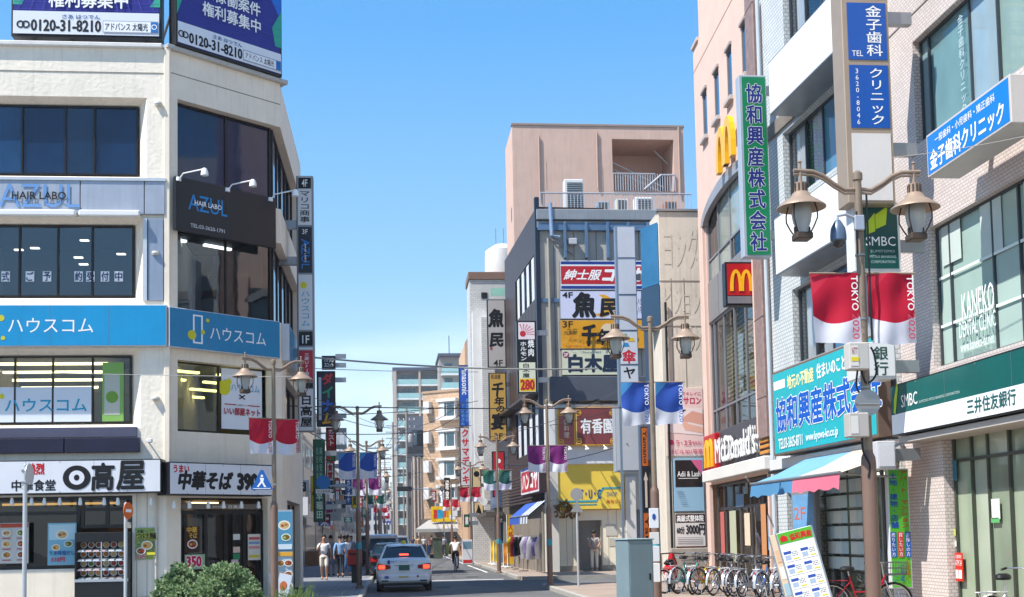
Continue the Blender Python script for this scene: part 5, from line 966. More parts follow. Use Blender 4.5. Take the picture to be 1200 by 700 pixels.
MB().cbox(x0g, rx0 - .07, -.015, .0, .12, .35, .005).build('plinth', paint('#9d9484', .8, .1), go); MB().cbox(rx1 + .07, x1g, -.015, .0, .12, .35, .005).build('plinth', paint('#9d9484', .8, .1), go)
for px in (664, 671, 713, 723): x = FT.uv(px, 640)[0]; MB().box(x, x + .02, -.006, .004, .36, zg).build('panel_joint', paint('#b0a68e', .8, .1), go)
x2 = FT.uv(636, 600)[0]; MB().box(.05, x0g - .02, -.3, .0, .12, z(540)).build('white_pier', paint('#d9d4ca', .6, .06, streak=.15), go)
MB().box(x1g + .02, xr, .3, 3, .0, z(475)).build('side_wall', paint('#6f7580', .6, .1), go); MB().cbox(x1g + .02, x1g + .5, -.1, .25, .12, z(560), .02).build('white_pier', paint('#cfcdc8', .6, .06), go)
# tall pale frame tower (umbrella shop), plain grey box sign, orange upright sign
t, W_, P = vsign('umbrella_tower_sign', 'tall blue steel frame tower sign with umbrella shop panels', 723, 747, (265, 303, 346, 388, 428, 476), 42, paint('#8193a8', .4, .1, .4), .25, brk=(.7,), case_w=.04)
for i in range(3): panel(t, .09, W_ - .03, P[i], paint('#c3cad6', .35, .06))
a = panel(t, .09, W_ - .03, P[3], paint('#ccd2dc', .35, .06)); txt(a, '傘', .16, W_ - .1, P[3][0] + .02, P[3][0] + .5, -.016, flat('#c8283a'), bold=.03)
for cx, cz, c in ((.25, .95, '#2fa05a'), (.5, .8, '#e0b82a'), (.3, .62, '#2f8fc8')): MB().prism([(cx - .13, P[3][0] + cz), (cx + .13, P[3][0] + cz), (cx + .07, P[3][0] + cz + .13), (cx - .07, P[3][0] + cz + .13)], -.018, -.015).build('printed_umbrella', flat(c), a)
a = panel(t, .09, W_ - .03, P[4], paint('#ccd2dc', .35, .06)); txt(a, 'ヤマダ', .16, W_ - .1, P[4][0] - .1, P[4][1], -.016, BLACK, vert=True, bold=.03)
MB().box(0, .08, 0, .08, -6, 0).box(W_ - .08, W_, 0, .08, -6, 0).build('steel_post', paint('#8193a8', .4, .1, .4), t)
t, W_, P = vsign('plain_box_sign', 'plain pale grey box sign without lettering beside the yellow front', 721, 750, (477, 553), 44, paint('#aab0b8', .4, .06, .2), .5); panel(t, .05, W_ - .05, P[0], paint('#bfc3c9', .4, .05))
t, W_, P = vsign('orange_tower_sign', 'narrow dark upright sign with orange latin lettering down to the ground', 753, 762, (500, 548, 600, 680), 42, paint('#2a2c33', .4, .1), .3); 
for i in (0, 2): a = panel(t, .03, W_ - .03, P[i], paint('#c8692a', .4, .08)); txt(a, 'Yamano', .07, W_ - .07, P[i][0] + .1, P[i][1] - .1, -.016, BLACK, rot=90, bold=.01)
a = panel(t, .03, W_ - .03, P[1], paint('#1d2029', .4, .1)); MB().prism([(W_ / 2, P[1][1] - .1), (W_ / 2 - .08, P[1][1] - .4), (W_ / 2 + .08, P[1][1] - .4)], -.016, -.013).prism([(W_ / 2 - .04, P[1][1] - .4), (W_ / 2 - .04, P[1][0] + .1), (W_ / 2 + .04, P[1][0] + .1), (W_ / 2 + .04, P[1][1] - .4)], -.016, -.013).build('printed_arrow', flat('#d8c8b8'), a)
t, W_, P = vsign('bay_window_tower', 'blue steel frame with dim signs between the concrete wall and tower sign', 760, 774, (330, 420, 540), 41.5, paint('#35506e', .4, .12, .3), .5, base=0); panel(t, .05, W_ - .05, (P[0][0], P[0][1]), paint('#4a6a86', .4, .15)); panel(t, .05, W_ - .05, P[1], paint('#2c3a4a', .4, .15))
MB().box(0, W_, .05, .5, .12, P[1][0]).build('dark_base', BKF, t)
# projecting signs on the brown side: three stacked vertical boards
def vboard(name, label, px0, px1, top, bot, Y, mat, case=None, d=.25, brk=True): t, W_, P = vsign(name, label, px0, px1, (top, bot), Y, case or BKF, d, brk=(.15, .8) if brk else None); return t, W_, P[0], panel(t, .06, W_ - .06, P[0], mat)
t, W_, p, a = vboard('offal_grill_sign', 'black upright grill sign with red rising sun, cream lower half and red price', 606, 629, 376, 461, 50, paint('#14151b', .4, .1)); H = p[1] - p[0]
MB().box(.07, W_ - .07, -.018, -.014, p[0], p[0] + H * .42).build('printed_panel', flat('#d8dcc0'), a); MB().box(.1, W_ - .1, -.021, -.018, p[0] + .03, p[0] + H * .19).build('printed_panel', flat('#e0b81e'), a); txt(a, '280', .13, W_ - .13, p[0] + .1, p[0] + H * .17, -.024, flat('#b81e2a'), bold=.04); txt(a, '白木屋', .2, W_ - .3, p[0] + H * .2, p[0] + H * .41, -.022, BLACK, vert=True, bold=.02)
MB().box(.07, W_ - .07, -.018, -.014, p[1] - H * .25, p[1] - .02).build('printed_panel', flat('#e8dcdc'), a); MB().disc(.26, p[1] - H * .17, .13, .13, -.022, 16, th=.002).build('red_sun', flat('#c0283a'), a)
for i in range(7): an = R(-5 + i * 18); MB().prism([(.26 + .16 * math.cos(an - .08), p[1] - H * .17 + .16 * math.sin(an - .08)), (.26 + .16 * math.cos(an + .08), p[1] - H * .17 + .16 * math.sin(an + .08)), (min(W_ - .08, .26 + .5 * math.cos(an + .06)), min(p[1] - .03, p[1] - H * .17 + .42 * math.sin(an + .06))), (min(W_ - .08, .26 + .5 * math.cos(an - .06)), min(p[1] - .03, p[1] - H * .17 + .42 * math.sin(an - .06)))], -.020, -.018).build('sun_ray', flat('#d07a8a'), a)
txt(a, 'ホルモン', .12, .42, p[0] + H * .44, p[0] + H * .72, -.02, WHITE, vert=True, bold=.03); txt(a, '焼肉', .46, W_ - .1, p[0] + H * .5, p[0] + H * .75, -.02, WHITE, vert=True, bold=.03)
t, W_, p, a = vboard('fish_pub_upright_sign', 'pale upright pub sign with two brushed characters and 4F', 571, 593, 351, 431, 62, paint('#b9b2ae', .4, .06)); H = p[1] - p[0]; txt(a, '魚', .12, W_ - .12, p[0] + H * .6, p[1] - H * .14, -.016, BLACK, bold=.06, shear=.1); txt(a, '民', .16, W_ - .16, p[0] + H * .3, p[0] + H * .5, -.016, BLACK, bold=.06, shear=.1); txt(a, '4F', .3, W_ - .2, p[0] + .02, p[0] + H * .1, -.016, BLACK, bold=.01); MB().box(.14, .26, -.018, -.014, p[0] + H * .25, p[0] + H * .29).build('seal', flat('#a83a3a'), a)
t, W_, p, a = vboard('banquet_upright_sign', 'golden upright pub sign with black brush strokes and 3F', 573, 594, 437, 517, 61, paint('#c9a050', .35, .08)); H = p[1] - p[0]
for i, ch in enumerate('千年の宴'): txt(a, ch, (.18, .3, .38, .14)[i], W_ - (.18, .16, .14, .14)[i], p[0] + H * (.66, .52, .42, .16)[i], p[0] + H * (.86, .65, .51, .40)[i], -.016, BLACK, bold=.05, shear=.15)
txt(a, '居酒屋', .12, W_ - .3, p[1] - H * .08, p[1] - .04, -.016, BLACK, bold=0); txt(a, '3F', .25, W_ - .25, p[0] + .05, p[0] + H * .1, -.016, BLACK, bold=.01)
t, W_, p, a = vboard('red_upright_sign', 'small red upright sign with a white crest behind the street lamp', 577, 592, 529, 583, 64, paint('#b0202c', .4, .08)); H = p[1] - p[0]; MB().disc(W_ / 2, p[0] + H * .8, .12, .12, -.016, 12, th=.002).build('crest', WHITE, a); txt(a, '山上', W_ * .3, W_ * .7, p[0] + H * .3, p[0] + H * .65, -.016, WHITE, vert=True, bold=.02)
t, W_, p, a = vboard('electric_brand_sign', 'tall bright blue upright sign with white latin lettering', 538, 552, 428, 500, 78, paint('#1e52b4', .35, .05)); H = p[1] - p[0]; txt(a, 'Panasonic', .2, W_ - .2, p[0] + H * .52, p[1] - .08, -.016, WHITE, rot=90, bold=.02); txt(a, 'あなたの街の', W_ * .5, W_ * .85, p[0] + H * .06, p[0] + H * .46, -.016, flat('#7fc8e8'), vert=True, bold=0); txt(a, 'でんきやさん', W_ * .12, W_ * .45, p[0] + .03, p[0] + H * .38, -.016, flat('#7fc8e8'), vert=True, bold=0)
t, W_, p, a = vboard('electric_shop_sign', 'white upright sign with large red katakana below the blue one', 539, 552, 501, 570, 78, paint('#d4d0d2', .35, .05)); H = p[1] - p[0]; txt(a, 'クサマデンキ', .1, W_ - .1, p[0] + H * .02, p[1] - .03, -.016, flat('#c8202c'), vert=True, bold=.05)
t, W_, p, a = vboard('soba_crest_sign', 'cream upright sign with round black crest', 553, 564, 548, 575, 72, paint('#cdb98c', .5, .08)); MB().disc(W_ / 2, p[1] - .35, .18, .18, -.016, 14, th=.002).disc(W_ / 2, p[1] - .35, .1, .1, -.019, 14, th=.002).build('crest', BLACK, a)
t, W_, p, a = vboard('bakery_sign', 'small cream sign with dark emblem under the round one', 555, 567, 588, 605, 70, paint('#d8c090', .5, .08)); MB().prism([(W_ * .5, p[1] - .1), (W_ * .2, p[0] + .1), (W_ * .8, p[0] + .1)], -.016, -.013).build('emblem', BLACK, a)
t, W_, p, a = vboard('green_small_sign', 'small green upright sign with white marks above the pavement', 544, 550, 603, 618, 66, paint('#1f8a4a', .4, .08)); txt(a, '薬', W_ * .2, W_ * .8, p[0] + .1, p[1] - .1, -.016, WHITE, bold=.03)
t = thing('round_white_sign', 'round white sign on a short arm beside the cream shop signs', 'sign', st(*((at(567, 588, 68).x + .3), 68)) if False else at(567, 588, 68), PERP); MB().disc(0, 0, .22, .22, 0, 20, th=.06).build('disc', WHITE, t); MB().box(.2, .8, .02, .06, -.02, .02).build('wall_bracket', STEEL, t)
# clothes shop under the brown building: red/white board, striped awning
r_ = FB2.rect(610, 555, 0, 628); FS2 = FB2
o_ = -.6; zz1 = FS2.uv(628, 543, o_)[1]; zz0 = FS2.uv(628, 577, o_)[1]; xx0 = FS2.uv(608, 570, o_)[0]; xx1 = FS2.uv(629, 570, o_)[0]
sg = Sign('hamburg_shop_sign', 'red and white slanted shop board above the blue striped awning', FS2, (xx0, xx1, zz0, zz1), .4, paint('#dfe2e8', .4, .05), BRN, off=-.1, rim=.04); sg.q(.04, .1, .96, .86, paint('#b8303a', .4, .06)); sg.q(.03, .9, .97, .97, flat('#2a4f9a')); sg.t('ハンコヤ', .1, .2, .92, .78, WHITE, bold=.06)
aw2 = thing('blue_striped_awning', 'blue awning with grey striped end over the clothes racks', 'awning', FS2.o, FS2.ang); mb = MB(); zA = FS2.uv(620, 592, -.2)[1]; zB = FS2.uv(605, 606, -1.6)[1]; xA = FS2.uv(597, 600, -1.6)[0]; xB_ = FS2.uv(618, 600, -1.6)[0]
for i in range(14):
    x0 = xA + (xB_ - xA) * i / 14; x1_ = xA + (xB_ - xA) * (i + .98) / 14; m_ = MB(); m_.add([(x0, -.15, zA), (x1_, -.15, zA), (x1_, -.9, zA - .05), (x0, -.9, zA - .05), (x1_, -1.6, zB), (x0, -1.6, zB), (x1_, -1.62, zB - .3), (x0, -1.62, zB - .3)], [(0, 1, 2, 3), (3, 2, 4, 5), (5, 4, 6, 7)]).build('awning_strip', paint('#2d54a8' if i < 8 else ('#c9ccd4' if i % 2 else '#6a7484'), .7, .06), aw2, True, fix=False)
MB().tube([(xA, -1.6, zB), (xB_, -1.6, zB)], .03).build('awning_frame', STEEL, aw2)
# white tile building further back, brown cap, water tank
FW = perp(551, 74, 380); xw = FW.uv(594, 380)[0]; zw = FW.uv(560, 319)[1]; WT = tiles('#cfcfcc', '#c2c2c0', '#a8a8a6', .24, .12, .012)
wb_ = thing('white_tiled_building', 'white tiled building with brown parapet and water tank on its roof', 'building', FW.o, FW.ang); zz_ = lambda y: FW.uv(560, y)[1]
MB().box(0, xw + 3, 0, 3, 0, zz_(328)).build('wall', WT, wb_); MB().cbox(-.08, xw + 3, -.1, 3, zz_(328), zw, .03).build('brown_parapet', paint('#7a5f52', .6, .1), wb_); MB().box(FW.uv(564, 350)[0], FW.uv(571, 350)[0], -.04, .0, zz_(350), zz_(343)).build('window', BKF, wb_)
MB().box(FW.uv(557, 400)[0], FW.uv(563, 400)[0], -.05, 0, zz_(520), zz_(375)).build('teal_glazing', paint('#4a8a98', .3, .1), wb_) if False else None
x, _ = FW.uv(573, 310); MB().lathe([(0, 0), (1.1, 0), (1.15, .2), (1.1, 1.7), (.5, 2.1), (0, 2.1)], 20, (x + 1, 1.6, zw)).build('water_tank', paint('#dcdcda', .5, .05), wb_, True)
for dx in (0, .5): MB().tube([(x + dx + .6, 1.6, zw + 2), (x + dx + .6, 1.6, zw + 3.2)], .025).build('antenna', STEEL, wb_)
MB().box(FW.uv(563, 420)[0], FW.uv(572, 420)[0] + .3, -1.2, -.05, 3, FW.uv(565, 376)[1]).build('stair_shaft', WT, wb_); MB().box(.1, 1.0, -.8, -.02, 3, zz_(368)).build('white_shaft', paint('#d8d8d6', .6, .05), wb_)
zz1 = zz_(358); MB().box(FW.uv(573, 350)[0], xw + .5, -1.4, -1.36, zz_(352), zz_(343)).build('green_mesh_fence', paint('#8fc0b0', .5, .1), wb_)
FW2 = perp(545, 84, 430); w2b = thing('tan_narrow_building', 'narrow tan building with slanted top and teal glazing between towers', 'building', FW2.o, FW2.ang); q = FW2.uv(553, 400)[0]; MB().prism([(0, 0), (q + 1, 0), (q + 1, FW2.uv(550, 392)[1]), (q * .7, FW2.uv(550, 392)[1]), (0, FW2.uv(545, 402)[1])], 0, 8).build('wall', paint('#c9a688', .7, .08), w2b); MB().box(q + .2, q + 1.0, -.05, 0, 6, FW2.uv(550, 400)[1]).build('glazing', dglass('#4a8a98'), w2b)

# ducts, pipes and aerials on the pink block and the grey roof
for px, y0, y1 in ((632, 160, 235), (700, 155, 222), (796, 150, 230)): x_ = FP.uv(px, 200)[0]; MB().tube([(x_, -.08, FP.uv(px, y1)[1]), (x_, -.08, FP.uv(px, y0)[1])], .05).build('drain_pipe', paint('#b39a8e', .6, .1), pb)
for px, y in ((640, 190), (706, 196)): x_, z_ = FP.uv(px, y); MB().box(x_, x_ + .02, -.01, .004, z_ - 1.6, z_).build('wall_crack', paint('#8f7468', .9, .1), pb)
for k_, (px, y0, y1, c_) in enumerate(((700, 236, 247, '#8fa0b0'), (722, 233, 247, '#c9c6be'), (779, 236, 247, '#a06a48'))):
    r = FT.rect(px, y0, y1, px + 14, off=1.4); a = thing('roof_box', ['low blue grey duct box on the flat roof behind the railing', 'pale condenser box on the flat roof below the balcony', 'brown wooden box at the right end of the flat roof'][k_], 'roof unit', FT.w(r[0], 1.4, r[2]), FT.ang); MB().cbox(0, r[1] - r[0], 0, .6, 0, r[3] - r[2], .02).build('case', paint(c_, .5, .1), a); MB().cbox(.08, (r[1] - r[0]) - .08, -.02, 0, .05, (r[3] - r[2]) - .06, .005).build('front_grille', paint('#55585c', .6, .2), a)
# ================================================================== street lamps
POLE = paint('#7f6659', .45, .12, .2, streak=.15); POLE_U = paint('#8c7c6b', .45, .12, .3, streak=.1); LAMPM = paint('#9b8776', .5, .1, .2); CAGE = paint('#4f4238', .5, .1, .3)
def frost():
    m, n, l, o = _new('frosted_globe'); b = _bsdf(n, l, o, .25, 0, .5); b.inputs['Base Color'].default_value = C('#cfd2cc'); b.inputs['Transmission Weight'].default_value = .35; v = _coord(n, l); ns = n.new('ShaderNodeTexNoise'); ns.inputs['Scale'].default_value = 3; l(v, ns.inputs[0])
    mx = n.new('ShaderNodeMixRGB'); mx.inputs[1].default_value = C('#a9aca6'); mx.inputs[2].default_value = C('#e6e8e4'); l(ns.outputs[0], mx.inputs[0]); l(mx.outputs[0], b.inputs['Base Color']); return m
FROST = frost()
HP = 5.84
lp = thing('street_lamp', None, 'street lamp', (0, 0, .12), 0, 'twin lantern street lamps along both kerbs')
MB().lathe([(.14, 0), (.13, .05), (.088, .08), (.086, 2.35), (.08, 2.42), (.058, 2.47), (.056, 2.5)], 20).build('lower_post', POLE, lp, True)
MB().lathe([(.055, 2.48), (.05, 4.4), (.045, HP - .12), (.06, HP - .11), (.06, HP - .03), (.03, HP), (0, HP)], 16).build('upper_post', POLE_U, lp, True)
def armp(sx, dz): return [(sx * x, 0, HP - .22 + z + dz) for x, z in ((.0, 0), (.16, -.01), (.3, .07), (.42, .16), (.55, .21), (.78, .22))]
for sx in (-1, 1):
    MB().tube(armp(sx, 0), .025, 8).tube(armp(sx, -.045), .016, 6).build('arm', LAMPM, lp, True)
    cx = sx * .7; MB().lathe([(.018, -.02), (.018, .1), (.03, .1), (.0, .13)], 8, (cx, 0, HP)).build('finial', LAMPM, lp, True)
    zt_ = HP - .02
    hd = MB().lathe([(.02, .02), (.02, -.12), (.07, -.13), (.075, -.24), (.10, -.26), (.12, -.30), (.2, -.355), (.285, -.42), (.29, -.435), (.27, -.432), (.18, -.37), (.06, -.31)], 28, (cx, 0, zt_)).build('lamp_shade', LAMPM, lp, True)
    mb = MB()
    for k in range(10): a = 2 * math.pi * k / 10; mb.box(-.008, .008, .068, .082, -.235, -.145, Matrix.Translation((cx, 0, zt_)) @ Matrix.Rotation(a, 4, 'Z'))
    mb.build('slot', CAGE, hd)['kind'] = 'stuff'
    MB().lathe([(.09, -.36), (.115, -.42), (.12, -.5), (.105, -.6), (.075, -.68), (.07, -.74), (0, -.75)], 24, (cx, 0, zt_)).build('globe', FROST, lp, True)
    for k in range(4):
        a = math.pi * (k / 2 + .25); ca, sa = math.cos(a), math.sin(a)
        MB().tube([(cx + ca * r_, sa * r_, zt_ - z_) for r_, z_ in ((.17, .39), (.2, .5), (.2, .58), (.15, .68), (.11, .74))], .009, 6).build('cage_wire', CAGE, lp, True)
    MB().cbox(cx - .1, cx + .1, -.1, .1, zt_ - .82, zt_ - .74, .012).build('base_tray', CAGE, lp)
    for k in (-1, 1): MB().cbox(cx + k * .085 - .012, cx + k * .085 + .012, -.02, .02, zt_ - .74, zt_ - .66, .003).build('clip', CAGE, lp)
LT = tmpl(lp)
def flagm(top, low, name):
    m, n, l, o = _new('flag_' + name); b = _bsdf(n, l, o, .7, 0, .2); t = n.new('ShaderNodeTexCoord'); sp = n.new('ShaderNodeSeparateXYZ'); l(t.outputs['Object'], sp.inputs[0])
    # flat print: wave edge between the coloured field and the white foot
    wv = n.new('ShaderNodeMath'); wv.operation = 'SINE'; ml = n.new('ShaderNodeMath'); ml.operation = 'MULTIPLY'; ml.inputs[1].default_value = 5.2; l(sp.outputs[0], ml.inputs[0]); l(ml.outputs[0], wv.inputs[0])
    m2 = n.new('ShaderNodeMath'); m2.operation = 'MULTIPLY_ADD'; m2.inputs[1].default_value = -.10; m2.inputs[2].default_value = -.5; l(wv.outputs[0], m2.inputs[0])
    gt = n.new('ShaderNodeMath'); gt.operation = 'GREATER_THAN'; l(sp.outputs[2], gt.inputs[0]); l(m2.outputs[0], gt.inputs[1])
    mm = n.new('ShaderNodeMixRGB'); mm.inputs[1].default_value = C('#dfe0ea'); l(gt.outputs[0], mm.inputs[0])
    # second tone in the field
    w2 = n.new('ShaderNodeMath'); w2.operation = 'MULTIPLY_ADD'; w2.inputs[1].default_value = 1.1; w2.inputs[2].default_value = -.28; l(sp.outputs[0], w2.inputs[0]); g2 = n.new('ShaderNodeMath'); g2.operation = 'GREATER_THAN'; l(sp.outputs[2], g2.inputs[1]); l(w2.outputs[0], g2.inputs[0])
    m3 = n.new('ShaderNodeMixRGB'); m3.inputs[1].default_value = C(low); m3.inputs[2].default_value = C(top); l(g2.outputs[0], m3.inputs[0]); l(m3.outputs[0], mm.inputs[2]); l(mm.outputs[0], b.inputs['Base Color'])
    tr = n.new('ShaderNodeBsdfTranslucent'); l(mm.outputs[0], tr.inputs[0]); ms = n.new('ShaderNodeMixShader'); ms.inputs[0].default_value = .25; l(b.outputs[0], ms.inputs[1]); l(tr.outputs[0], ms.inputs[2]); l(ms.outputs[0], o.inputs[0]); return m
FLM = {'red': flagm('#bf1f3a', '#c83046', 'red'), 'blue': flagm('#3558b0', '#4d94cc', 'blue'), 'purple': flagm('#7a2a72', '#8a3a80', 'purple'), 'green': flagm('#2b5f57', '#4f8a62', 'green')}
def bmesh_(mat, seed):
    random.seed(int(seed * 100)); nx, nz = 10, 12; k1, k2, k3 = random.uniform(3.5, 6.5), random.uniform(7, 12), random.uniform(-.06, .06); w_, h = .56, .84; vs = []
    for j in range(nz + 1):
        for i in range(nx + 1):
            u, v = i / nx, j / nz; vs.append((u * w_ + k3 * v * v, (.04 * math.sin(u * k1 + seed) + .025 * math.sin(u * k2 + v * 4 + seed * 2)) * (.25 + .75 * v) + .012 * math.sin(v * 9 + u * 4 + seed), -v * h + .02 * math.sin(u * k1 + seed) * v))
    return MB().add(vs, [(j * (nx + 1) + i, j * (nx + 1) + i + 1, (j + 1) * (nx + 1) + i + 1, (j + 1) * (nx + 1) + i) for j in range(nz) for i in range(nx)])
FT_ = {}
def flag(color, sx, near, full=True):
    key = (color, sx, len(FT_))
    if key not in FT_:
        t = thing('street_banner', 'x', 'banner', (0, 0, 0), 0, 'printed banners on the street lamps'); c = bmesh_(FLM[color], len(FT_) * 1.37 + 1).build('cloth', FLM[color], t, True, fix=False)
        lx = .45; txt(t, 'TOKYO', lx, .53, -.46, -.05, -.09, WHITE, rot=90, bold=.01); txt(t, '2020', lx, .53, -.80, -.50, -.09, flat({'red': '#c0455a', 'blue': '#4a66b0', 'purple': '#8a4a84', 'green': '#4f7f74'}[color]), rot=90, bold=.01)
        c.location = (0, 0, 0); MB().tube([(-.02, 0, .0), (.6, 0, .0)], .012).build('banner_rod', LAMPM, t)
        FT_[key] = tmpl(t); return t
    t = FT_[key]; return stamp(t)
lamps = []
def lamp(px, Y, rz, lab, banner=None, top=None, blab=None, first=False, h=None):
    o = lp if first else stamp(LT); p = gnd(px, Y, .12); o.location = p; o.rotation_euler = (0, 0, rz); o['label'] = lab; lamps.append(o)
    if banner:
        zz = (p.z + 3.98 if h is None else h) + .30
        for sx in (-1, 1):
            fl = flag(banner, sx, 0); base = Vector((-.62 if sx < 0 else .06, -.02, 0)); q = Matrix.Rotation(rz, 3, 'Z') @ base
            fl.location = p + q + Vector((0, 0, zz - p.z)); fl.rotation_euler = (0, 0, rz)
            fl['label'] = blab % ('left' if sx < 0 else 'right')
    return o
lamp(1027, 14.0, PERP, 'nearest brown twin lantern lamp carrying boxes and a dome camera in front of the bank', 'red', blab='red and white banner on %s side of the lamp by the bank', first=True, h=.12 + 4.30)
lamp(771, 23.3, PERP, 'brown twin lantern lamp beside the grey green cabinet, with blue banners', 'blue', blab='blue and white banner on %s side of the lamp by the cabinet', h=4.35)
lamp(645, 37.4, PERP, 'brown twin lantern lamp on the kerb corner before the yellow shop front', 'purple', blab='purple banner on %s side of the lamp before the yellow shop', h=4.2)
lamp(585, 51, PERP, 'brown twin lantern lamp with green banners by the clothes racks', 'green', blab='green banner on %s side of the lamp by the clothes racks', h=4.2)
lamp(553, 68, PERP, 'twin lantern lamp with dark red banners before the electric shop signs', 'red', blab='dark red banner on %s side of the lamp before the electric shop signs', h=4.2)
lamp(530, 90, PERP, 'distant twin lantern lamp with red banners near the cyclist', 'red', blab='small red banner on %s side of the distant lamp near the cyclist', h=4.2)
lamp(515, 116, PERP, 'far twin lantern lamp before the yellow drugstore sign', 'red', blab='tiny red banner on %s side of the far lamp before yellow sign', h=4.2)
lamp(504, 150, PERP, 'farthest twin lantern lamp of the right kerb', 'purple', blab='tiny purple banner on %s side of the farthest right kerb lamp', h=4.2)
lamp(451, 132, PERP, 'very far twin lantern lamp on the left kerb beyond the vans', 'red', blab='tiny red banner on %s side of the very far left kerb lamp', h=4.1)
lamp(454, 170, PERP, 'last twin lantern lamp visible on the left kerb', 'blue', blab='tiny blue banner on %s side of the last left kerb lamp', h=4.1)
lamp(495, 190, PERP, 'last twin lantern lamp visible on the right kerb', 'blue', blab='tiny blue banner on %s side of the last right kerb lamp', h=4.1)
lamp(322, 28, PERP + R(28), 'brown twin lantern lamp in front of the noodle restaurant entrance', 'red', blab='red banner on %s side of the lamp by the noodle restaurant', h=4.25)
lamp(421, 38.3, PERP, 'brown twin lantern lamp on the pavement edge left of the white taxi', 'blue', blab='blue banner on %s side of the lamp left of the taxi', h=4.15)
lamp(431, 52, PERP, 'twin lantern lamp half hidden behind the one by the taxi', 'purple', blab='purple banner on %s side of the lamp behind the taxi lamp', h=4.1)
lamp(441, 74, PERP, 'distant twin lantern lamp on the left kerb with green banners', 'green', blab='green banner on %s side of the distant left kerb lamp', h=4.1)
lamp(447, 100, PERP, 'far twin lantern lamp on the left kerb behind the parked vans', 'red', blab='tiny red banner on %s side of the far left kerb lamp', h=4.1)
# blue-green reflective bands on posts
for px, Y in ((771, 23.3), (645, 37.4), (421, 38.3), (585, 51)):
    o = [l_ for l_ in lamps if abs(l_.location.y - Y) < .5 and abs(l_.location.x - gnd(px, Y).x) < .5][0]; MB().lathe([(.09, 1.25), (.09, 1.45)], 16).build('teal_band', flat('#3f9aa8'), o, True)
# boxes, camera and wires on the nearest lamp
L1 = gnd(1027, 14.0, .12); zf = lambda y: at(1020, y, 14).z
for (px, y0, y1, w1, h1_, c, lab, nm, dx) in ((993, 402, 434, .2, .3, '#bdbab4', 'upper grey junction box with yellow sticker strapped to the nearest lamp', 'junction_box', 0), (993, 484, 513, .24, .28, '#b3aea8', 'lower grey junction box on the nearest lamp, above the brown foot', 'junction_box', 0)):
    a = at(px, y1, 13.85); b = at(1016, y0, 13.85); t = thing(nm, lab, 'junction box', a, PERP, 'boxes on the nearest lamp'); W_ = b.x - a.x; h = b.z - a.z; MB().cbox(0, W_, -.08, .1, 0, h, .012).build('box', paint(c, .5, .08), t); MB().box(.02, W_ * .45, -.084, -.078, .04, h - .04).build('face_plate', paint('#d9d6cf', .5, .05), t)
    if y0 == 402: MB().box(.02, W_ * .45, -.088, -.084, h * .3, h * .45).build('sticker', flat('#d8c82a'), t); txt(t, 'NTT', .03, W_ * .4, h * .55, h * .8, -.087, flat('#a03a5a'), bold=0)
    else: pass
a = at(1003, 428, 13.9)
wr = thing('cable_loop', 'black cables looping between the boxes on the nearest lamp', 'cable', L1, PERP)
lz = lambda y: zf(y) - L1.z
for pts in ([(-.12, lz(434)), (-.14, lz(455)), (-.05, lz(470)), (-.06, lz(484))], [(-.08, lz(434)), (-.02, lz(450)), (.1, lz(440)), (.09, lz(418)), (.05, lz(408))], [(-.1, lz(513)), (-.09, lz(530)), (-.02, lz(545)), (-.04, lz(560))], [(.07, lz(230)), (.07, lz(400))], [(-.06, lz(250)), (-.065, lz(300))]):
    mb = MB(); P_ = [Vector((x, -.08, z_)) for x, z_ in pts]; q = []
    for i in range(len(P_) - 1):
        for s_ in range(5): t_ = s_ / 5; p0 = P_[max(i - 1, 0)]; p1_ = P_[i]; p2_ = P_[i + 1]; p3 = P_[min(i + 2, len(P_) - 1)]; q.append(.5 * ((2 * p1_) + (p2_ - p0) * t_ + (2 * p0 - 5 * p1_ + 4 * p2_ - p3) * t_ * t_ + (3 * p1_ - p0 - 3 * p2_ + p3) * t_ ** 3))
    q.append(P_[-1]); mb.tube(q, .012, 6).build('cable', BKF, wr, True)
t = thing('warning_disc', 'back of a round grey metal disc clamped to the nearest lamp', 'sign', at(1017, 472, 13.9), PERP); MB().disc(0, 0, .155, .155, -.0, 28, th=.006).build('disc', paint('#9a9a9a', .35, .08, .7), t); MB().tube([(-.13, -.03, -.02), (.13, -.03, -.02)], .014).build('clamp', STEEL, t)
# dome camera
t = thing('dome_camera', 'bluish grey dome camera on an arm from the nearest lamp', 'camera', at(982, 268, 13.9), PERP); CAMM = paint('#5d6f86', .35, .08, .3)
MB().lathe([(.0, .1), (.03, .1), (.055, .06), (.085, 0), (.095, -.08), (.095, -.14), (.085, -.15), (.0, -.15)], 24).build('housing', CAMM, t, True); MB().lathe([(.075, -.15), (.07, -.19), (.045, -.225), (0, -.24)], 20).build('dome', dglass('#1b1d22'), t, True)
MB().tube([(0, 0, .08), (0, 0, .15), (.1, 0, .17), (.22, 0, .12), (.28, 0, .1)], .018).cbox(.2, .32, -.03, .03, -.02, .16, .01).build('arm', paint('#a9b2bd', .4, .06, .3), t)
for yy in (257, 300, 375, 455, 560): z_ = zf(yy) - .12; MB().lathe([(.06, z_), (.06, z_ + .02)], 14).build('steel_strap', STEEL, lp, True)
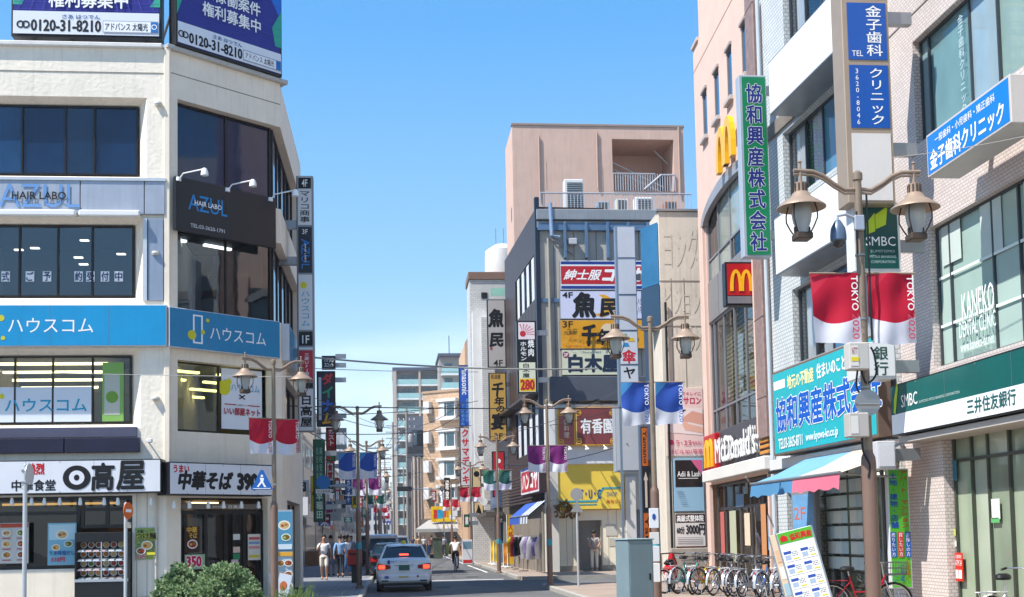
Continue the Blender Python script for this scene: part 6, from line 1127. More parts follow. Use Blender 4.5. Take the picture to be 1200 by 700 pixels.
# ================================================================== cabinet, signs on poles
p = gnd(746, 21.5, .12); t = thing('utility_cabinet', 'tall grey green metal utility cabinet on the right pavement', 'cabinet', p, R(22)); CB = paint('#7d9096', .5, .08, .2, streak=.15); hh_ = at(746, 631, 21.5).z - .12
MB().cbox(-.21, .3, -.14, .36, 0, hh_ - .03, .015).build('body', CB, t); MB().cbox(-.23, .32, -.16, .38, hh_ - .03, hh_, .01).build('top', paint('#8fa2a6', .5, .08), t); MB().cbox(-.18, .27, -.15, -.14, .1, hh_ - .1, .004).build('door', CB, t); MB().cbox(.2, .23, -.17, -.15, hh_ * .5, hh_ * .5 + .12, .004).build('handle', BKF, t)
p = at(763, 700, 22.9); p.z = .12; t = thing('lamp_notices', 'column of white notices strapped to the lamp behind the cabinet', 'notice', p, PERP); zq = lambda y: at(763, y, 22.9).z - .12
for y0, y1, c in ((596, 619, '#e3e6ea'), (624, 638, '#dcdad6'), (640, 658, '#e6e6e6'), (660, 682, '#ececea')): MB().cbox(-.02, .16, -.13, -.1, zq(y1), zq(y0), .004).build('notice', flat(c), t)
MB().disc(.07, zq(606), .035, .06, -.135, 16, th=.003).build('blue_mark', flat('#2a4f9a'), t)
def signpost(name, lab, px, Y, top, r, mat, extra=None, cat='sign', rz=PERP, oval=0, polem='#c9cccf', front=True, kind='disc'):
    p = gnd(px, Y, .12); z1 = at(px, top, Y).z - .12; t = thing(name, lab, cat, p, rz); MB().lathe([(.035, 0), (.035, z1 + (.02 if kind else 0)), (0, z1 + .03)], 12).build('post', paint(polem, .35, .06, .5), t, True)
    if kind == 'disc': MB().disc(0, z1 - r * .6, (oval or r), r, -.045, 24, th=.01).build('disc', mat, t)
    return t, z1
t, z1 = signpost('traffic_sign', 'grey backed round and triangular traffic sign seen from behind before the yellow front', 678, 36, 575, .19, paint('#a8a8a6', .5, .06, .5)); MB().prism([(-.2, z1 - .65), (.2, z1 - .65), (0, z1 - .33)], -.045, -.035).build('triangle', paint('#a3a3a2', .5, .06, .5), t)
t, z1 = signpost('round_traffic_post', 'light post in front of the restaurant with a small round sign seen edge on', 28, 19, 545, .12, paint('#b9bcc0', .4, .06, .5), kind=None); MB().disc(0, 0, .17, .17, 0, 20, th=.012).build('disc', paint('#c9ccd0', .4, .06, .5), t).matrix_local = Matrix.Translation((.07, 0, z1 - .15)) @ Matrix.Rotation(R(84), 4, 'Z'); MB().cbox(-.05, .06, -.04, .04, z1 - .12, z1 - .07, .005).build('clamp', STEEL, t); MB().cbox(-.05, .06, -.04, .04, z1 - .3, z1 - .26, .005).build('clamp', STEEL, t)
t, z1 = signpost('no_entry_sign', 'orange round sign seen at an angle on a pale post by the display case', 147, 24, 590, .18, flat('#d8641e'), kind=None); d_ = MB().disc(0, 0, .17, .17, 0, 20, th=.012).build('disc', flat('#d8641e'), t); d_.matrix_local = Matrix.Translation((.06, -.03, z1 - .15)) @ Matrix.Rotation(R(70), 4, 'Z'); b_ = MB().box(-.1, .1, -.004, -.001, -.03, .03).build('white_bar', WHITE, d_); MB().cbox(.0, .12, -.05, -.04, z1 - .5, z1 - .38, .003).build('plate', flat('#9a968a'), t)
# blue pedestrian crossing sign on the left lamp
p = at(307, 563, 27.8); t = thing('crossing_sign', 'blue triangular pedestrian crossing sign by the noodle restaurant fascia', 'sign', p, PERP); MB().prism([(-.26, -.22), (.26, -.22), (.03, .24), (-.03, .24)], -.01, .0).build('plate', flat('#1f5fae'), t)
MB().box(-.2, .2, -.016, -.011, -.2, -.185).build('white_line', WHITE, t); MB().disc(0, .1, .03, .03, -.014, 10, th=.002).add([(-.05, -.013, .06), (.05, -.013, .05), (.03, -.013, -.04), (.1, -.013, -.16), (.05, -.013, -.16), (0, -.013, -.06), (-.08, -.013, -.16), (-.12, -.013, -.15), (-.03, -.013, -.02)], [(0, 8, 7, 6, 5, 4, 3, 2, 1)]).build('walking_figure', WHITE, t); MB().box(.1, .32, .0, .03, -.12, -.08).build('wall_bracket', STEEL, t)
# blue round sign + plate on curved arm over the left pavement
p = at(379, 567, 44); t = thing('blue_round_sign', 'round blue road sign over the left pavement on a curved grey arm', 'sign', p, PERP); MB().disc(-.0, .05, .26, .26, 0, 24, th=.02).build('disc', flat('#2a74b8'), t); MB().cbox(-.28, .28, 0, .03, -.36, -.2, .01).build('plate', flat('#d8dade'), t); txt(t, '歩行者専用', -.24, .24, -.33, -.23, -.003, BLACK, bold=0)
MB().tube([(.2, .05, -.08), (.8, .05, -.08), (1.15, .05, -.2), (1.25, .05, -.6), (1.26, .05, -p.z + .12)], .035).build('arm', paint('#9aa6b4', .4, .06, .4), t, True)
# post box (red) behind the lamp
p = gnd(416, 43, .12); t = thing('post_box', 'square red post box on a dark leg behind the lamp post', 'post box', p, PERP); RB = paint('#b5271e', .4, .08); MB().cbox(-.26, .26, -.2, .25, .62, 1.2, .04).build('box', RB, t); MB().cbox(-.12, .12, -.1, .15, 0, .62, .01).build('leg', paint('#2b2b2e', .5, .1), t); MB().cbox(-.18, .18, -.22, -.2, 1.0, 1.06, .004).build('slot', BLACK, t)
# ================================================================== shrubs in front of the corner building
def leafm(h1, h2, h3):
    m, n, l, o = _new('leaf'); b = _bsdf(n, l, o, .5, 0, .3); g_ = n.new('ShaderNodeNewGeometry'); r = n.new('ShaderNodeValToRGB'); r.color_ramp.elements[0].color = C(h1); r.color_ramp.elements[1].color = C(h3); e = r.color_ramp.elements.new(.5); e.color = C(h2)
    l(g_.outputs['Random Per Island'], r.inputs[0]); l(r.outputs[0], b.inputs['Base Color']); tr = n.new('ShaderNodeBsdfTranslucent'); l(r.outputs[0], tr.inputs[0]); ms = n.new('ShaderNodeMixShader'); ms.inputs[0].default_value = .3; l(b.outputs[0], ms.inputs[1]); l(tr.outputs[0], ms.inputs[2]); l(ms.outputs[0], o.inputs[0]); return m
def bush(label, c, lobes, n, lm, size=.05, name='bush', stemh=.5):
    t = thing(name, label, 'bush', c); rnd = random.Random(len(label)); vs = []; fs = []
    tot = sum(l_[3] ** 2 for l_ in lobes)
    for (lx, ly, lz_, lr) in lobes:
        # sprays: short tufts of leaves pointing outwards
        for _ in range(int(n * lr * lr / tot)):
            d = Vector((rnd.gauss(0, 1), rnd.gauss(0, 1), rnd.gauss(0, 1) * .9 + .25)).normalized(); rr_ = lr * (1 - .35 * rnd.random() ** 2) * (1 + .16 * math.sin(d.x * 9 + d.z * 7 + lx * 9) + (.28 * rnd.random() if rnd.random() < .06 else 0)); p = Vector((lx, ly, lz_)) + d * rr_
            if p.z < .02: continue
            for q in range(6):
                dd = (d + Vector((rnd.gauss(0, .55), rnd.gauss(0, .55), rnd.gauss(0, .5)))).normalized(); s_ = size * rnd.uniform(.7, 1.3); a = dd.orthogonal().normalized(); a = Matrix.Rotation(rnd.random() * 6.3, 3, dd) @ a; b0 = p + dd * .01
                k = len(vs); vs += [b0, b0 + dd * s_ * .5 + a * s_ * .26, b0 + dd * s_, b0 + dd * s_ * .5 - a * s_ * .26]; fs.append((k, k + 1, k + 2, k + 3))
    o = MB(); o.v = [tuple(v) for v in vs]; o.f = fs; o.mi = [0] * len(fs); f_ = o.build('foliage', lm, t, fix=False); f_['kind'] = 'stuff'
    core = MB()
    for (lx, ly, lz_, lr) in lobes:
        core.tube([(lx * .2, ly * .2, 0), (lx * .6, ly * .6, lz_ * .5), (lx, ly, lz_)], [.035, .025, .012], 6)
    core.build('branches', paint('#5b4a3a', .8, .2), t); return t
GL = leafm('#56744a', '#86a06e', '#bccaa0'); YL = leafm('#6f8f2a', '#a3a83a', '#d0c860')
c = gnd(248, 24.5, .12) + Vector((0, 0, .14))
bush('dense sage green bush in front of the sliding entrance', c, [(-.85, 0, .5, .26), (-.62, .1, .68, .24), (-.95, .1, .25, .26), (-.4, .2, .42, .26), (-.12, .1, .5, .24), (.1, -.1, .62, .28), (.38, .0, .66, .27), (.62, .1, .5, .26), (-.5, -.2, .25, .34), (.1, -.3, .28, .38), (.8, -.1, .3, .24), (-1.12, 0, .2, .16), (-.72, .1, .86, .10), (.2, 0, .84, .11), (.5, .1, .82, .08), (.95, 0, .14, .15), (-.05, .2, .72, .1)], 3000, GL, .08)
bush('low yellow green shrub at the right foot of the sage green bush', gnd(306, 24, .12), [(-.25, 0, .16, .2), (.1, 0, .2, .18), (.3, -.1, .12, .14)], 700, YL, .06, name='shrub')
bush('small bright green seedlings left of the sage green bush', gnd(192, 23.6, .12), [(0, 0, .1, .2), (.2, 0, .08, .14)], 260, YL, .06, name='shrub')
t = thing('grass_tuft', 'wispy green weeds beside the lamp post by the restaurant', 'weeds', gnd(345, 25, .12)); mb = MB(); rnd = random.Random(5)
for i in range(160):
    x, y = rnd.gauss(0, .22), rnd.gauss(0, .1); hgt_ = rnd.uniform(.25, .75); lx = rnd.gauss(0, .16); mb.add([(x, y, 0), (x + .012, y, 0), (x + lx * .6 + .01, y, hgt_ * .6), (x + lx, y, hgt_)], [(0, 1, 2, 3)])
    for k in range(3): zz_ = hgt_ * (.4 + .2 * k); mb.add([(x + lx * zz_ / hgt_, y, zz_), (x + lx + .05 * (-1) ** k, y - .02, zz_ + .05), (x + lx * .8 + .03 * (-1) ** k, y, zz_ + .01)], [(0, 1, 2)])
mb.build('blades', leafm('#4f6f33', '#7f9a4a', '#a9b862'), t, fix=False)['kind'] = 'stuff'
c2 = gnd(240, 24.6, .12); struct(MB().box(c2.x - 1.7, c2.x + 2.2, c2.y - .9, c2.y + .8, .1, .16).build('planting_soil', paint('#4a4036', .9, .2))); 
# boards at the side of the restaurant entrance (upright menu stand, small A-board)
r_ = FB.rect(322, 597, 690, 340); f = perp(324, 32.5); r = f.rect(324, 598, 684, 344); sg = Sign('menu_stand', 'tall illuminated menu stand with dishes right of the lamp by the restaurant', f, (r[0], r[1], .2, r[3]), .2, flat('#a9c0cc'), STEEL, rim=.03)
sg.q(.02, .52, .98, .98, flat('#4f8fb0')); food(sg, .5, .82, .07, 4); food(sg, .6, .68, .055, 5); sg.q(.05, .54, .95, .6, flat('#c9d8e0')); sg.q(.02, .46, .98, .51, flat('#d8a03a'))
for i in range(3):
    for j in range(2): food(sg, .27 + .46 * j, .38 - i * .13, .05, i * 2 + j)
f = perp(322, 27); t = thing('a_board', 'small white A board leaning beside the lamp at the restaurant', 'sign', gnd(327, 30, .12), PERP); m_ = Matrix.Rotation(R(14), 4, 'Y'); MB().box(-.16, .16, -.02, 0, .05, .75, m_).build('panel', flat('#cfd6de'), t); MB().box(-.14, .14, .02, .04, 0, .78, Matrix.Rotation(R(-14), 4, 'Y') @ Matrix.Translation((.05, 0, 0))).build('leg', STEEL, t); MB().disc(0, .45, .09, .12, -.025, 14, th=.002).build('printed_shape', flat('#c86a3a'), t).rotation_euler = (0, R(14), 0)
# ================================================================== bicycles
RUB = paint('#191919', .7, .1); CHR = paint('#c2c4c8', .25, .05, .9); SAD = paint('#1c1b1d', .45, .1)
def torus(mb, c, R_, r, n=26, m=6):
    vs = []; fs = []
    for i in range(n):
        a = 2 * math.pi * i / n
        for j in range(m): b = 2 * math.pi * j / m; rr = R_ + r * math.cos(b); vs.append((c[0] + rr * math.cos(a), c[1] + r * math.sin(b), c[2] + rr * math.sin(a)))
    for i in range(n):
        for j in range(m): fs.append((i * m + j, i * m + (j + 1) % m, ((i + 1) % n) * m + (j + 1) % m, ((i + 1) % n) * m + j))
    mb.add(vs, fs)
def arc(cx, cz, r, a0, a1, n=12, y=0): return [(cx + r * math.cos(R(a0 + (a1 - a0) * i / n)), y, cz + r * math.sin(R(a0 + (a1 - a0) * i / n))) for i in range(n + 1)]
def bike(frame, fend, basket=True, label=None, group=None, saddle=SAD):
    """city bicycle along x, rear wheel at -x"""
    t = thing('bicycle', label, 'bicycle', (0, 0, 0), 0, group)
    for cx in (-.53, .53):
        mb = MB(); torus(mb, (cx, 0, .33), .315, .019); w_ = mb.build('wheel', RUB, t, True); mb = MB(); torus(mb, (cx, 0, .33), .29, .01, 26, 5); mb.build('rim', CHR, w_, True)
        mb = MB()
        for k in range(18): a = 2 * math.pi * k / 18; mb.tube([(cx, .02 * (-1) ** k, .33), (cx + .29 * math.cos(a), 0, .33 + .29 * math.sin(a))], .0022, 3, False)
        mb.build('spoke', CHR, w_)['kind'] = 'stuff'
        MB().tube([(cx, -.05, .33), (cx, .05, .33)], .022, 8).build('hub', CHR, w_)
    bb_x, bb_z = -.08, .3
    MB().tube([(bb_x, 0, bb_z), (-.22, 0, .78)], .016).tube([(bb_x, 0, bb_z), (.1, 0, .36), (.3, 0, .55), (.4, 0, .78)], .02).tube([(-.15, 0, .5), (.05, 0, .5), (.27, 0, .62), (.385, 0, .72)], .014).tube([(bb_x, .03, bb_z), (-.53, .05, .33)], .011).tube([(bb_x, -.03, bb_z), (-.53, -.05, .33)], .011).tube([(-.2, 0, .68), (-.53, .05, .33)], .009).tube([(-.2, 0, .68), (-.53, -.05, .33)], .009).build('frame', frame, t, True)
    MB().tube([(.38, 0, .72), (.36, 0, .86), (.35, 0, .97)], .014).tube([(.39, 0, .7), (.42, .05, .6), (.47, .05, .45), (.53, .05, .33)], .011).tube([(.39, 0, .7), (.42, -.05, .6), (.47, -.05, .45), (.53, -.05, .33)], .011).build('fork', CHR, t, True)
    MB().tube([(.12, -.27, .98), (.22, -.26, 1.0), (.34, -.12, 1.0), (.36, 0, .97), (.34, .12, 1.0), (.22, .26, 1.0), (.12, .27, .98)], .011).build('handlebar', CHR, t, True)
    for s_ in (-1, 1): MB().tube([(.12, .27 * s_, .98), (.22, .262 * s_, 1.0)], .017).build('grip', RUB, t)
    MB().tube([(-.22, 0, .78), (-.235, 0, .86)], .012).build('seat_post', CHR, t); MB().lathe([(0, .05), (.05, .055), (.09, .035), (.1, 0), (.085, -.03), (0, -.03)], 14).build('saddle', saddle, t, True).matrix_local = Matrix.Translation((-.25, 0, .89)) @ Matrix.Diagonal((1.35, .95, 1, 1))
    for cx, a0, a1 in ((-.53, 20, 190), (.53, 40, 175)):
        p = arc(cx, .33, .35, a0, a1, 12); mb = MB(); vs = []; 
        for q in p: vs += [(q[0], -.028, q[2]), (q[0], .028, q[2])]
        mb.add(vs, [(2 * i, 2 * i + 1, 2 * i + 3, 2 * i + 2) for i in range(len(p) - 1)]).build('fender', fend, t, True)
    MB().tube([(-.25, -.06, .70), (-.78, -.06, .71)], .007).tube([(-.25, .06, .70), (-.78, .06, .71)], .007).tube([(-.78, -.06, .71), (-.78, .06, .71)], .007).tube([(-.5, -.06, .71), (-.5, .06, .71)], .007).tube([(-.72, -.06, .71), (-.53, -.07, .33)], .006).tube([(-.72, .06, .71), (-.53, .07, .33)], .006).build('rear_rack', fend, t)
    MB().prism([(-.12, .36), (-.03, .38), (.0, .32), (-.04, .25), (-.5, .29), (-.55, .33), (-.5, .37)], -.055, -.035).build('chain_guard', frame, t); MB().tube([(-.08, -.06, .3), (-.08, -.1, .14)], .009).tube([(-.08, .06, .3), (-.08, .1, .46)], .009).build('crank', CHR, t); MB().cbox(-.12, -.04, -.17, -.09, .12, .145, .005).build('pedal', RUB, t); MB().cbox(-.12, -.04, .09, .17, .45, .475, .005).build('pedal', RUB, t)
    MB().cbox(-.81, -.79, -.02, .02, .60, .635, .006).build('reflector', flat('#b01818', .2), t); MB().tube([(-.53, -.08, .33), (-.62, -.17, .02)], .008).tube([(-.53, .08, .33), (-.62, .17, .02)], .008).build('stand', CHR, t)
    if basket:
        mb = MB()
        for k in range(8): x = .40 + k * .045; mb.tube([(x - .0, -.14, .78), (x + .01, -.17, 1.0)], .0035, 4, False).tube([(x, .14, .78), (x + .01, .17, 1.0)], .0035, 4, False)
        for k in range(8): y = -.14 + k * .04; mb.tube([(.72, y, .78), (.74, y * 1.2, 1.0)], .0035, 4, False).tube([(.40, y, .78), (.39, y * 1.2, 1.0)], .0035, 4, False).tube([(.4, y, .78), (.72, y, .78)], .0035, 4, False)
        for z, e in ((.8, .0), (.9, .015), (1.0, .03)): mb.tube([(.39, -.14 - e, z), (.73, -.14 - e, z), (.73, .14 + e, z), (.39, .14 + e, z), (.39, -.14 - e, z)], .005, 4)
        mb.build('basket', paint('#5c5c5e', .4, .1, .5), t)
    return t
SILV = paint('#c9cbd0', .3, .05, .6)
b0 = bike(SILV, SILV, label='x', group='bicycles parked along the kerb by the restaurant'); BT = tmpl(b0)
bcol = [('#d8d8da', 'silver'), ('#3aa8a0', 'turquoise'), ('#c86a3a', 'faded orange'), ('#c9b82a', 'lime yellow'), ('#d6d6d8', 'white'), ('#5a5a60', 'grey'), ('#1f1f24', 'black'), ('#b8b8bc', 'pale grey'), ('#2f6fc0', 'blue'), ('#b0b2b8', 'dull silver'), ('#26262a', 'black framed')]
where = ['farthest left by the scooter, under the salon boards', 'second from the left end of the row', 'under the massage price board', 'just right of the massage price board', 'before the pink pilaster', 'before the left of the restaurant glazing', 'before the yellow window poster', 'in the middle of the restaurant glazing', 'with a slanting frame before the orange poster', 'half hidden behind the blue one', 'at the near end beside the 2F panel']
for i in range(11):
    px = 790 + i * 12.3; Y = 31.5 - i * .38; o = b0 if i == 0 else stamp(BT); o.location = gnd(px + 8 + (i * 29 % 7) - 3, Y + (i * 13 % 5) * .08, .12); sc = .94 + (i * 17 % 9) * .012; o.scale = (sc, sc, sc); o.rotation_euler = (R((i * 31 % 9) - 4), 0, R(38 + (i * 37) % 27)); c_, cn = bcol[i]; pm = paint(c_, .3, .06, .3)
    for k in KIDS(o):
        if k.name.startswith(('frame', 'chain_guard')): k.data = k.data.copy(); k.data.materials[0] = pm
        if k.name.startswith('basket') and i in (2, 5, 8): bpy.data.objects.remove(k)
    o['label'] = '%s bicycle %s' % (cn, where[i])
REDP = paint('#a81c2c', .3, .06, .2); rb_ = bike(REDP, paint('#a83040', .35, .06, .2), label='red bicycle with silver rims standing by the listing windows', basket=True); rb_.location = gnd(1012, 20.6, .12); rb_.rotation_euler = (0, 0, PERP + R(-6))
wb2 = bike(paint('#d8d8da', .3, .04, .3), paint('#dcdcda', .3, .04, .1), label='white bicycle with a black saddle before the bank entrance', basket=False); wb2.location = gnd(1192, 16.3, .12); wb2.rotation_euler = (0, 0, PERP + R(28))
# scooter at the left end
t = thing('scooter', 'small red and white delivery scooter left of the bicycle row', 'scooter', gnd(787, 32.5, .12), R(78)); mb = MB()
for cx in (-.55, .55): mb = MB(); torus(mb, (cx, 0, .24), .2, .05, 20, 8); mb.build('wheel', RUB, t, True)
MB().cbox(-.75, -.1, -.16, .16, .42, .72, .08).build('rear_body', RED, t); MB().cbox(-.2, .35, -.16, .16, .22, .32, .03).build('footboard', BKF, t); MB().tube([(.38, 0, .25), (.42, 0, .7), (.34, 0, 1.02)], [.14, .16, .06], 10).build('front_shield', RED, t, True); MB().cbox(-.7, -.05, -.14, .14, .72, .82, .04).build('seat', SAD, t); MB().tube([(.3, -.32, 1.0), (.34, 0, 1.02), (.3, .32, 1.0)], .018).build('handlebar', BKF, t); MB().cbox(-.84, -.78, -.1, .1, .38, .52, .01).build('plate', flat('#e3c8cc'), t); MB().cbox(-.8, -.74, -.09, .09, .6, .68, .02).build('tail_light', flat('#c01818', .2), t)
# ================================================================== property boards on the pavement
f = FR(0, 0, ang=PERP + R(22), o=gnd(925, 20.5)); zb_ = at(940, 614, 20.2).z
for i, (px, Y, lab) in enumerate(((918, 20.2, 'front leaning property board with eight listings under a green header'), (906, 20.9, 'second property board with beige flyers behind the listing board'))):
    t = thing('property_board', lab, 'sign', gnd(px + 43, Y, .12), PERP + R(-12 if i == 0 else -20)); h = 1.64 if i == 0 else 1.6; W_ = .60; m_ = Matrix.Rotation(R(-13), 4, 'Y') @ Matrix.Rotation(R(-6), 4, 'X'); H_ = bpy.data.objects.new('board', None); COL.objects.link(H_); H_.parent = t; H_.matrix_local = m_
    MB().cbox(-W_ / 2, W_ / 2, -.02, .0, .1, h, .006).build('panel', flat('#dcdedc' if i == 0 else '#cdb8a0'), H_); MB().cbox(-W_ / 2 - .02, -W_ / 2, -.03, .02, 0, h, .004).cbox(W_ / 2, W_ / 2 + .02, -.03, .02, 0, h, .004).build('frame', CHR, H_); MB().tube([(-.25, .02, h - .1), (-.2, .4, .02)], .012).tube([(.25, .02, h - .1), (.2, .4, .02)], .012).build('leg', CHR, H_)
    if i == 0:
        mb = MB(); mb.box(-W_ / 2 + .01, W_ / 2 - .01, -.024, -.02, h - .2, h - .01).build('green_header', flat('#4fa82c'), H_); txt(H_, '協和興産', -.1, .27, h - .17, h - .06, -.028, flat('#c02020'), bold=.04); MB().prism([(-.26, h - .16), (-.26, h - .09), (-.2, h - .05), (-.14, h - .09), (-.14, h - .16)], -.029, -.026).build('house_mark', flat('#c02020'), H_)
        for r__ in range(4):
            for c__ in range(2):
                x = -.28 + c__ * .29; z = .42 + r__ * .235; q = MB().box(x, x + .27, -.026, -.022, z, z + .2).build('flyer', flat('#eceef0'), H_); MB().box(x + .01, x + .14, -.028, -.026, z + .13, z + .18).build('blue_bar', flat('#2f4fa0'), q); MB().box(x + .02, x + .12, -.0285, -.026, z + .03, z + .11).build('plan', flat('#9fb0c8'), q)
                MB().box(x + .15, x + .25, -.028, -.026, z + .02, z + .045).build('yellow_bar', flat('#c9c030'), q); mb = MB(); [mb.box(x + .15 + k * .025, x + .165 + k * .025, -.028, -.026, z + .08 + .03 * j, z + .095 + .03 * j) for k in range(4) for j in range(3)]; mb.build('floor_plan', BLACK, q)['kind'] = 'stuff'
        MB().box(-W_ / 2 + .01, W_ / 2 - .01, -.024, -.02, .25, .38).build('lime_footer', flat('#a8c92c'), H_); txt(H_, '協和興産株式会社', -.26, .26, .32, .37, -.028, flat('#c02020'), bold=.02); MB().box(-W_ / 2 + .01, W_ / 2 - .01, -.0245, -.02, .14, .24).build('green_footer', flat('#2f8f3a'), H_)
    else:
        for r__ in range(4): MB().box(-.27, .1, -.026, -.022, .2 + r__ * .3, .42 + r__ * .3).build('flyer', flat(['#dcd0c0', '#8fb0c0', '#e0d8d0', '#c8a888'][r__]), H_)
        MB().box(-.1, .2, -.026, -.022, h - .12, h - .03).build('red_tab', flat('#c86a3a'), H_)
bpy.context.view_layer.update()
for o_ in [x for x in bpy.data.objects if x.name.startswith('board') and x.type == 'EMPTY' and x.parent]: flatten(o_)
# ================================================================== cars
def car(name, label, prof, W_, body, px, Y, rz, kind='sedan', plate='#3d6f66', lit=False):
    """body lofted over stations (y, z_sill, z_belt, half width); cabin as a second loft"""
    p = gnd(px, Y); t = thing(name, label, 'car', p, rz); st_, cab = prof
    def ring(y, zs, zb, hw, zr=None): return [(-hw * .86, y, zs), (-hw * .97, y, zs + (zb - zs) * .18), (-hw, y, zs + (zb - zs) * .5), (-hw * .975, y, zs + (zb - zs) * .82), (-hw * .9, y, zb - .01), (-hw * .72, y, zb + .025), (0, y, zb + .045), (hw * .72, y, zb + .025), (hw * .9, y, zb - .01), (hw * .975, y, zs + (zb - zs) * .82), (hw, y, zs + (zb - zs) * .5), (hw * .97, y, zs + (zb - zs) * .18), (hw * .86, y, zs)]
    mb = MB(); vs = []
    for s_ in st_: vs += ring(*s_)
    n = 13; fs = [(i * n + j, i * n + j + 1, (i + 1) * n + j + 1, (i + 1) * n + j) for i in range(len(st_) - 1) for j in range(n - 1)] + [tuple(range(n))[::-1], tuple(range((len(st_) - 1) * n, len(st_) * n))]
    fs += [(i * n + n - 1, i * n, (i + 1) * n, (i + 1) * n + n - 1) for i in range(len(st_) - 1)]
    mb.add(vs, fs); o = mb.build('body', body, t, True)
    ym0, yr0, yr1, ym1, zb, zr, hb, hr = cab; c_ = lambda y, hw, z: [(-hw, y, z), (hw, y, z)]
    gl = dglass('#16262c', .05, .6); A = [(-hb, ym0, zb), (hb, ym0, zb), (hr, yr0, zr), (-hr, yr0, zr)]; B = [(-hb, ym1, zb), (hb, ym1, zb), (hr, yr1, zr), (-hr, yr1, zr)]
    MB().add([*A, *B], [(0, 1, 2, 3), (5, 4, 7, 6), (1, 5, 6, 2), (4, 0, 3, 7)]).build('greenhouse', gl, t)
    mb = MB(); vs = []
    for (y, k, dz) in ((yr0 - .06, .92, -.03), (yr0 + .1, 1.0, .02), ((yr0 + yr1) / 2, 1.02, .05), (yr1 - .1, 1.0, .02), (yr1 + .06, .92, -.03)):
        vs += [(-hr * k * 1.03, y, zr + dz - .04), (-hr * k * .9, y, zr + dz + .005), (0, y, zr + dz + .03), (hr * k * .9, y, zr + dz + .005), (hr * k * 1.03, y, zr + dz - .04)]
    mb.add(vs, [(i * 5 + j, i * 5 + j + 1, (i + 1) * 5 + j + 1, (i + 1) * 5 + j) for i in range(4) for j in range(4)]).build('roof', body, t, True)
    for a, b in ((A[0], A[3]), (A[1], A[2]), (B[0], B[3]), (B[1], B[2])): MB().tube([a, b], .035, 6).build('pillar', body, t, True)
    ymid = (yr0 + yr1) / 2 
    for s_ in (-1, 1): MB().tube([(s_ * (hb + .005), ymid, zb), (s_ * (hr + .01), ymid, zr)], .03, 6).build('pillar', body, t, True)
    L_ = st_[-1][0]
    for y in (st_[0][0] + .85, L_ - .85):
        for s_ in (-1, 1):
            w_ = MB().lathe([(.0, -.1), (.3, -.1), (.325, -.07), (.325, .07), (.3, .1), (0, .1)], 22).build('wheel', RUB, t, True); w_.matrix_local = Matrix.Translation((s_ * (W_ / 2 - .12), y, .32)) @ Matrix.Rotation(R(90), 4, 'Y'); MB().lathe([(0, -.112), (.19, -.108), (.2, -.09), (.2, .09), (.19, .108), (0, .112)], 14).build('hubcap', CHR, w_, True)
    for s_ in (-1, 1): MB().cbox(s_ * W_ / 2 - (.0 if s_ > 0 else .14), s_ * W_ / 2 + (.14 if s_ > 0 else 0), ym1 - .55, ym1 - .42, zb - .02, zb + .12, .03).build('wing_mirror', body if kind != 'sedan' else paint('#2d2f33', .3, .1), t)
    y0 = st_[0][0]; zbm = st_[1][1]; tl = emit('#e02818', 2.2) if lit else flat('#a01818', .15)
    hw = W_ / 2
    if kind == 'sedan':
        for s_ in (-1, 1):
            q = MB(); x0, x1 = (hw * .48, hw * .93) if s_ > 0 else (-hw * .93, -hw * .48); q.add([(x0, y0 - .02, .72), (x1, y0 + .05 if s_ > 0 else y0 - .02, .70), (x1, y0 + .08, .88), (x0, y0 + .02, .86)], [(0, 1, 2, 3)]) if False else q.prism([(x0, .74), (x1, .70), (x1, .90), (x0, .84)] if s_ > 0 else [(x0, .70), (x1, .74), (x1, .84), (x0, .90)], y0 - .035, y0 + .06)
            o = q.build('tail_light', flat('#8d1518', .12), t); xm = hw * .78 * s_; MB().cbox(xm - .1, xm + .1, y0 - .05, y0 - .03, .73, .85, .01).build('lit_lamp', emit('#ff4630', 1.6) if lit else flat('#b82020', .2), o)
        MB().cbox(-.165, .165, y0 - .035, y0 - .02, .68, .84, .004).build('plate', flat('#3f6660'), t); MB().cbox(-.3, .3, y0 - .045, y0 - .01, .85, .885, .008).build('chrome_strip', CHR, t)
        MB().cbox(-hw * .88, hw * .88, y0 - .07, y0 + .2, .3, .56, .06).build('bumper', body, t); MB().cbox(-.17, .13, y0 - .085, y0 - .07, .46, .50, .003).build('yellow_sticker', flat('#c9b028'), t); MB().disc(-.55, .47, .08, .05, y0 - .085, 14, th=.01).build('round_sticker', flat('#5a78b0'), t); MB().disc(.42, .49, .035, .035, y0 - .085, 12, th=.01).build('red_sticker', flat('#8a2030'), t)
        MB().cbox(-hw * .8, -hw * .55, y0 - .085, y0 - .06, .34, .38, .01).build('exhaust', BKF, t); MB().cbox(hw * .55, hw * .8, y0 - .085, y0 - .06, .34, .38, .01).build('exhaust', BKF, t); MB().cbox(-hw * .8, hw * .8, y0 + .1, y0 + .4, .2, .31, .02).build('under_body', BKF, t)
        MB().cbox(-.15, .15, y0 + .62, y0 + .7, zb + .14, zb + .19, .01).build('brake_lamp', emit('#ff5540', 1.6), t)
    else:
        for s_ in (-1, 1): MB().cbox(s_ * hw * .9 - .06, s_ * hw * .9 + .06, y0 - .03, y0 + .05, .75, 1.15, .02).build('tail_light', flat('#a01818', .15), t)
        MB().cbox(-hr, hr, yr0 - .16, yr0 + .1, zr - .17, zr + .0, .03).build('tailgate_top', body, t); [MB().tube([(s_ * (hb - .02), y0 + .0, zb), (s_ * (hr - .0), yr0 - .06, zr - .05)], .075, 6).build('tailgate_pillar', body, t, True) for s_ in (-1, 1)]
        MB().cbox(-.165, .165, y0 - .04, y0 - .0, .6, .76, .004).build('plate', flat('#c9ccc0'), t); MB().cbox(-hw * .9, hw * .9, y0 - .08, y0 + .2, .32, .55, .05).build('bumper', body, t)
    return t
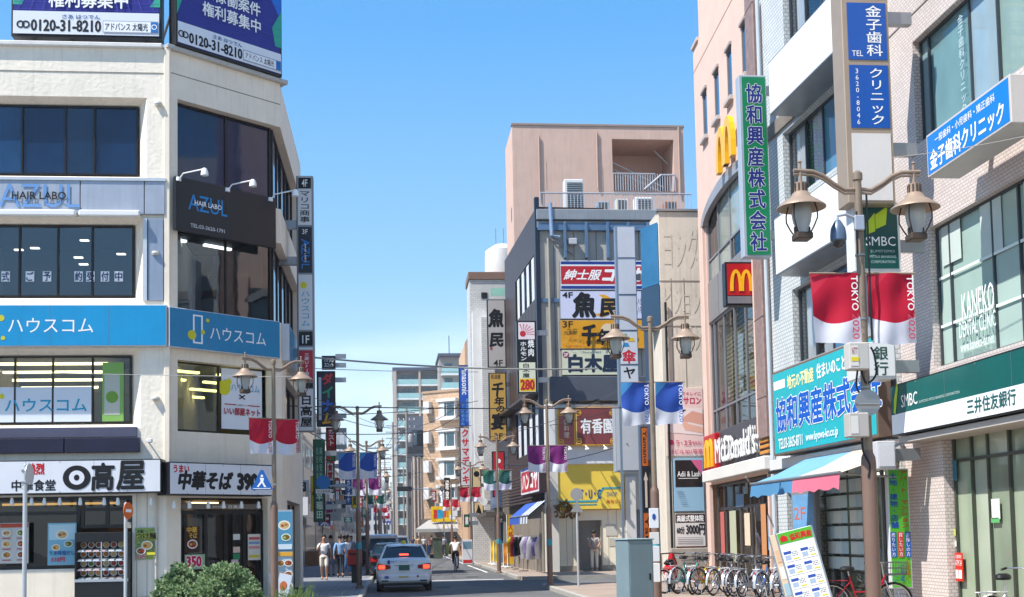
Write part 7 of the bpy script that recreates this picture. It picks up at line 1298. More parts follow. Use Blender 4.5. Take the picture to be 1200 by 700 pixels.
sed = ([(0, .42, .86, .74), (.03, .32, .95, .83), (.15, .25, 1.01, .875), (.6, .22, 1.04, .89), (1.5, .2, .98, .89), (3.2, .2, .95, .89), (4.0, .22, .88, .87), (4.5, .28, .76, .82), (4.68, .36, .62, .68)], (.62, 1.3, 2.6, 3.45, 1.0, 1.43, .76, .58))
vanp = ([(0, .40, 1.0, .80), (.04, .30, 1.05, .84), (.3, .24, 1.06, .85), (2.8, .22, 1.06, .85), (3.5, .26, 1.0, .84), (4.1, .3, .86, .78), (4.3, .4, .66, .66)], (.05, .25, 3.1, 3.7, 1.02, 1.84, .80, .68))
WPA = paint('#dfe1e4', .18, .03, spec=.6); WPAi = WPA
car('taxi', 'white taxi sedan with lit brake lights seen from behind on the road', sed, 1.78, WPA, 474, 37.6, SANG, lit=True)
tl_ = [o for o in bpy.data.objects if o.name.startswith('taxi')][0]; MB().lathe([(0, .12), (.06, .1), (.08, .03), (.08, 0), (0, 0)], 12, (0, 2.0, 1.5)).build('roof_lamp', flat('#d8c030'), tl_, True)
txt(tl_, '個人 TAXI', -.42, .1, .93, .98, -.03, flat('#4a5f8a'), bold=0); MB().box(-.52, -.44, -.032, -.024, .88, 1.0).build('blue_sticker', flat('#24479e'), tl_)
car('dark_car', 'dark grey sedan parked left of the taxi, mostly hidden', sed, 1.7, paint('#3c4048', .25, .06, .6), 457, 49.5, SANG)
car('white_van', 'white minivan parked at the left kerb beyond the taxi', vanp, 1.7, WPA, 449, 60, SANG, kind='van')
car('black_van', 'black minivan parked at the left kerb behind the white one', vanp, 1.7, paint('#24272d', .25, .06, .4), 438, 67, SANG, kind='van')
car('silver_van', 'far silver van coming along the middle of the street', vanp, 1.7, paint('#a9adb4', .25, .05, .5), 470, 120, SANG, kind='van')
# ================================================================== people
SKIN = paint('#b98a70', .55, .06); HAIR = paint('#15120f', .5, .15)
def skin(name, pts, edges, mat, parent, root=0, sub=1):
    me = bpy.data.meshes.new(name); me.from_pydata([p[0] for p in pts], edges, []); me.materials.append(mat); o = link(name, me, parent); m = o.modifiers.new('s', 'SKIN'); m.use_smooth_shade = True
    for i, p in enumerate(pts): r = p[1]; me.skin_vertices[0].data[i].radius = (r, r) if not isinstance(r, tuple) else r
    me.skin_vertices[0].data[root].use_root = True; m2 = o.modifiers.new('u', 'SUBSURF'); m2.levels = sub; m2.render_levels = sub; return o
def person(label, loc, rz, J=None, shirt='#d8d8d8', legs='#2a2c34', shorts=False, skirt=None, hair='short', bag=None, group=None, long_sleeve=False, shoes='#2a2522', s=1.0, cat='person', hands=True):
    """joints in metres, facing -y"""
    j = dict(pel=(0, 0, .95), waist=(0, .0, 1.08), chest=(0, .01, 1.28), neck=(0, .01, 1.45), head0=(0, 0, 1.52), head1=(0, -.005, 1.6), head2=(0, .01, 1.68), shL=(.17, .01, 1.4), elL=(.22, .03, 1.13), wrL=(.23, -.04, .9), haL=(.23, -.05, .82), shR=(-.17, .01, 1.4), elR=(-.22, .03, 1.13), wrR=(-.23, -.04, .9), haR=(-.23, -.05, .82),
             hiL=(.09, 0, .9), knL=(.1, -.02, .5), anL=(.1, .02, .09), toL=(.11, -.12, .04), hiR=(-.09, 0, .9), knR=(-.1, -.02, .5), anR=(-.1, .02, .09), toR=(-.11, -.12, .04))
    j.update(J or {}); t = thing('person', label, cat, loc, rz, group); t.scale = (s, s, s); V = lambda k: Vector(j[k])
    rad = dict(pel=(.14, .095), waist=(.115, .08), chest=(.11, .07), neck=.052, head0=.058, head1=(.074, .09), head2=(.07, .085), sh=.055, el=.04, wr=.027, ha=.032, hi=.085, kn=.055, an=.038, to=.032)
    order = ['pel', 'waist', 'chest', 'neck', 'head0', 'head1', 'head2']; pts = [(j[k], rad[k]) for k in order]; E = [(i, i + 1) for i in range(6)]; ix = {k: i for i, k in enumerate(order)}
    def chain(start, keys):
        p = ix[start]
        for k in keys: pts.append((j[k], rad[k[:2]])); E.append((p, len(pts) - 1)); p = ix[k] = len(pts) - 1
        return p
    for S_ in 'LR':
        h = chain('chest', ['sh' + S_, 'el' + S_, 'wr' + S_, 'ha' + S_]); chain('pel', ['hi' + S_, 'kn' + S_, 'an' + S_, 'to' + S_])
        if hands:
            d = (V('ha' + S_) - V('wr' + S_)).normalized(); a = d.orthogonal().normalized(); sg_ = 1 if S_ == 'L' else -1; side = Vector((0, -1, 0)) if abs(d.y) < .8 else Vector((1, 0, 0)); side = (side - d * side.dot(d)).normalized()
            for q, (off_, ln) in enumerate(((-.026, .062), (-.009, .075), (.009, .07), (.026, .055))):
                b0 = V('ha' + S_) + side * off_ + d * .02; b1 = b0 + d * ln * .55; cur = Vector((-sg_, 0, 0)) * .018; b2 = b0 + d * ln + cur
                pts.append((tuple(b1), .0095)); E.append((h, len(pts) - 1)); pts.append((tuple(b2), .008)); E.append((len(pts) - 2, len(pts) - 1))
            th0 = V('ha' + S_) + side * .035 - d * .015; th1 = th0 + side * .025 + d * .03; pts.append((tuple(th0), .012)); E.append((h, len(pts) - 1)); pts.append((tuple(th1), .009)); E.append((len(pts) - 2, len(pts) - 1))
    skin('body', pts, E, SKIN, t)
    sm = paint(shirt, .8, .06); lm_ = paint(legs, .8, .08)
    mid = lambda a, b, f: tuple(V(a).lerp(V(b), f))
    sp = [(mid('pel', 'waist', .0), (.13, .095)), (j['waist'], (.136, .1)), (j['chest'], (.152, .11)), (mid('chest', 'neck', .78), (.12, .10)), (j['shL'], .072), (mid('shL', 'elL', .75), .062), (j['shR'], .072), (mid('shR', 'elR', .75), .062)]; se = [(0, 1), (1, 2), (2, 3), (2, 4), (4, 5), (2, 6), (6, 7)]
    if long_sleeve: sp += [(j['elL'], .052), (mid('elL', 'wrL', .95), .04), (j['elR'], .052), (mid('elR', 'wrR', .95), .04)]; se += [(5, 8), (8, 9), (7, 10), (10, 11)]
    skin('shirt', sp, se, sm, t, 1)
    if skirt: MB().lathe([(.13, 1.05), (.17, .95), (.24, .5), (.25, .48)], 16).build('skirt', paint(skirt, .8, .06), t, True)
    else:
        k = .72 if shorts else 1; lp_ = [(tuple(V('pel') + Vector((0, 0, .03))), (.132, .094)), (j['hiL'], .098), (j['knL'], .07), (j['hiR'], .098), (j['knR'], .07)]; le = [(0, 1), (1, 2), (0, 3), (3, 4)]; skin('trousers_seat', [(tuple(V('pel') + Vector((0, 0, .06))), .13), (tuple(V('pel') + Vector((0, 0, -.04))), .125), (tuple(V('pel') + Vector((0, 0, -.12))), .085)], [(0, 1), (1, 2)], lm_, t, 0)
        if not shorts: lp_ += [(mid('knL', 'anL', .9), .062), (mid('knR', 'anR', .9), .062)]; le += [(2, 5), (4, 6)]
        skin('trousers', lp_, le, lm_, t, 0)
    for S_ in 'LR':
        a = V('an' + S_); b = V('to' + S_); skin('shoe', [(tuple(a + Vector((0, .03, -.045))), .042), (tuple(a.lerp(b, .5) + Vector((0, 0, -.02))), .045), (tuple(b), .036)], [(0, 1), (1, 2)], paint(shoes, .6, .1), t)
    h1 = V('head1'); h2 = V('head2')
    hp = [(tuple(h1 + Vector((0, .045, -.015))), .10), (tuple(h2 + Vector((0, .022, .0))), .112), (tuple(h2 + Vector((0, -.025, .03))), .085), (tuple(h2 + Vector((0, -.06, .0))), .05)]; he = [(0, 1), (1, 2), (2, 3)]
    if hair == 'long': hp += [(tuple(h1 + Vector((0, .07, -.1))), .07), (tuple(h1 + Vector((0, .08, -.22))), .05)]; he += [(0, 4), (4, 5)]
    skin('hair', hp, he, HAIR, t)
    for sx in (-1, 1): MB().lathe([(0, .012), (.012, 0), (0, -.012)], 8, tuple(h1 + Vector((sx * .03, -.085, .01)))).build('eye', BLACK, t); MB().lathe([(0, .025), (.014, 0), (0, -.025)], 6, tuple(h1 + Vector((sx * .082, .0, -.005)))).build('ear', SKIN, t)
    MB().prism([(-.012, -.02), (.012, -.02), (0, .02)], -.02, .01).build('nose', SKIN, t).location = h1 + Vector((0, -.09, -.02)); MB().box(-.022, .022, -.003, .01, -.004, .004).build('mouth', paint('#8a4a40', .6, .1), t).location = h1 + Vector((0, -.082, -.055))
    if bag: c_ = V('haL'); MB().cbox(.16, .24, -.05, .2, .85, 1.12, .03).build('bag', paint(bag, .6, .1), t); MB().tube([(.2, .1, 1.1), (.12, .06, 1.46), (-.05, .1, 1.3)], .012).build('bag_strap', paint(bag, .6, .1), t)
    return t
walk = dict(knL=(.1, -.12, .5), anL=(.1, -.02, .12), toL=(.1, -.15, .05), knR=(-.1, .02, .5), anR=(-.1, .24, .14), toR=(-.1, .13, .05), haL=(.24, .1, .84), wrL=(.24, .08, .92), elL=(.23, .07, 1.14), haR=(-.24, -.14, .86), wrR=(-.24, -.1, .93), elR=(-.23, 0, 1.14))
person('man in white shirt and pale shorts walking while holding a phone to his mouth', gnd(380, 46, .12), R(4), dict(walk, elR=(-.26, -.04, 1.16), wrR=(-.12, -.22, 1.38), haR=(-.08, -.24, 1.45)), '#e4e4e6', '#ddd6c8', shorts=True, bag='#3a2a26')
person('office worker in light blue shirt with black shoulder bag seen from behind', gnd(399, 48.5, .12), R(180) + SANG, walk, '#7ea3cc', '#17181c', bag='#17181c', long_sleeve=True)
person('person in a grey dress walking between the phone man and the office worker', gnd(388, 52, .12), R(180), None, '#7f7f88', '#6a6a74', skirt='#70707a', hair='short')
person('woman in white top and blue jeans with long hair beside the post box', gnd(408, 50.5, .12), R(60), walk, '#e0e0e4', '#3f5f8a', hair='long', bag='#1b1b20')
for i, (px, Y, sc, lg, lb) in enumerate(((484, 118, '#3a3f4a', '#22242a', 'far pedestrian in dark clothes under the yellow shop sign'), (490, 112, '#c8a070', '#3a3a40', 'far pedestrian in tan top under the grey canopy'), (497, 108, '#d8d8da', '#2a2c34', 'far pedestrian in white near the far lamp post'), (506, 104, '#6a3a3a', '#2a2c34', 'far pedestrian in dark red at the canopy edge'), (476, 125, '#e0e0e4', '#50607a', 'far pedestrian in white beside the canopy shop, left of the others'), (404, 62, '#5a5a60', '#1b1b20', 'pedestrian in grey far along the left pavement'), (412, 70, '#c9c9cc', '#2a2c34', 'pedestrian in pale top farther along the left pavement'), (520, 98, '#b0b4bc', '#3a3c44', 'pedestrian in grey at the kerb behind the cyclist'))):
    person(lb, gnd(px, Y, .12), R(180 if i % 2 else 10), walk if i % 2 else None, sc, lg, group='people far along the street', hands=False)
back = dict(elL=(.24, .1, 1.15), wrL=(.1, .17, .98), haL=(.03, .18, .95), elR=(-.24, .1, 1.15), wrR=(-.1, .17, .98), haR=(-.03, .185, .94))
person('man in grey striped shirt and cream trousers with hands clasped behind his back in doorway', gnd(697, 51.0, .12), R(180), back, '#a8a09c', '#d8d0c0', shoes='#c8c0b0')
# cyclist
cy = gnd(534, 60); cb2 = bike(paint('#2a2c30', .35, .08, .3), SILV, label='dark city bicycle ridden away by the cyclist', basket=False); cb2.location = cy; cb2.rotation_euler = (0, 0, R(92) + SANG)
ride = dict(pel=(0, .2, .98), waist=(0, .15, 1.1), chest=(0, .05, 1.3), neck=(0, 0, 1.45), head0=(0, -.02, 1.52), head1=(0, -.03, 1.6), head2=(0, -.02, 1.68), shL=(.19, .02, 1.4), shR=(-.19, .02, 1.4), elL=(.27, -.1, 1.2), elR=(-.27, -.1, 1.2), wrL=(.26, -.26, 1.05), wrR=(-.26, -.26, 1.05), haL=(.25, -.32, 1.02), haR=(-.25, -.32, 1.02), hiL=(.09, .16, .92), hiR=(-.09, .16, .92), knL=(.11, -.12, .68), knR=(-.11, -.02, .56), anL=(.11, .02, .42), anR=(-.11, .1, .2), toL=(.11, -.1, .4), toR=(-.11, -.02, .14))
person('cyclist in white shirt and black trousers riding away along the kerb', cy, R(180) + SANG, ride, '#dfe0e2', '#15161a')
# ================================================================== clothes racks and cones before the clothes shop
def rack(lab, px, Y, cols, rz): 
    t = thing('clothes_rack', lab, 'clothes rack', gnd(px, Y, .12), rz, 'clothes racks on the pavement'); MB().tube([(-.6, 0, 0), (-.6, 0, 1.55), (.6, 0, 1.55), (.6, 0, 0)], .018).build('frame', CHR, t); MB().cbox(-.66, -.54, -.25, .25, 0, .05, .01).build('foot', CHR, t); MB().cbox(.54, .66, -.25, .25, 0, .05, .01).build('foot', CHR, t)
    for i, c_ in enumerate(cols):
        x = -.5 + i * 1.0 / max(1, len(cols) - 1); mb = MB(); n = 6; vs = []; h = random.uniform(.65, 1.0)
        for k in range(n + 1): v = k / n; wd = .05 + .2 * min(1, v * 3) + .03 * math.sin(v * 6 + i); vs += [(x - .02, -wd, 1.52 - h * v), (x + .045, -wd * .4, 1.52 - h * v - .01), (x + .045, wd * .4, 1.52 - h * v - .01), (x - .02, wd, 1.52 - h * v)]
        mb.add(vs, [(4 * k + a, 4 * k + a + 1, 4 * k + 5 + a, 4 * k + 4 + a) for k in range(n) for a in range(3)]).build('garment', paint(c_, .85, .12), t, True, fix=False)
rack('rack of white and lilac garments nearest the cream entrance', 624, 52.5, ['#d8d8e0', '#b9a8d8', '#dcdce4', '#c9c9d4', '#8f7fc0', '#e0e0e6'], R(-50)); rack('rack of black and grey garments under the striped awning', 617, 55.5, ['#1c1c22', '#2a2a30', '#cfcfd6', '#3a3a44', '#15151a', '#55555e'], R(-30)); rack('rack of patterned bright garments at the far end of the awning', 608, 58, ['#d8c82a', '#b02a3a', '#2f4fa0', '#d8d8e0', '#3a6fb0', '#e0a02a'], R(-40))
for i, (px, Y) in enumerate(((575, 66), (579, 64.5), (590, 60), (595, 58.5))):
    t = thing('banner_stand', ['yellow banner on a short pole, farthest of four before the pale shutter', 'yellow banner on a short pole beside the farthest one', 'orange banner on a short pole behind the green banner lamp', 'yellow and red tall banner next to the clothes racks'][i], 'banner', gnd(px, Y, .12), PERP, 'narrow upright banners before the clothes shop'); h = (1.3, 1.3, 1.2, 2.6)[i]; MB().tube([(0, 0, 0), (0, 0, h)], .02).build('pole', WHITE, t); mb = MB(); vs = []
    for k in range(8): v = k / 7; vs += [(.02, 0, h - v * (h - .2)), (.3 + .03 * math.sin(k), .05 * math.sin(k * 1.3), h - v * (h - .2))]
    mb.add(vs, [(2 * k, 2 * k + 1, 2 * k + 3, 2 * k + 2) for k in range(7)]).build('cloth', paint(['#e0b81e', '#e0b81e', '#d8861e', '#d8b020'][i], .7, .1), t, True, fix=False); MB().cbox(-.15, .15, -.15, .15, 0, .08, .02).build('base', paint('#d8d8d4', .6, .1), t)
    if i == 3: txt(t, '大特価', .07, .27, .8, 2.3, -.07, flat('#b81e1e'), vert=True, bold=.03)
# ================================================================== left side of the street beyond the corner building
def blockb(name, label, f, x0, x1, D, H, col, rows=0, cols=0, wz=(1.0, 1.5), gl=None, roof=None, group=None, trim='#c9c9c6', sidewin=0, wm=None, shop=True):
    """building block in frame f: front at y=0; windows as parts with a frame and a pane"""
    t = thing(name, label, 'building', f.w(x0), f.ang, group); W_ = x1 - x0; m = wm or paint(col, .75, .08, streak=.2); MB().box(0, W_, 0, D, 0, H).build('wall', m, t)
    MB().cbox(-.08, W_ + .08, -.08, D, H, H + .18, .02).build('parapet', paint(roof or trim, .7, .1), t); gl = gl or dglass('#2b3d4c', .08); TR = paint(trim, .5, .08); fh = (H - 3.3) / max(1, rows); random.seed(len(label))
    for r in range(rows):
        for c in range(cols):
            wd = W_ / cols * .62; x = W_ * (c + .5) / cols - wd / 2; z = 3.5 + r * fh + .5; h = min(wz[1], fh - 1.0); fr_ = MB().box(x - .06, x + wd + .06, -.06, .0, z - .06, z + h + .06).build('window', TR, t); MB().box(x, x + wd, -.075, -.062, z, z + h).build('pane', gl, fr_); MB().box(x + wd / 2 - .03, x + wd / 2 + .03, -.09, -.076, z, z + h).build('mullion', TR, fr_)
    if sidewin:
        for r in range(rows):
            for c in range(sidewin): y = D * (c + .5) / sidewin; z = 3.5 + r * fh + .5; h = min(1.3, fh - 1.0); fr_ = MB().box(W_ if sidewin > 0 and shop == 'R' else -.05, W_ + .05 if shop == 'R' else 0, y - .6, y + .6, z, z + h).build('window', TR, t); MB().box(W_ + .05 if shop == 'R' else -.065, W_ + .065 if shop == 'R' else -.05, y - .54, y + .54, z + .06, z + h - .06).build('pane', gl, fr_)
    if shop: MB().box(.3, W_ - .3, -.03, .01, .15, 2.6).build('shop_glazing', gl, t)
    return t
def lfr(t0, a=-5.55): return FR(0, 0, ang=math.atan2(SD.y, SD.x), o=st(a, t0))     # x runs away from the camera, y into the left side
def rfr(t1, a=9.6): return FR(0, 0, ang=math.atan2(-SD.y, -SD.x), o=st(a, t1))      # x runs towards the camera, y into the right side
def px2t(px, a): return (a) * F_PX / (px - STREET)
lf = lfr(0)
tB = 49.5
# pale two storey shop with dark awning, then a run of narrow buildings
b = blockb('shop_building', 'pale narrow shop building with dark blue awning past the corner building', lfr(tB), 0, 5, 8, 9.5, '#cfc6b8', 2, 2); 
aw3 = thing('dark_awning', 'dark navy rounded awning over the left pavement', 'awning', lfr(tB).w(0), lfr(tB).ang); mb = MB(); vs = []; n = 8
for i in range(n + 1): a_ = R(90 * i / n); vs += [(0.1, -1.3 * math.sin(a_), 2.75 + .75 * math.cos(a_)), (4.2, -1.3 * math.sin(a_), 2.75 + .75 * math.cos(a_))]
mb.add(vs, [(2 * i, 2 * i + 1, 2 * i + 3, 2 * i + 2) for i in range(n)]).build('canopy', paint('#1f2a36', .6, .1), aw3, True, fix=False); MB().add([(.1, 0, 2.75), (.1, 0, 3.5)] + [(.1, -1.3 * math.sin(R(90 * i / n)), 2.75 + .75 * math.cos(R(90 * i / n))) for i in range(1, n + 1)], [tuple(range(n + 2))]).build('canopy_end', paint('#1f2a36', .6, .1), aw3); MB().box(.1, 4.2, -1.31, -1.29, 2.55, 2.75).build('valance', paint('#1f2a36', .6, .1), aw3)
f = perp(343, 48.5, 595); r = f.rect(338, 583, 605, 362); sg = Sign('white_blank_sign', 'blank white box sign above the dark awning', f, r, .3, paint('#dcdcde', .4, .05), STEEL, rim=.02)
b2 = blockb('shutter_building', 'cream building with white column and narrow dark windows on the left pavement', lfr(tB + 5.1), 0, 6, 8, 11.0, '#bfb4a4', 3, 2); b3 = blockb('teal_building', 'tall thin building with teal stripes behind the tower sign', lfr(tB + 2, -6.6), 0, 5, 7, 15.5, '#1f8f7a', 4, 2, trim='#d8d8d4'); MB().box(.0, 5, -.06, 0, 7, 7.8).box(0, 5, -.06, 0, 10.5, 11.4).build('white_band', WHITE, b3) if False else None
lc = [('#c9c2b8', 9.0), ('#a8a29a', 10.2), ('#d2ccc0', 8.2), ('#9c8f84', 10.5), ('#c2b6a2', 8.6), ('#d6d2cb', 9.8), ('#b0a394', 8.3), ('#c8c4bd', 10.4), ('#a99a88', 9.0), ('#cfc9be', 8.4), ('#bab4ac', 10.0), ('#d4cdbf', 9.2), ('#c0b8ae', 10.5), ('#cac5bd', 8.8), ('#b5aca0', 9.5)]
ln_ = ['cream', 'grey', 'pale beige', 'brown grey', 'tan', 'off white', 'taupe', 'light grey', 'brown', 'ivory', 'ash grey', 'sand coloured', 'dull cream', 'chalky', 'stone coloured']
tt = tB + 11.3
LEFTB = []
for i, (c_, H_) in enumerate(lc):
    W_ = 5.2 + (i * 7 % 5) * .9 + i * .45; bb2 = blockb('shop_building', '%s shop building on the left side of the street, number of plots from the corner' % ln_[i], lfr(tt), 0, W_, 9, H_ + random.uniform(-.4, .6), c_, 3 if H_ > 9.3 else 2, 2, group='buildings along the left side of the street')
    bb2['label'] = '%s shop building on the left of the street, %s' % (ln_[i], ['behind the dark stacked sign', 'past the cream one', 'past the grey one', 'before the tan one', 'past the brown grey one', 'past the tan one', 'past the off white one', 'past the taupe one', 'past the light grey one', 'past the brown one', 'past the ivory one', 'past the ash grey one', 'past the sand coloured one', 'past the dull cream one', 'farthest of its row'][i]); LEFTB.append((tt, W_)); tt += W_ + (.9 if i % 3 == 0 else .25)
# upright signs on the left
t, W_, p, a = vboard('pachinko_sign', 'small black upright sign with white katakana on top of the coloured one', 377, 393, 417, 433, 56, paint('#141a24', .4, .1)); txt(a, 'パチンコ', .12, W_ - .1, (p[0] + p[1]) / 2 + .02, p[1] - .04, -.016, WHITE, bold=.02); txt(a, 'スロット', .12, W_ - .1, p[0] + .04, (p[0] + p[1]) / 2 - .02, -.016, WHITE, bold=.02)
t, W_, p, a = vboard('rainbow_katakana_sign', 'dark upright sign with red, green, blue and orange katakana', 371, 393, 435, 500, 55, paint('#182030', .4, .1)); H = p[1] - p[0]
for i, (ch, c_) in enumerate(zip('ダイナム', ('#d83838', '#2fa070', '#2f6fd0', '#e0a020'))): txt(a, ch, W_ * .32, W_ - .12, p[1] - H * (i + .92) / 4, p[1] - H * (i + .12) / 4, -.016, flat(c_), bold=.05)
MB().box(.1, W_ * .26, -.016, -.012, p[0] + H * .1, p[1] - H * .1).build('white_strip', flat('#c9ccd4'), a)
t, W_, p, a = vboard('school_green_sign', 'tall dark green upright sign with pale lettering at its foot', 367, 381, 515, 612, 52, paint('#12523c', .4, .1)); H = p[1] - p[0]; txt(a, '早稲田', .12, W_ - .1, p[0] + H * .02, p[0] + H * .36, -.016, flat('#b9cfc0'), vert=True, bold=.03); txt(a, '個別指導', .14, W_ * .45, p[0] + H * .5, p[0] + H * .92, -.016, flat('#8fb8a4'), vert=True, bold=0); txt(a, '高校受験', W_ * .52, W_ - .1, p[0] + H * .5, p[0] + H * .92, -.016, flat('#8fb8a4'), vert=True, bold=0)
t, W_, p, a = vboard('family_restaurant_sign', 'red upright sign with white katakana beside the green one', 382, 394, 501, 531, 58, paint('#c01f22', .4, .08)); txt(a, 'ガスト', .1, W_ - .08, p[0] + .3, p[1] - .03, -.016, WHITE, vert=True, bold=.05); txt(a, '2F', .1, W_ - .1, p[0] + .04, p[0] + .25, -.016, BLACK, bold=.03)
t, W_, p, a = vboard('traffic_colour_sign', 'small green sign with red and yellow mark under the red one', 382, 393, 533, 541, 58, paint('#1f7a3a', .4, .08)); MB().disc(W_ * .3, (p[0] + p[1]) / 2, .09, .09, -.018, 12, th=.002).build('red_mark', flat('#d82a1e'), a)
t, W_, p, a = vboard('izakaya_white_sign', 'white upright sign with red and black brush characters', 382, 392, 542, 578, 58, paint('#d4d2cc', .4, .06)); H = p[1] - p[0]; txt(a, '食堂', .08, W_ - .08, p[0] + H * .45, p[1] - .03, -.016, flat('#b81e1e'), vert=True, bold=.05); txt(a, '酒', .08, W_ - .08, p[0] + H * .1, p[0] + H * .4, -.016, BLACK, bold=.05)
t, W_, p, a = vboard('round_yokocho_sign', 'white sign with blue round emblem and red letters over the left pavement', 379, 393, 588, 604, 57, paint('#d8d8d6', .4, .06)); MB().disc(W_ / 2, (p[0] + p[1]) / 2 + .05, .24, .24, -.016, 18, th=.002).build('blue_disc', flat('#2a4a8a'), a); txt(a, '横浜', W_ * .28, W_ * .72, (p[0] + p[1]) / 2 - .05, (p[0] + p[1]) / 2 + .18, -.022, WHITE, bold=.03); txt(a, '酒場', .1, W_ - .1, p[0] + .02, p[0] + .18, -.022, flat('#c02020'), bold=.03)
t, W_, p, a = vboard('no_entry_round', 'red no entry sign on the left pavement behind the walkers', 379, 387, 604, 612, 56, paint('#c02a1e', .4, .06)); MB().box(.06, W_ - .06, -.018, -.014, (p[0] + p[1]) / 2 - .04, (p[0] + p[1]) / 2 + .04).build('white_bar', WHITE, a)
for i, (px, Y, top, bot, c_, s_, lab) in enumerate(((396, 72, 560, 590, '#b8282a', '薬局', 'red pharmacy upright sign far on the left'), (402, 80, 548, 575, '#d8d8d6', '美容室', 'white beauty salon upright sign far on the left'), (409, 90, 560, 592, '#1f5fa8', 'カラオケ', 'blue karaoke upright sign far on the left'), (416, 104, 572, 596, '#d8b82a', '質', 'yellow pawn upright sign far on the left'), (422, 118, 580, 604, '#c83a2a', '本日', 'small red upright sign far on the left'), (427, 135, 585, 606, '#2a8a5a', '歯科', 'small green upright sign far on the left'), (432, 155, 592, 610, '#d8d8da', '整骨院', 'small white upright sign farthest on the left'))):
    t, W_, p, a = vboard('upright_sign', lab, px - 4, px + 3, top, bot, Y, paint(c_, .4, .08), brk=False); txt(a, s_, W_ * .2, W_ * .8, p[0] + .1, p[1] - .1, -.016, WHITE if c_ not in ('#d8d8d6', '#d8d8da', '#d8b82a') else BLACK, vert=True, bold=.03)
for i, (px, Y, top, bot, c_, s_, lab) in enumerate(((524, 92, 560, 590, '#1a1c22', '理容', 'black upright sign beside the red banners on the right'), (497, 130, 589, 606, '#e0b81e', 'くすり', 'yellow upright drug sign left of the yellow shop board'), (508, 120, 575, 588, '#b02a2a', '焼鳥', 'small red upright sign far on the right'), (489, 160, 586, 604, '#2f6fb0', 'パン', 'small blue upright sign far on the right'), (484, 180, 592, 608, '#c83a2a', '酒', 'tiny red upright sign farthest on the right'))):
    t, W_, p, a = vboard('upright_sign', lab, px - 3.5, px + 3.5, top, bot, Y, paint(c_, .4, .08), brk=False); txt(a, s_, W_ * .2, W_ * .8, p[0] + .1, p[1] - .1, -.016, WHITE if c_ != '#e0b81e' else flat('#b01c1c'), vert=True, bold=.03)
# ================================================================== far right: beige block, big apartments, rows
GLT = dglass('#33505c', .08)
fb_ = FR(498, 122, ang=R(-30)); xb_ = 6.9
zt_ = fb_.uv(498, 462)[1]; bg_ = thing('beige_apartment_block', 'beige tiled apartment block with white framed bay windows seen at a slant', 'building', fb_.o, fb_.ang); BT_ = tiles('#c8a98c', '#bc9c80', '#a08468', .6, .3, .02); MB().box(0, xb_, 0, 8, 0, zt_).build('wall', BT_, bg_); MB().cbox(-.1, xb_, -.1, 8, zt_, zt_ + .25, .03).build('parapet', paint('#a88c74', .7, .1), bg_)
for i, y in enumerate((472, 507, 541, 572)):
    x0, z1 = fb_.uv(517, y + 0); x1, _ = fb_.uv(536, y); z0 = fb_.uv(517, y + 18)[1]; w_ = MB().box(x0 - .2, x1 + .2, -.7, 0, z1, z1 + .3).box(x0 - .2, x1 + .2, -.7, 0, z0 - .3, z0).box(x0, x1, -.5, -.0, z0, z1).build('bay_window', paint('#dedcd8', .6, .05), bg_); MB().box(x0 + .1, x0 + (x1 - x0) * .48, -.53, -.5, z0 + .1, z1 - .1).build('pane', GLT, w_); MB().box(x0 + (x1 - x0) * .52, x1 - .1, -.53, -.5, z0 + .1, z1 - .1).build('pane', GLT, w_); MB().box(x0 + .15, x0 + .7, -.54, -.53, z0 + .1, z1 - .1).build('curtain', WHITE, w_)
    x0, z0 = fb_.uv(500, y + 2); x1, _ = fb_.uv(506, y); MB().box(x0, x1, -.6, 0, z0 - 1.0, z0 + .2).build('meter_cover', paint('#e0dedb', .6, .05), bg_)
# big apartment building with balconies
fa_ = FR(464, 245, ang=R(6)); q = lambda px, y: fa_.uv(px, y)
def balc(par, f, x0, x1, zt, n, fh, col, glc='#9cc4c4'):
    for i in range(n):
        z = zt - (i + 1) * fh; MB().box(x0, x1, -1.6, 0, z - .25, z).build('balcony_slab', WHITE, par); MB().box(x0 + .1, x1 - .1, -1.6, -1.5, z, z + 1.1).build('glass_rail', paint(glc, .2, .1), par)
        nb = max(2, int((x1 - x0) / 6.5))
        for k in range(nb): x = x0 + (x1 - x0) * (k + .25) / nb; wn = MB().box(x, x + (x1 - x0) / nb * .55, -.1, -.02, z + .1, z + 2.2).build('window', GLT, par); MB().box(x + (x1 - x0) / nb * .27, x + (x1 - x0) / nb * .29, -.14, -.1, z + .1, z + 2.2).build('mullion', BKF, wn)
big = thing('grey_balcony_apartments', 'large grey apartment house with pale glass balconies closing the view', 'building', fa_.o, fa_.ang); z1 = q(466, 436)[1]; x1 = q(521, 440)[0]; GW = paint('#9f9a96', .75, .06); MB().box(0, x1, 0, 14, 0, z1).build('wall', GW, big); MB().cbox(-.3, x1, -1.8, 14, z1, z1 + .7, .05).build('roof_slab', paint('#4c5262', .6, .1), big); MB().box(-.3, .5, -1.8, 0, 0, z1).box(x1 - .4, x1 + .2, -1.8, 0, 0, z1).box(x1 * .5 - .2, x1 * .5 + .2, -1.7, 0, 0, z1).build('fin_wall', paint('#b9aca0', .7, .06), big); balc(big, fa_, .5, x1 - .4, z1, 11, 2.85, GW)
f2 = FR(518, 235, ang=R(6)); t2 = thing('grey_balcony_tower', 'taller wing of the grey apartments with glass balconies', 'building', f2.o, f2.ang); z2 = f2.uv(519, 419)[1]; x2 = f2.uv(552, 430)[0]; MB().box(0, x2, 0, 12, 0, z2).build('wall', GW, t2); MB().cbox(-.3, x2, -1.6, 12, z2, z2 + .6, .05).build('roof_slab', paint('#4c5262', .6, .1), t2); balc(t2, f2, .3, x2 * .95, z2 - .6, 12, 2.85, GW); MB().tube([(x2 * .35, 4, z2), (x2 * .35, 4, z2 + 5)], .08).build('antenna', BKF, t2)
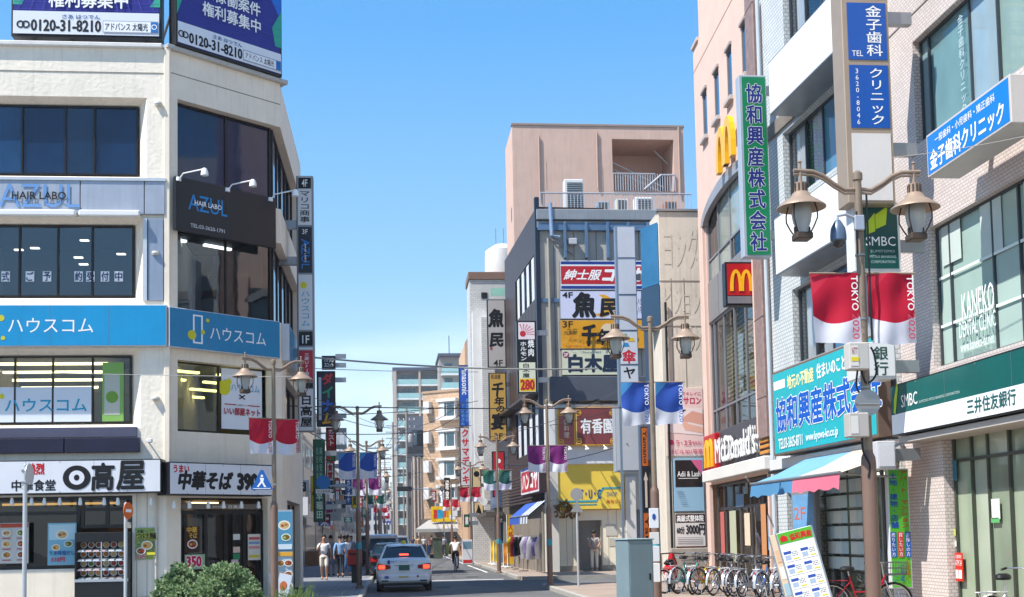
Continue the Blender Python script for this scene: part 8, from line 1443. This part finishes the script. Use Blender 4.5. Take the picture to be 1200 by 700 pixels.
f3 = perp(476, 150, 520); t3 = thing('dark_grey_house', 'dark grey four storey block with balcony below the apartments', 'building', f3.o, f3.ang); z3 = f3.uv(478, 488)[1]; x3 = f3.uv(499, 500)[0]; MB().box(0, x3, 0, 8, 0, z3).build('wall', paint('#5f6570', .6, .1), t3)
for i in range(3): z = z3 - 2.6 - i * 3.2; w_ = MB().box(.8, x3 - .3, -.06, 0, z - 1.2, z + .8).build('window', BKF, t3); MB().box(.9, x3 * .55, -.08, -.06, z - 1.1, z + .7).build('pane', GLT, w_); MB().box(0, x3, -.9, -.8, z - 2.2, z - 1.3).build('balcony_wall', paint('#2f3238', .6, .1), t3)
# net-wrapped building and its canopy with yellow shop board
f4 = perp(484, 128); t4 = thing('sheet_wrapped_building', 'building wrapped in pale grey sheeting beside the beige block', 'building', f4.o, f4.ang); z4 = f4.uv(484, 536)[1]; x4 = f4.uv(500, 560)[0]; mb = MB(); vs = []; n = 16
for i in range(n + 1): x = x4 * i / n; vs += [(x, .12 * math.sin(i * 1.7), 0), (x, .08 * math.sin(i * 1.3 + 1), z4 + .1 * math.sin(i))]
mb.add(vs, [(2 * i, 2 * i + 2, 2 * i + 3, 2 * i + 1) for i in range(n)]); mb.build('sheeting', paint('#aca39c', .9, .1), t4, True, fix=False); MB().box(0, x4, .3, 6, 0, z4 - .3).build('wall', paint('#8f8880', .8, .1), t4)
f5 = perp(505, 108); r = f5.rect(505, 594, 612, 534); sg = Sign('yellow_drugstore_board', 'bright yellow drugstore board with coloured marks over the grey canopy', f5, r, .3, paint('#f0c010', .35, .05), YEL, rim=.02); sg.disc(.35, .5, .3, flat('#2a9fc0')); sg.q(.5, .3, .6, .85, flat('#d83a2a')); sg.q(.62, .3, .7, .85, flat('#e08a1e')); sg.q(.75, .15, .96, .45, flat('#e8e8f0')); sg.t('薬', .1, .2, .25, .8, flat('#d02a2a'), bold=.04)
t6 = thing('grey_shop_canopy', 'pale grey sloping canopy over the far shop under the yellow board', 'awning', f5.w(0), f5.ang); xa_ = f5.uv(487, 620)[0]; xb2 = f5.uv(536, 620)[0]; zc_ = f5.uv(505, 612)[1]; zl_ = f5.uv(505, 620)[1]; MB().add([(xa_, -1.5, zl_), (xb2, -1.5, zl_), (xb2, 1, zc_ + .2), (xa_ + 1.2, 1, zc_ + .2), (xa_, -1.5, zl_ - .3), (xb2, -1.5, zl_ - .3)], [(0, 1, 2, 3), (4, 5, 1, 0)]).build('canopy', paint('#a9a59e', .7, .08), t6, fix=False); MB().box(xa_ + .5, xb2, 1.0, 1.3, 0, zc_ + .3).build('shop_wall', paint('#7f7468', .8, .3, scale=3), t6)
for i in range(9): MB().cbox(xa_ + .6 + i * .42, xa_ + .9 + i * .42, .2, .6, .12, random.uniform(.8, 1.4), .03).build('goods_crate', paint(random.choice(['#b05a2a', '#d8d0c0', '#8a9a4a', '#c83a3a', '#3a6fa0']), .7, .15), t6)
# low shop between clothes shop and white tower
fr6 = FR(0, 0, vp=470, o=gnd(591, 62)); s7 = blockb('blue_white_shop', 'small shop with blue glazed band and cream shutter next to the clothes shop', fr6, -5.5, 0, 6, 4.6, '#8c857c', 0, 0); MB().box(.2, 5.3, -.25, -.02, 3.2, 4.2).build('window_band', paint('#3f5f86', .3, .3, scale=3), s7); MB().box(.3, 2.2, -.08, -.04, .2, 2.6).build('cream_shutter', paint('#c9bda6', .6, .08), s7); MB().box(2.6, 4.8, -.09, -.05, .3, 2.4).build('blue_poster', paint('#4a86b0', .4, .3, scale=2), s7); MB().box(-.1, 5.6, -.9, 0, 2.75, 2.95).build('canopy', paint('#55504a', .6, .1), s7)
# rows of far buildings on the right
rc_ = [('#c2b2a0', 9, 'light tan'), ('#b9b4ae', 12, 'mid grey'), ('#cdbfae', 8, 'pale sand'), ('#a59a8f', 13, 'dull brown'), ('#d2cdc4', 9.5, 'whitish'), ('#bdb6ad', 14, 'warm grey'), ('#c9bba8', 10, 'light ochre'), ('#aaa6a2', 12, 'cool grey'), ('#cfc8be', 11, 'bone coloured'), ('#b8ada0', 14, 'dusty brown'), ('#c6c1ba', 12, 'faded grey'), ('#bfb4a6', 13, 'straw coloured')]
tt = 133
for i, (c_, H_, nm) in enumerate(rc_):
    W_ = 7 + (i * 5 % 4) * 1.5 + i * .6; blockb('shop_building', '%s building on the right side far down the street' % nm, rfr(tt + W_, 5.6 + (1.2 if i % 2 else 0)), 0, W_, 10, H_, c_, max(2, int(H_ / 3.4)), 2, group='buildings along the right side of the street'); tt += W_ + .4
for i, (a_, H_, W_, c_, nm) in enumerate(((-9, 14, 8, '#c9c4c0', 'pale block with water tank'), (-1.8, 9.5, 5, '#bfb6ac', 'small tan block'), (3.0, 12, 5.5, '#c4c0bd', 'light grey block'), (8, 17, 9, '#b3aeaa', 'grey tower'))):
    fz = FR(0, 0, ang=SANG, o=st(a_, 330 + i * 8)); blockb('street_end_building', '%s closing the far end of the street' % nm, fz, 0, W_, 12, H_, c_, int(H_ / 3.2), 3, group='buildings at the far end', shop=False)
# mid left fill behind the front row (taller blocks) 
for i, (t0, H_, c_, nm) in enumerate(((150, 15, '#c4c8cc', 'pale blue grey'), (205, 21, '#d0cbc6', 'white grey'), (265, 26, '#b9bcc2', 'hazy grey'))): blockb('office_block', '%s higher block behind the left row' % nm, lfr(t0, -8.5 - i * 1.2), 0, 14, 12, H_, c_, int(H_ / 3.3), 3, group='higher blocks behind the left row', shop=False)
# ================================================================== poles, signals, wires
CP = paint('#8f8a84', .8, .12, streak=.2)
def upole(label, px, Y, top, arms=3):
    p = gnd(px, Y, .12); h = at(px, top, Y).z; t = thing('utility_pole', label, 'utility pole', p, SANG, 'utility poles along the street'); MB().lathe([(.17, 0), (.11, h), (0, h)], 12).build('pole', CP, t, True)
    for k in range(arms): z = h - .5 - k * .8; MB().cbox(-.9, .9, -.05, .05, z, z + .09, .01).build('crossarm', STEEL, t); [MB().lathe([(0, 0), (.05, .02), (.04, .1), (.06, .14), (0, .18)], 8, (x, 0, z + .09)).build('insulator', WHITE, t, True) for x in (-.8, -.3, .3, .8)]
    MB().lathe([(0, 0), (.26, 0), (.28, .1), (.28, .75), (.2, .85), (0, .88)], 14, (.38, 0, h - 3.6)).build('transformer', paint('#a3a8ac', .5, .08, .2), t, True); return t
upole('nearest utility pole, on the left kerb beyond the vans', 446, 88, 520); upole('utility pole at the right of the hazy street middle', 478.5, 125, 480, 4); upole('utility pole rising left of the grey apartments', 462, 150, 496, 4); upole('far utility pole on the left kerb', 452, 190, 540); upole('far utility pole on the right kerb', 474, 210, 548); upole('farthest utility pole in the street', 459, 260, 565, 2)
def wire(name, label, pts, r, mat, sag=.3, group='overhead cables'):
    t = thing(name, label, 'cable', (0, 0, 0), 0, group); mb = MB()
    for a, b in pts:
        a, b = Vector(a), Vector(b); n = 24; mb.tube([a.lerp(b, i / n) - Vector((0, 0, sag * 4 * (i / n) * (1 - i / n))) for i in range(n + 1)], r, 5)
    mb.build('strand', mat, t, True); return t
CAB = paint('#9a9a94', .6, .1); DKC = paint('#2b2f36', .6, .1)
wire('thick_cable', 'thick pale bundled cable spanning the street at sign height', [(at(366, 419, 36), at(700, 432, 43)), ], .03, CAB, .15); wire('thin_cable', 'thin dark cable below the thick bundle across the street', [(at(340, 476, 36), at(740, 478, 42))], .018, DKC, .05)
wire('thin_cable', 'second thin cable crossing above the lamp lanterns', [(at(345, 431, 40), at(560, 436, 60))], .014, CAB, .05); wire('thin_cable', 'thin cable in front of the second floor windows of the corner building', [(at(-20, 435, 29), at(345, 442, 29))], .008, CAB, .02); wire('thin_cable', 'cable running down the street on the left', [(at(345, 470, 46), at(462, 500, 150)), (at(350, 500, 50), at(461, 545, 180))], .025, DKC, .5)
wire('thin_cable', 'cables between the far utility poles on the right', [(at(478, 500, 125), at(545, 470, 75)), (at(478, 508, 125), at(545, 482, 75)), (at(462, 500, 150), at(478, 482, 125)), (at(462, 508, 150), at(478, 492, 125)), (at(446, 528, 88), at(462, 505, 150)), (at(400, 505, 60), at(446, 528, 88)), (at(400, 520, 60), at(446, 535, 88)), (at(446, 530, 88), at(478, 500, 125))], .025, DKC, .5)
wire('thin_cable', 'cable hanging before the grey building signs', [(at(575, 512, 48), at(735, 452, 48))], .012, DKC, .3); wire('thin_cable', 'thin cable by the dental light box', [(at(1045, 185, 19), at(1210, 158, 16))], .006, CAB, .03)
for i, (a_, b_, la) in enumerate((((345, 455, 40), (470, 505, 120), 'long thin cable slanting down to the street middle'), ((350, 486, 48), (560, 470, 70), 'thin cable crossing under the grey apartments'), ((372, 508, 56), (556, 498, 75), 'thin cable crossing over the taxi'), ((388, 520, 60), (545, 540, 90), 'thin cable crossing behind the blue banners'), ((400, 545, 80), (512, 520, 110), 'thin cable before the beige block'), ((410, 560, 100), (500, 552, 130), 'thin cable low in the far street'), ((600, 502, 55), (748, 470, 44), 'thin cable before the maroon board'), ((590, 545, 55), (735, 520, 44), 'thin cable before the yellow board'))): wire('thin_cable', la, [(at(*a_), at(*b_))], .014 + .004 * (i % 3), DKC, .25)
# traffic signals
sgp = thing('traffic_signal', 'dark traffic signal with a red light over the left kerb', 'traffic signal', at(437, 583, 80), SANG); MB().cbox(-.6, .6, -.1, .1, -.2, .2, .03).build('housing', paint('#2f3236', .5, .1), sgp); MB().disc(.38, 0, .16, .16, -.12, 14, th=.01).build('red_lens', emit('#ff2a1a', 4), sgp)
for x in (-.38, 0): MB().disc(x, 0, .14, .14, -.115, 14, th=.01).build('dark_lens', flat('#15241f'), sgp)
MB().tube([(-.6, .05, .1), (-2.6, .05, .2), (-2.7, .05, -5)], .06).build('arm', STEEL, sgp)
s2 = thing('traffic_signal', 'dark horizontal traffic signal seen from behind over the middle of the street', 'traffic signal', at(474, 573, 100), SANG); MB().cbox(-.62, .62, -.12, .12, -.2, .2, .03).build('housing', paint('#23262a', .5, .1), s2); MB().tube([(.62, 0, .0), (3.2, 0, -.1), (3.3, 0, -6)], .06).build('arm', STEEL, s2)
# kerbside clutter: dustbin, cabinets, flower boxes
t = thing('green_roadside_box', 'dark green switch box on the far right kerb behind the cyclist', 'cabinet', gnd(513, 88, .12), SANG); MB().cbox(-.35, .35, -.3, .3, 0, 1.45, .03).build('body', paint('#4a5a4c', .5, .1), t); MB().cbox(-.4, .4, -.35, .35, 1.45, 1.52, .01).build('lid', paint('#3a463c', .5, .1), t)
t = thing('a_frame_sign', 'white and red A frame sign on the pavement by the cyclist', 'sign', gnd(548, 66, .12), PERP); MB().cbox(-.28, .28, -.03, 0, .05, 1.4, .01).build('panel', flat('#d8d8dc'), t); MB().box(-.24, .24, -.036, -.03, .12, .3).build('red_bar', flat('#c82a2a'), t); MB().box(-.24, .24, -.036, -.03, .9, 1.3).build('picture', flat('#6a8a9a'), t); MB().box(-.2, .2, .25, .28, 0, 1.3).build('leg', STEEL, t)
bush('low shrub with rust coloured blossom hanging at the cream entrance corner', gnd(663, 50.8, .12) + Vector((0, 0, 2.3)), [(0, 0, .3, .35), (.35, 0, .25, .25)], 260, leafm('#5a6a3a', '#8a7a3a', '#b85a2a'), .09, name='hanging_plant')

# chopped awnings, crates and stalls along the far pavements
for i in range(14):
    side = -1 if i % 2 else 1; tt_ = 64 + i * 9; a_ = (-5.4 if side < 0 else 9.2 if tt_ < 100 else 5.6); c_ = ['#3f6f4a', '#b04a3a', '#d8d2c4', '#4a6a9a', '#c9a23a', '#8a3a4a', '#5a8a9a'][i % 7]; q = thing('shop_awning', '%s shop awning on the %s of the far street, %s' % (['green', 'brick red', 'off white', 'blue', 'mustard', 'wine red', 'teal'][i % 7], 'left' if side < 0 else 'right', 'nearer one of its colour' if i < 7 else 'farther one of its colour'), 'awning', st(a_, tt_), SANG, 'awnings down the far street'); w_ = 1.5
    MB().add([(0, 0, 3.1), (0, 3.6, 3.1), (-side * w_, 3.6, 2.55), (-side * w_, 0, 2.55), (-side * w_, 0, 2.3), (-side * w_, 3.6, 2.3)], [(0, 1, 2, 3), (3, 2, 5, 4)]).build('canopy', paint(c_, .8, .1), q, fix=False); MB().cbox(min(0, -side * .8), max(0, -side * .8), .4, 1.8, .12, 1.0, .03).build('display_stand', paint(['#d8d0c0', '#b0805a', '#8fa0a8'][i % 3], .7, .2, scale=5), q)
# low hanging flags, lanterns and small plates that crowd the far street
for i in range(26):
    side = -1 if i % 2 else 1; tt_ = 58 + i * 5.3; a_ = (-4.9 if side < 0 else (8.6 if tt_ < 100 else 5.0)); c_, cn_ = [('#c83a2a', 'red'), ('#2f5fa8', 'blue'), ('#e0c030', 'yellow'), ('#e4e4e0', 'white'), ('#2f8a5a', 'green'), ('#1c1e24', 'black'), ('#d87a2a', 'orange')][(i * 3) % 7]
    w_, h_ = (.5, .9, .7, .45)[i % 4], (1.6, .6, 1.1, 2.2)[i % 4]; z_ = 2.6 + (i * 7 % 5) * .8; t = thing('shop_plate', '%s shop plate sticking out over the %s pavement, %s' % (cn_, 'left' if side < 0 else 'right', ('low and near the clothes shop' if i < 5 else 'in the nearer half of the street' if i < 14 else 'far down the street')), 'sign', st(a_ - w_ / 2, tt_, z_), SANG, 'small shop plates down the street')
    MB().cbox(0, w_, 0, .15, 0, h_, .01).build('case', paint('#c9cacc', .5, .1), t); MB().box(.03, w_ - .03, -.006, .01, .03, h_ - .03).build('face', paint(c_, .4, .08), t); txt(t, '酒肉茶本花米薬靴服魚'[i % 10], w_ * .2, w_ * .8, h_ * .5 - w_ * .3, h_ * .5 + w_ * .3, -.012, BLACK if c_ in ('#e4e4e0', '#e0c030') else WHITE, bold=.04)
# worn road: covers, patches, stains
for i, (a_, t_, r_, lb_) in enumerate(((1.6, 40.5, .32, 'round iron manhole cover in the shaded part of the road'), (3.2, 50, .3, 'round iron manhole cover in the sunlit road beside the kerb lamp'), (2.4, 66, .3, 'round iron manhole cover further down the road'))):
    m_ = thing('manhole_cover', lb_, 'manhole cover', st(a_, t_, .004), SANG); MB().lathe([(0, .004), (r_, .004), (r_ + .04, .003), (r_ + .04, 0)], 28).build('ring', paint('#5c5a57', .6, .2, .5), m_); mb = MB(); [mb.box(-r_ * .7, r_ * .7, -.2 + k * .08, -.17 + k * .08, .004, .009) for k in range(6)]; mb.build('tread', paint('#4a4846', .6, .2, .5), m_)['kind'] = 'stuff'
for i, (a0_, a1_, t0_, t1_, c_) in enumerate(((2.6, 3.7, 41, 47, '#54555a'), (.2, 1.1, 47.5, 57, '#6f7072'), (2.9, 4.0, 58, 72, '#5d5e61'), (-.5, .5, 62, 80, '#68696c'))): struct(sframe('road_patch', MB().box(a0_, a1_, t0_, t1_, .0005, .003), paint(c_, .9, .2, bump=.4, bscale=50)))
rnd = random.Random(3)
for i in range(7):
    a_, t_ = rnd.uniform(0, 4.2), rnd.uniform(39, 70); mb = MB(); p_ = Vector((a_, t_, 0))
    for k in range(10): q_ = p_ + Vector((rnd.uniform(-.12, .12), rnd.uniform(.25, .6), 0)); mb.add([(p_.x - .012, p_.y, .0052), (p_.x + .012, p_.y, .0052), (q_.x + .012, q_.y, .0052), (q_.x - .012, q_.y, .0052)], [(0, 1, 2, 3)]); p_ = q_
    struct(sframe('road_crack', mb, paint('#2c2c2e', .9, .1)))
# ================================================================== air
m, n, l, o = _new('air'); pv = n.new('ShaderNodeVolumePrincipled'); pv.inputs['Density'].default_value = .00035; pv.inputs['Color'].default_value = (.86, .92, 1, 1); pv.inputs['Anisotropy'].default_value = .2; l(pv.outputs[0], o.inputs['Volume'])
hz_ = MB().box(-130, 130, -60, 560, -2.5, 44).build('haze', m); hz_['kind'] = 'stuff'
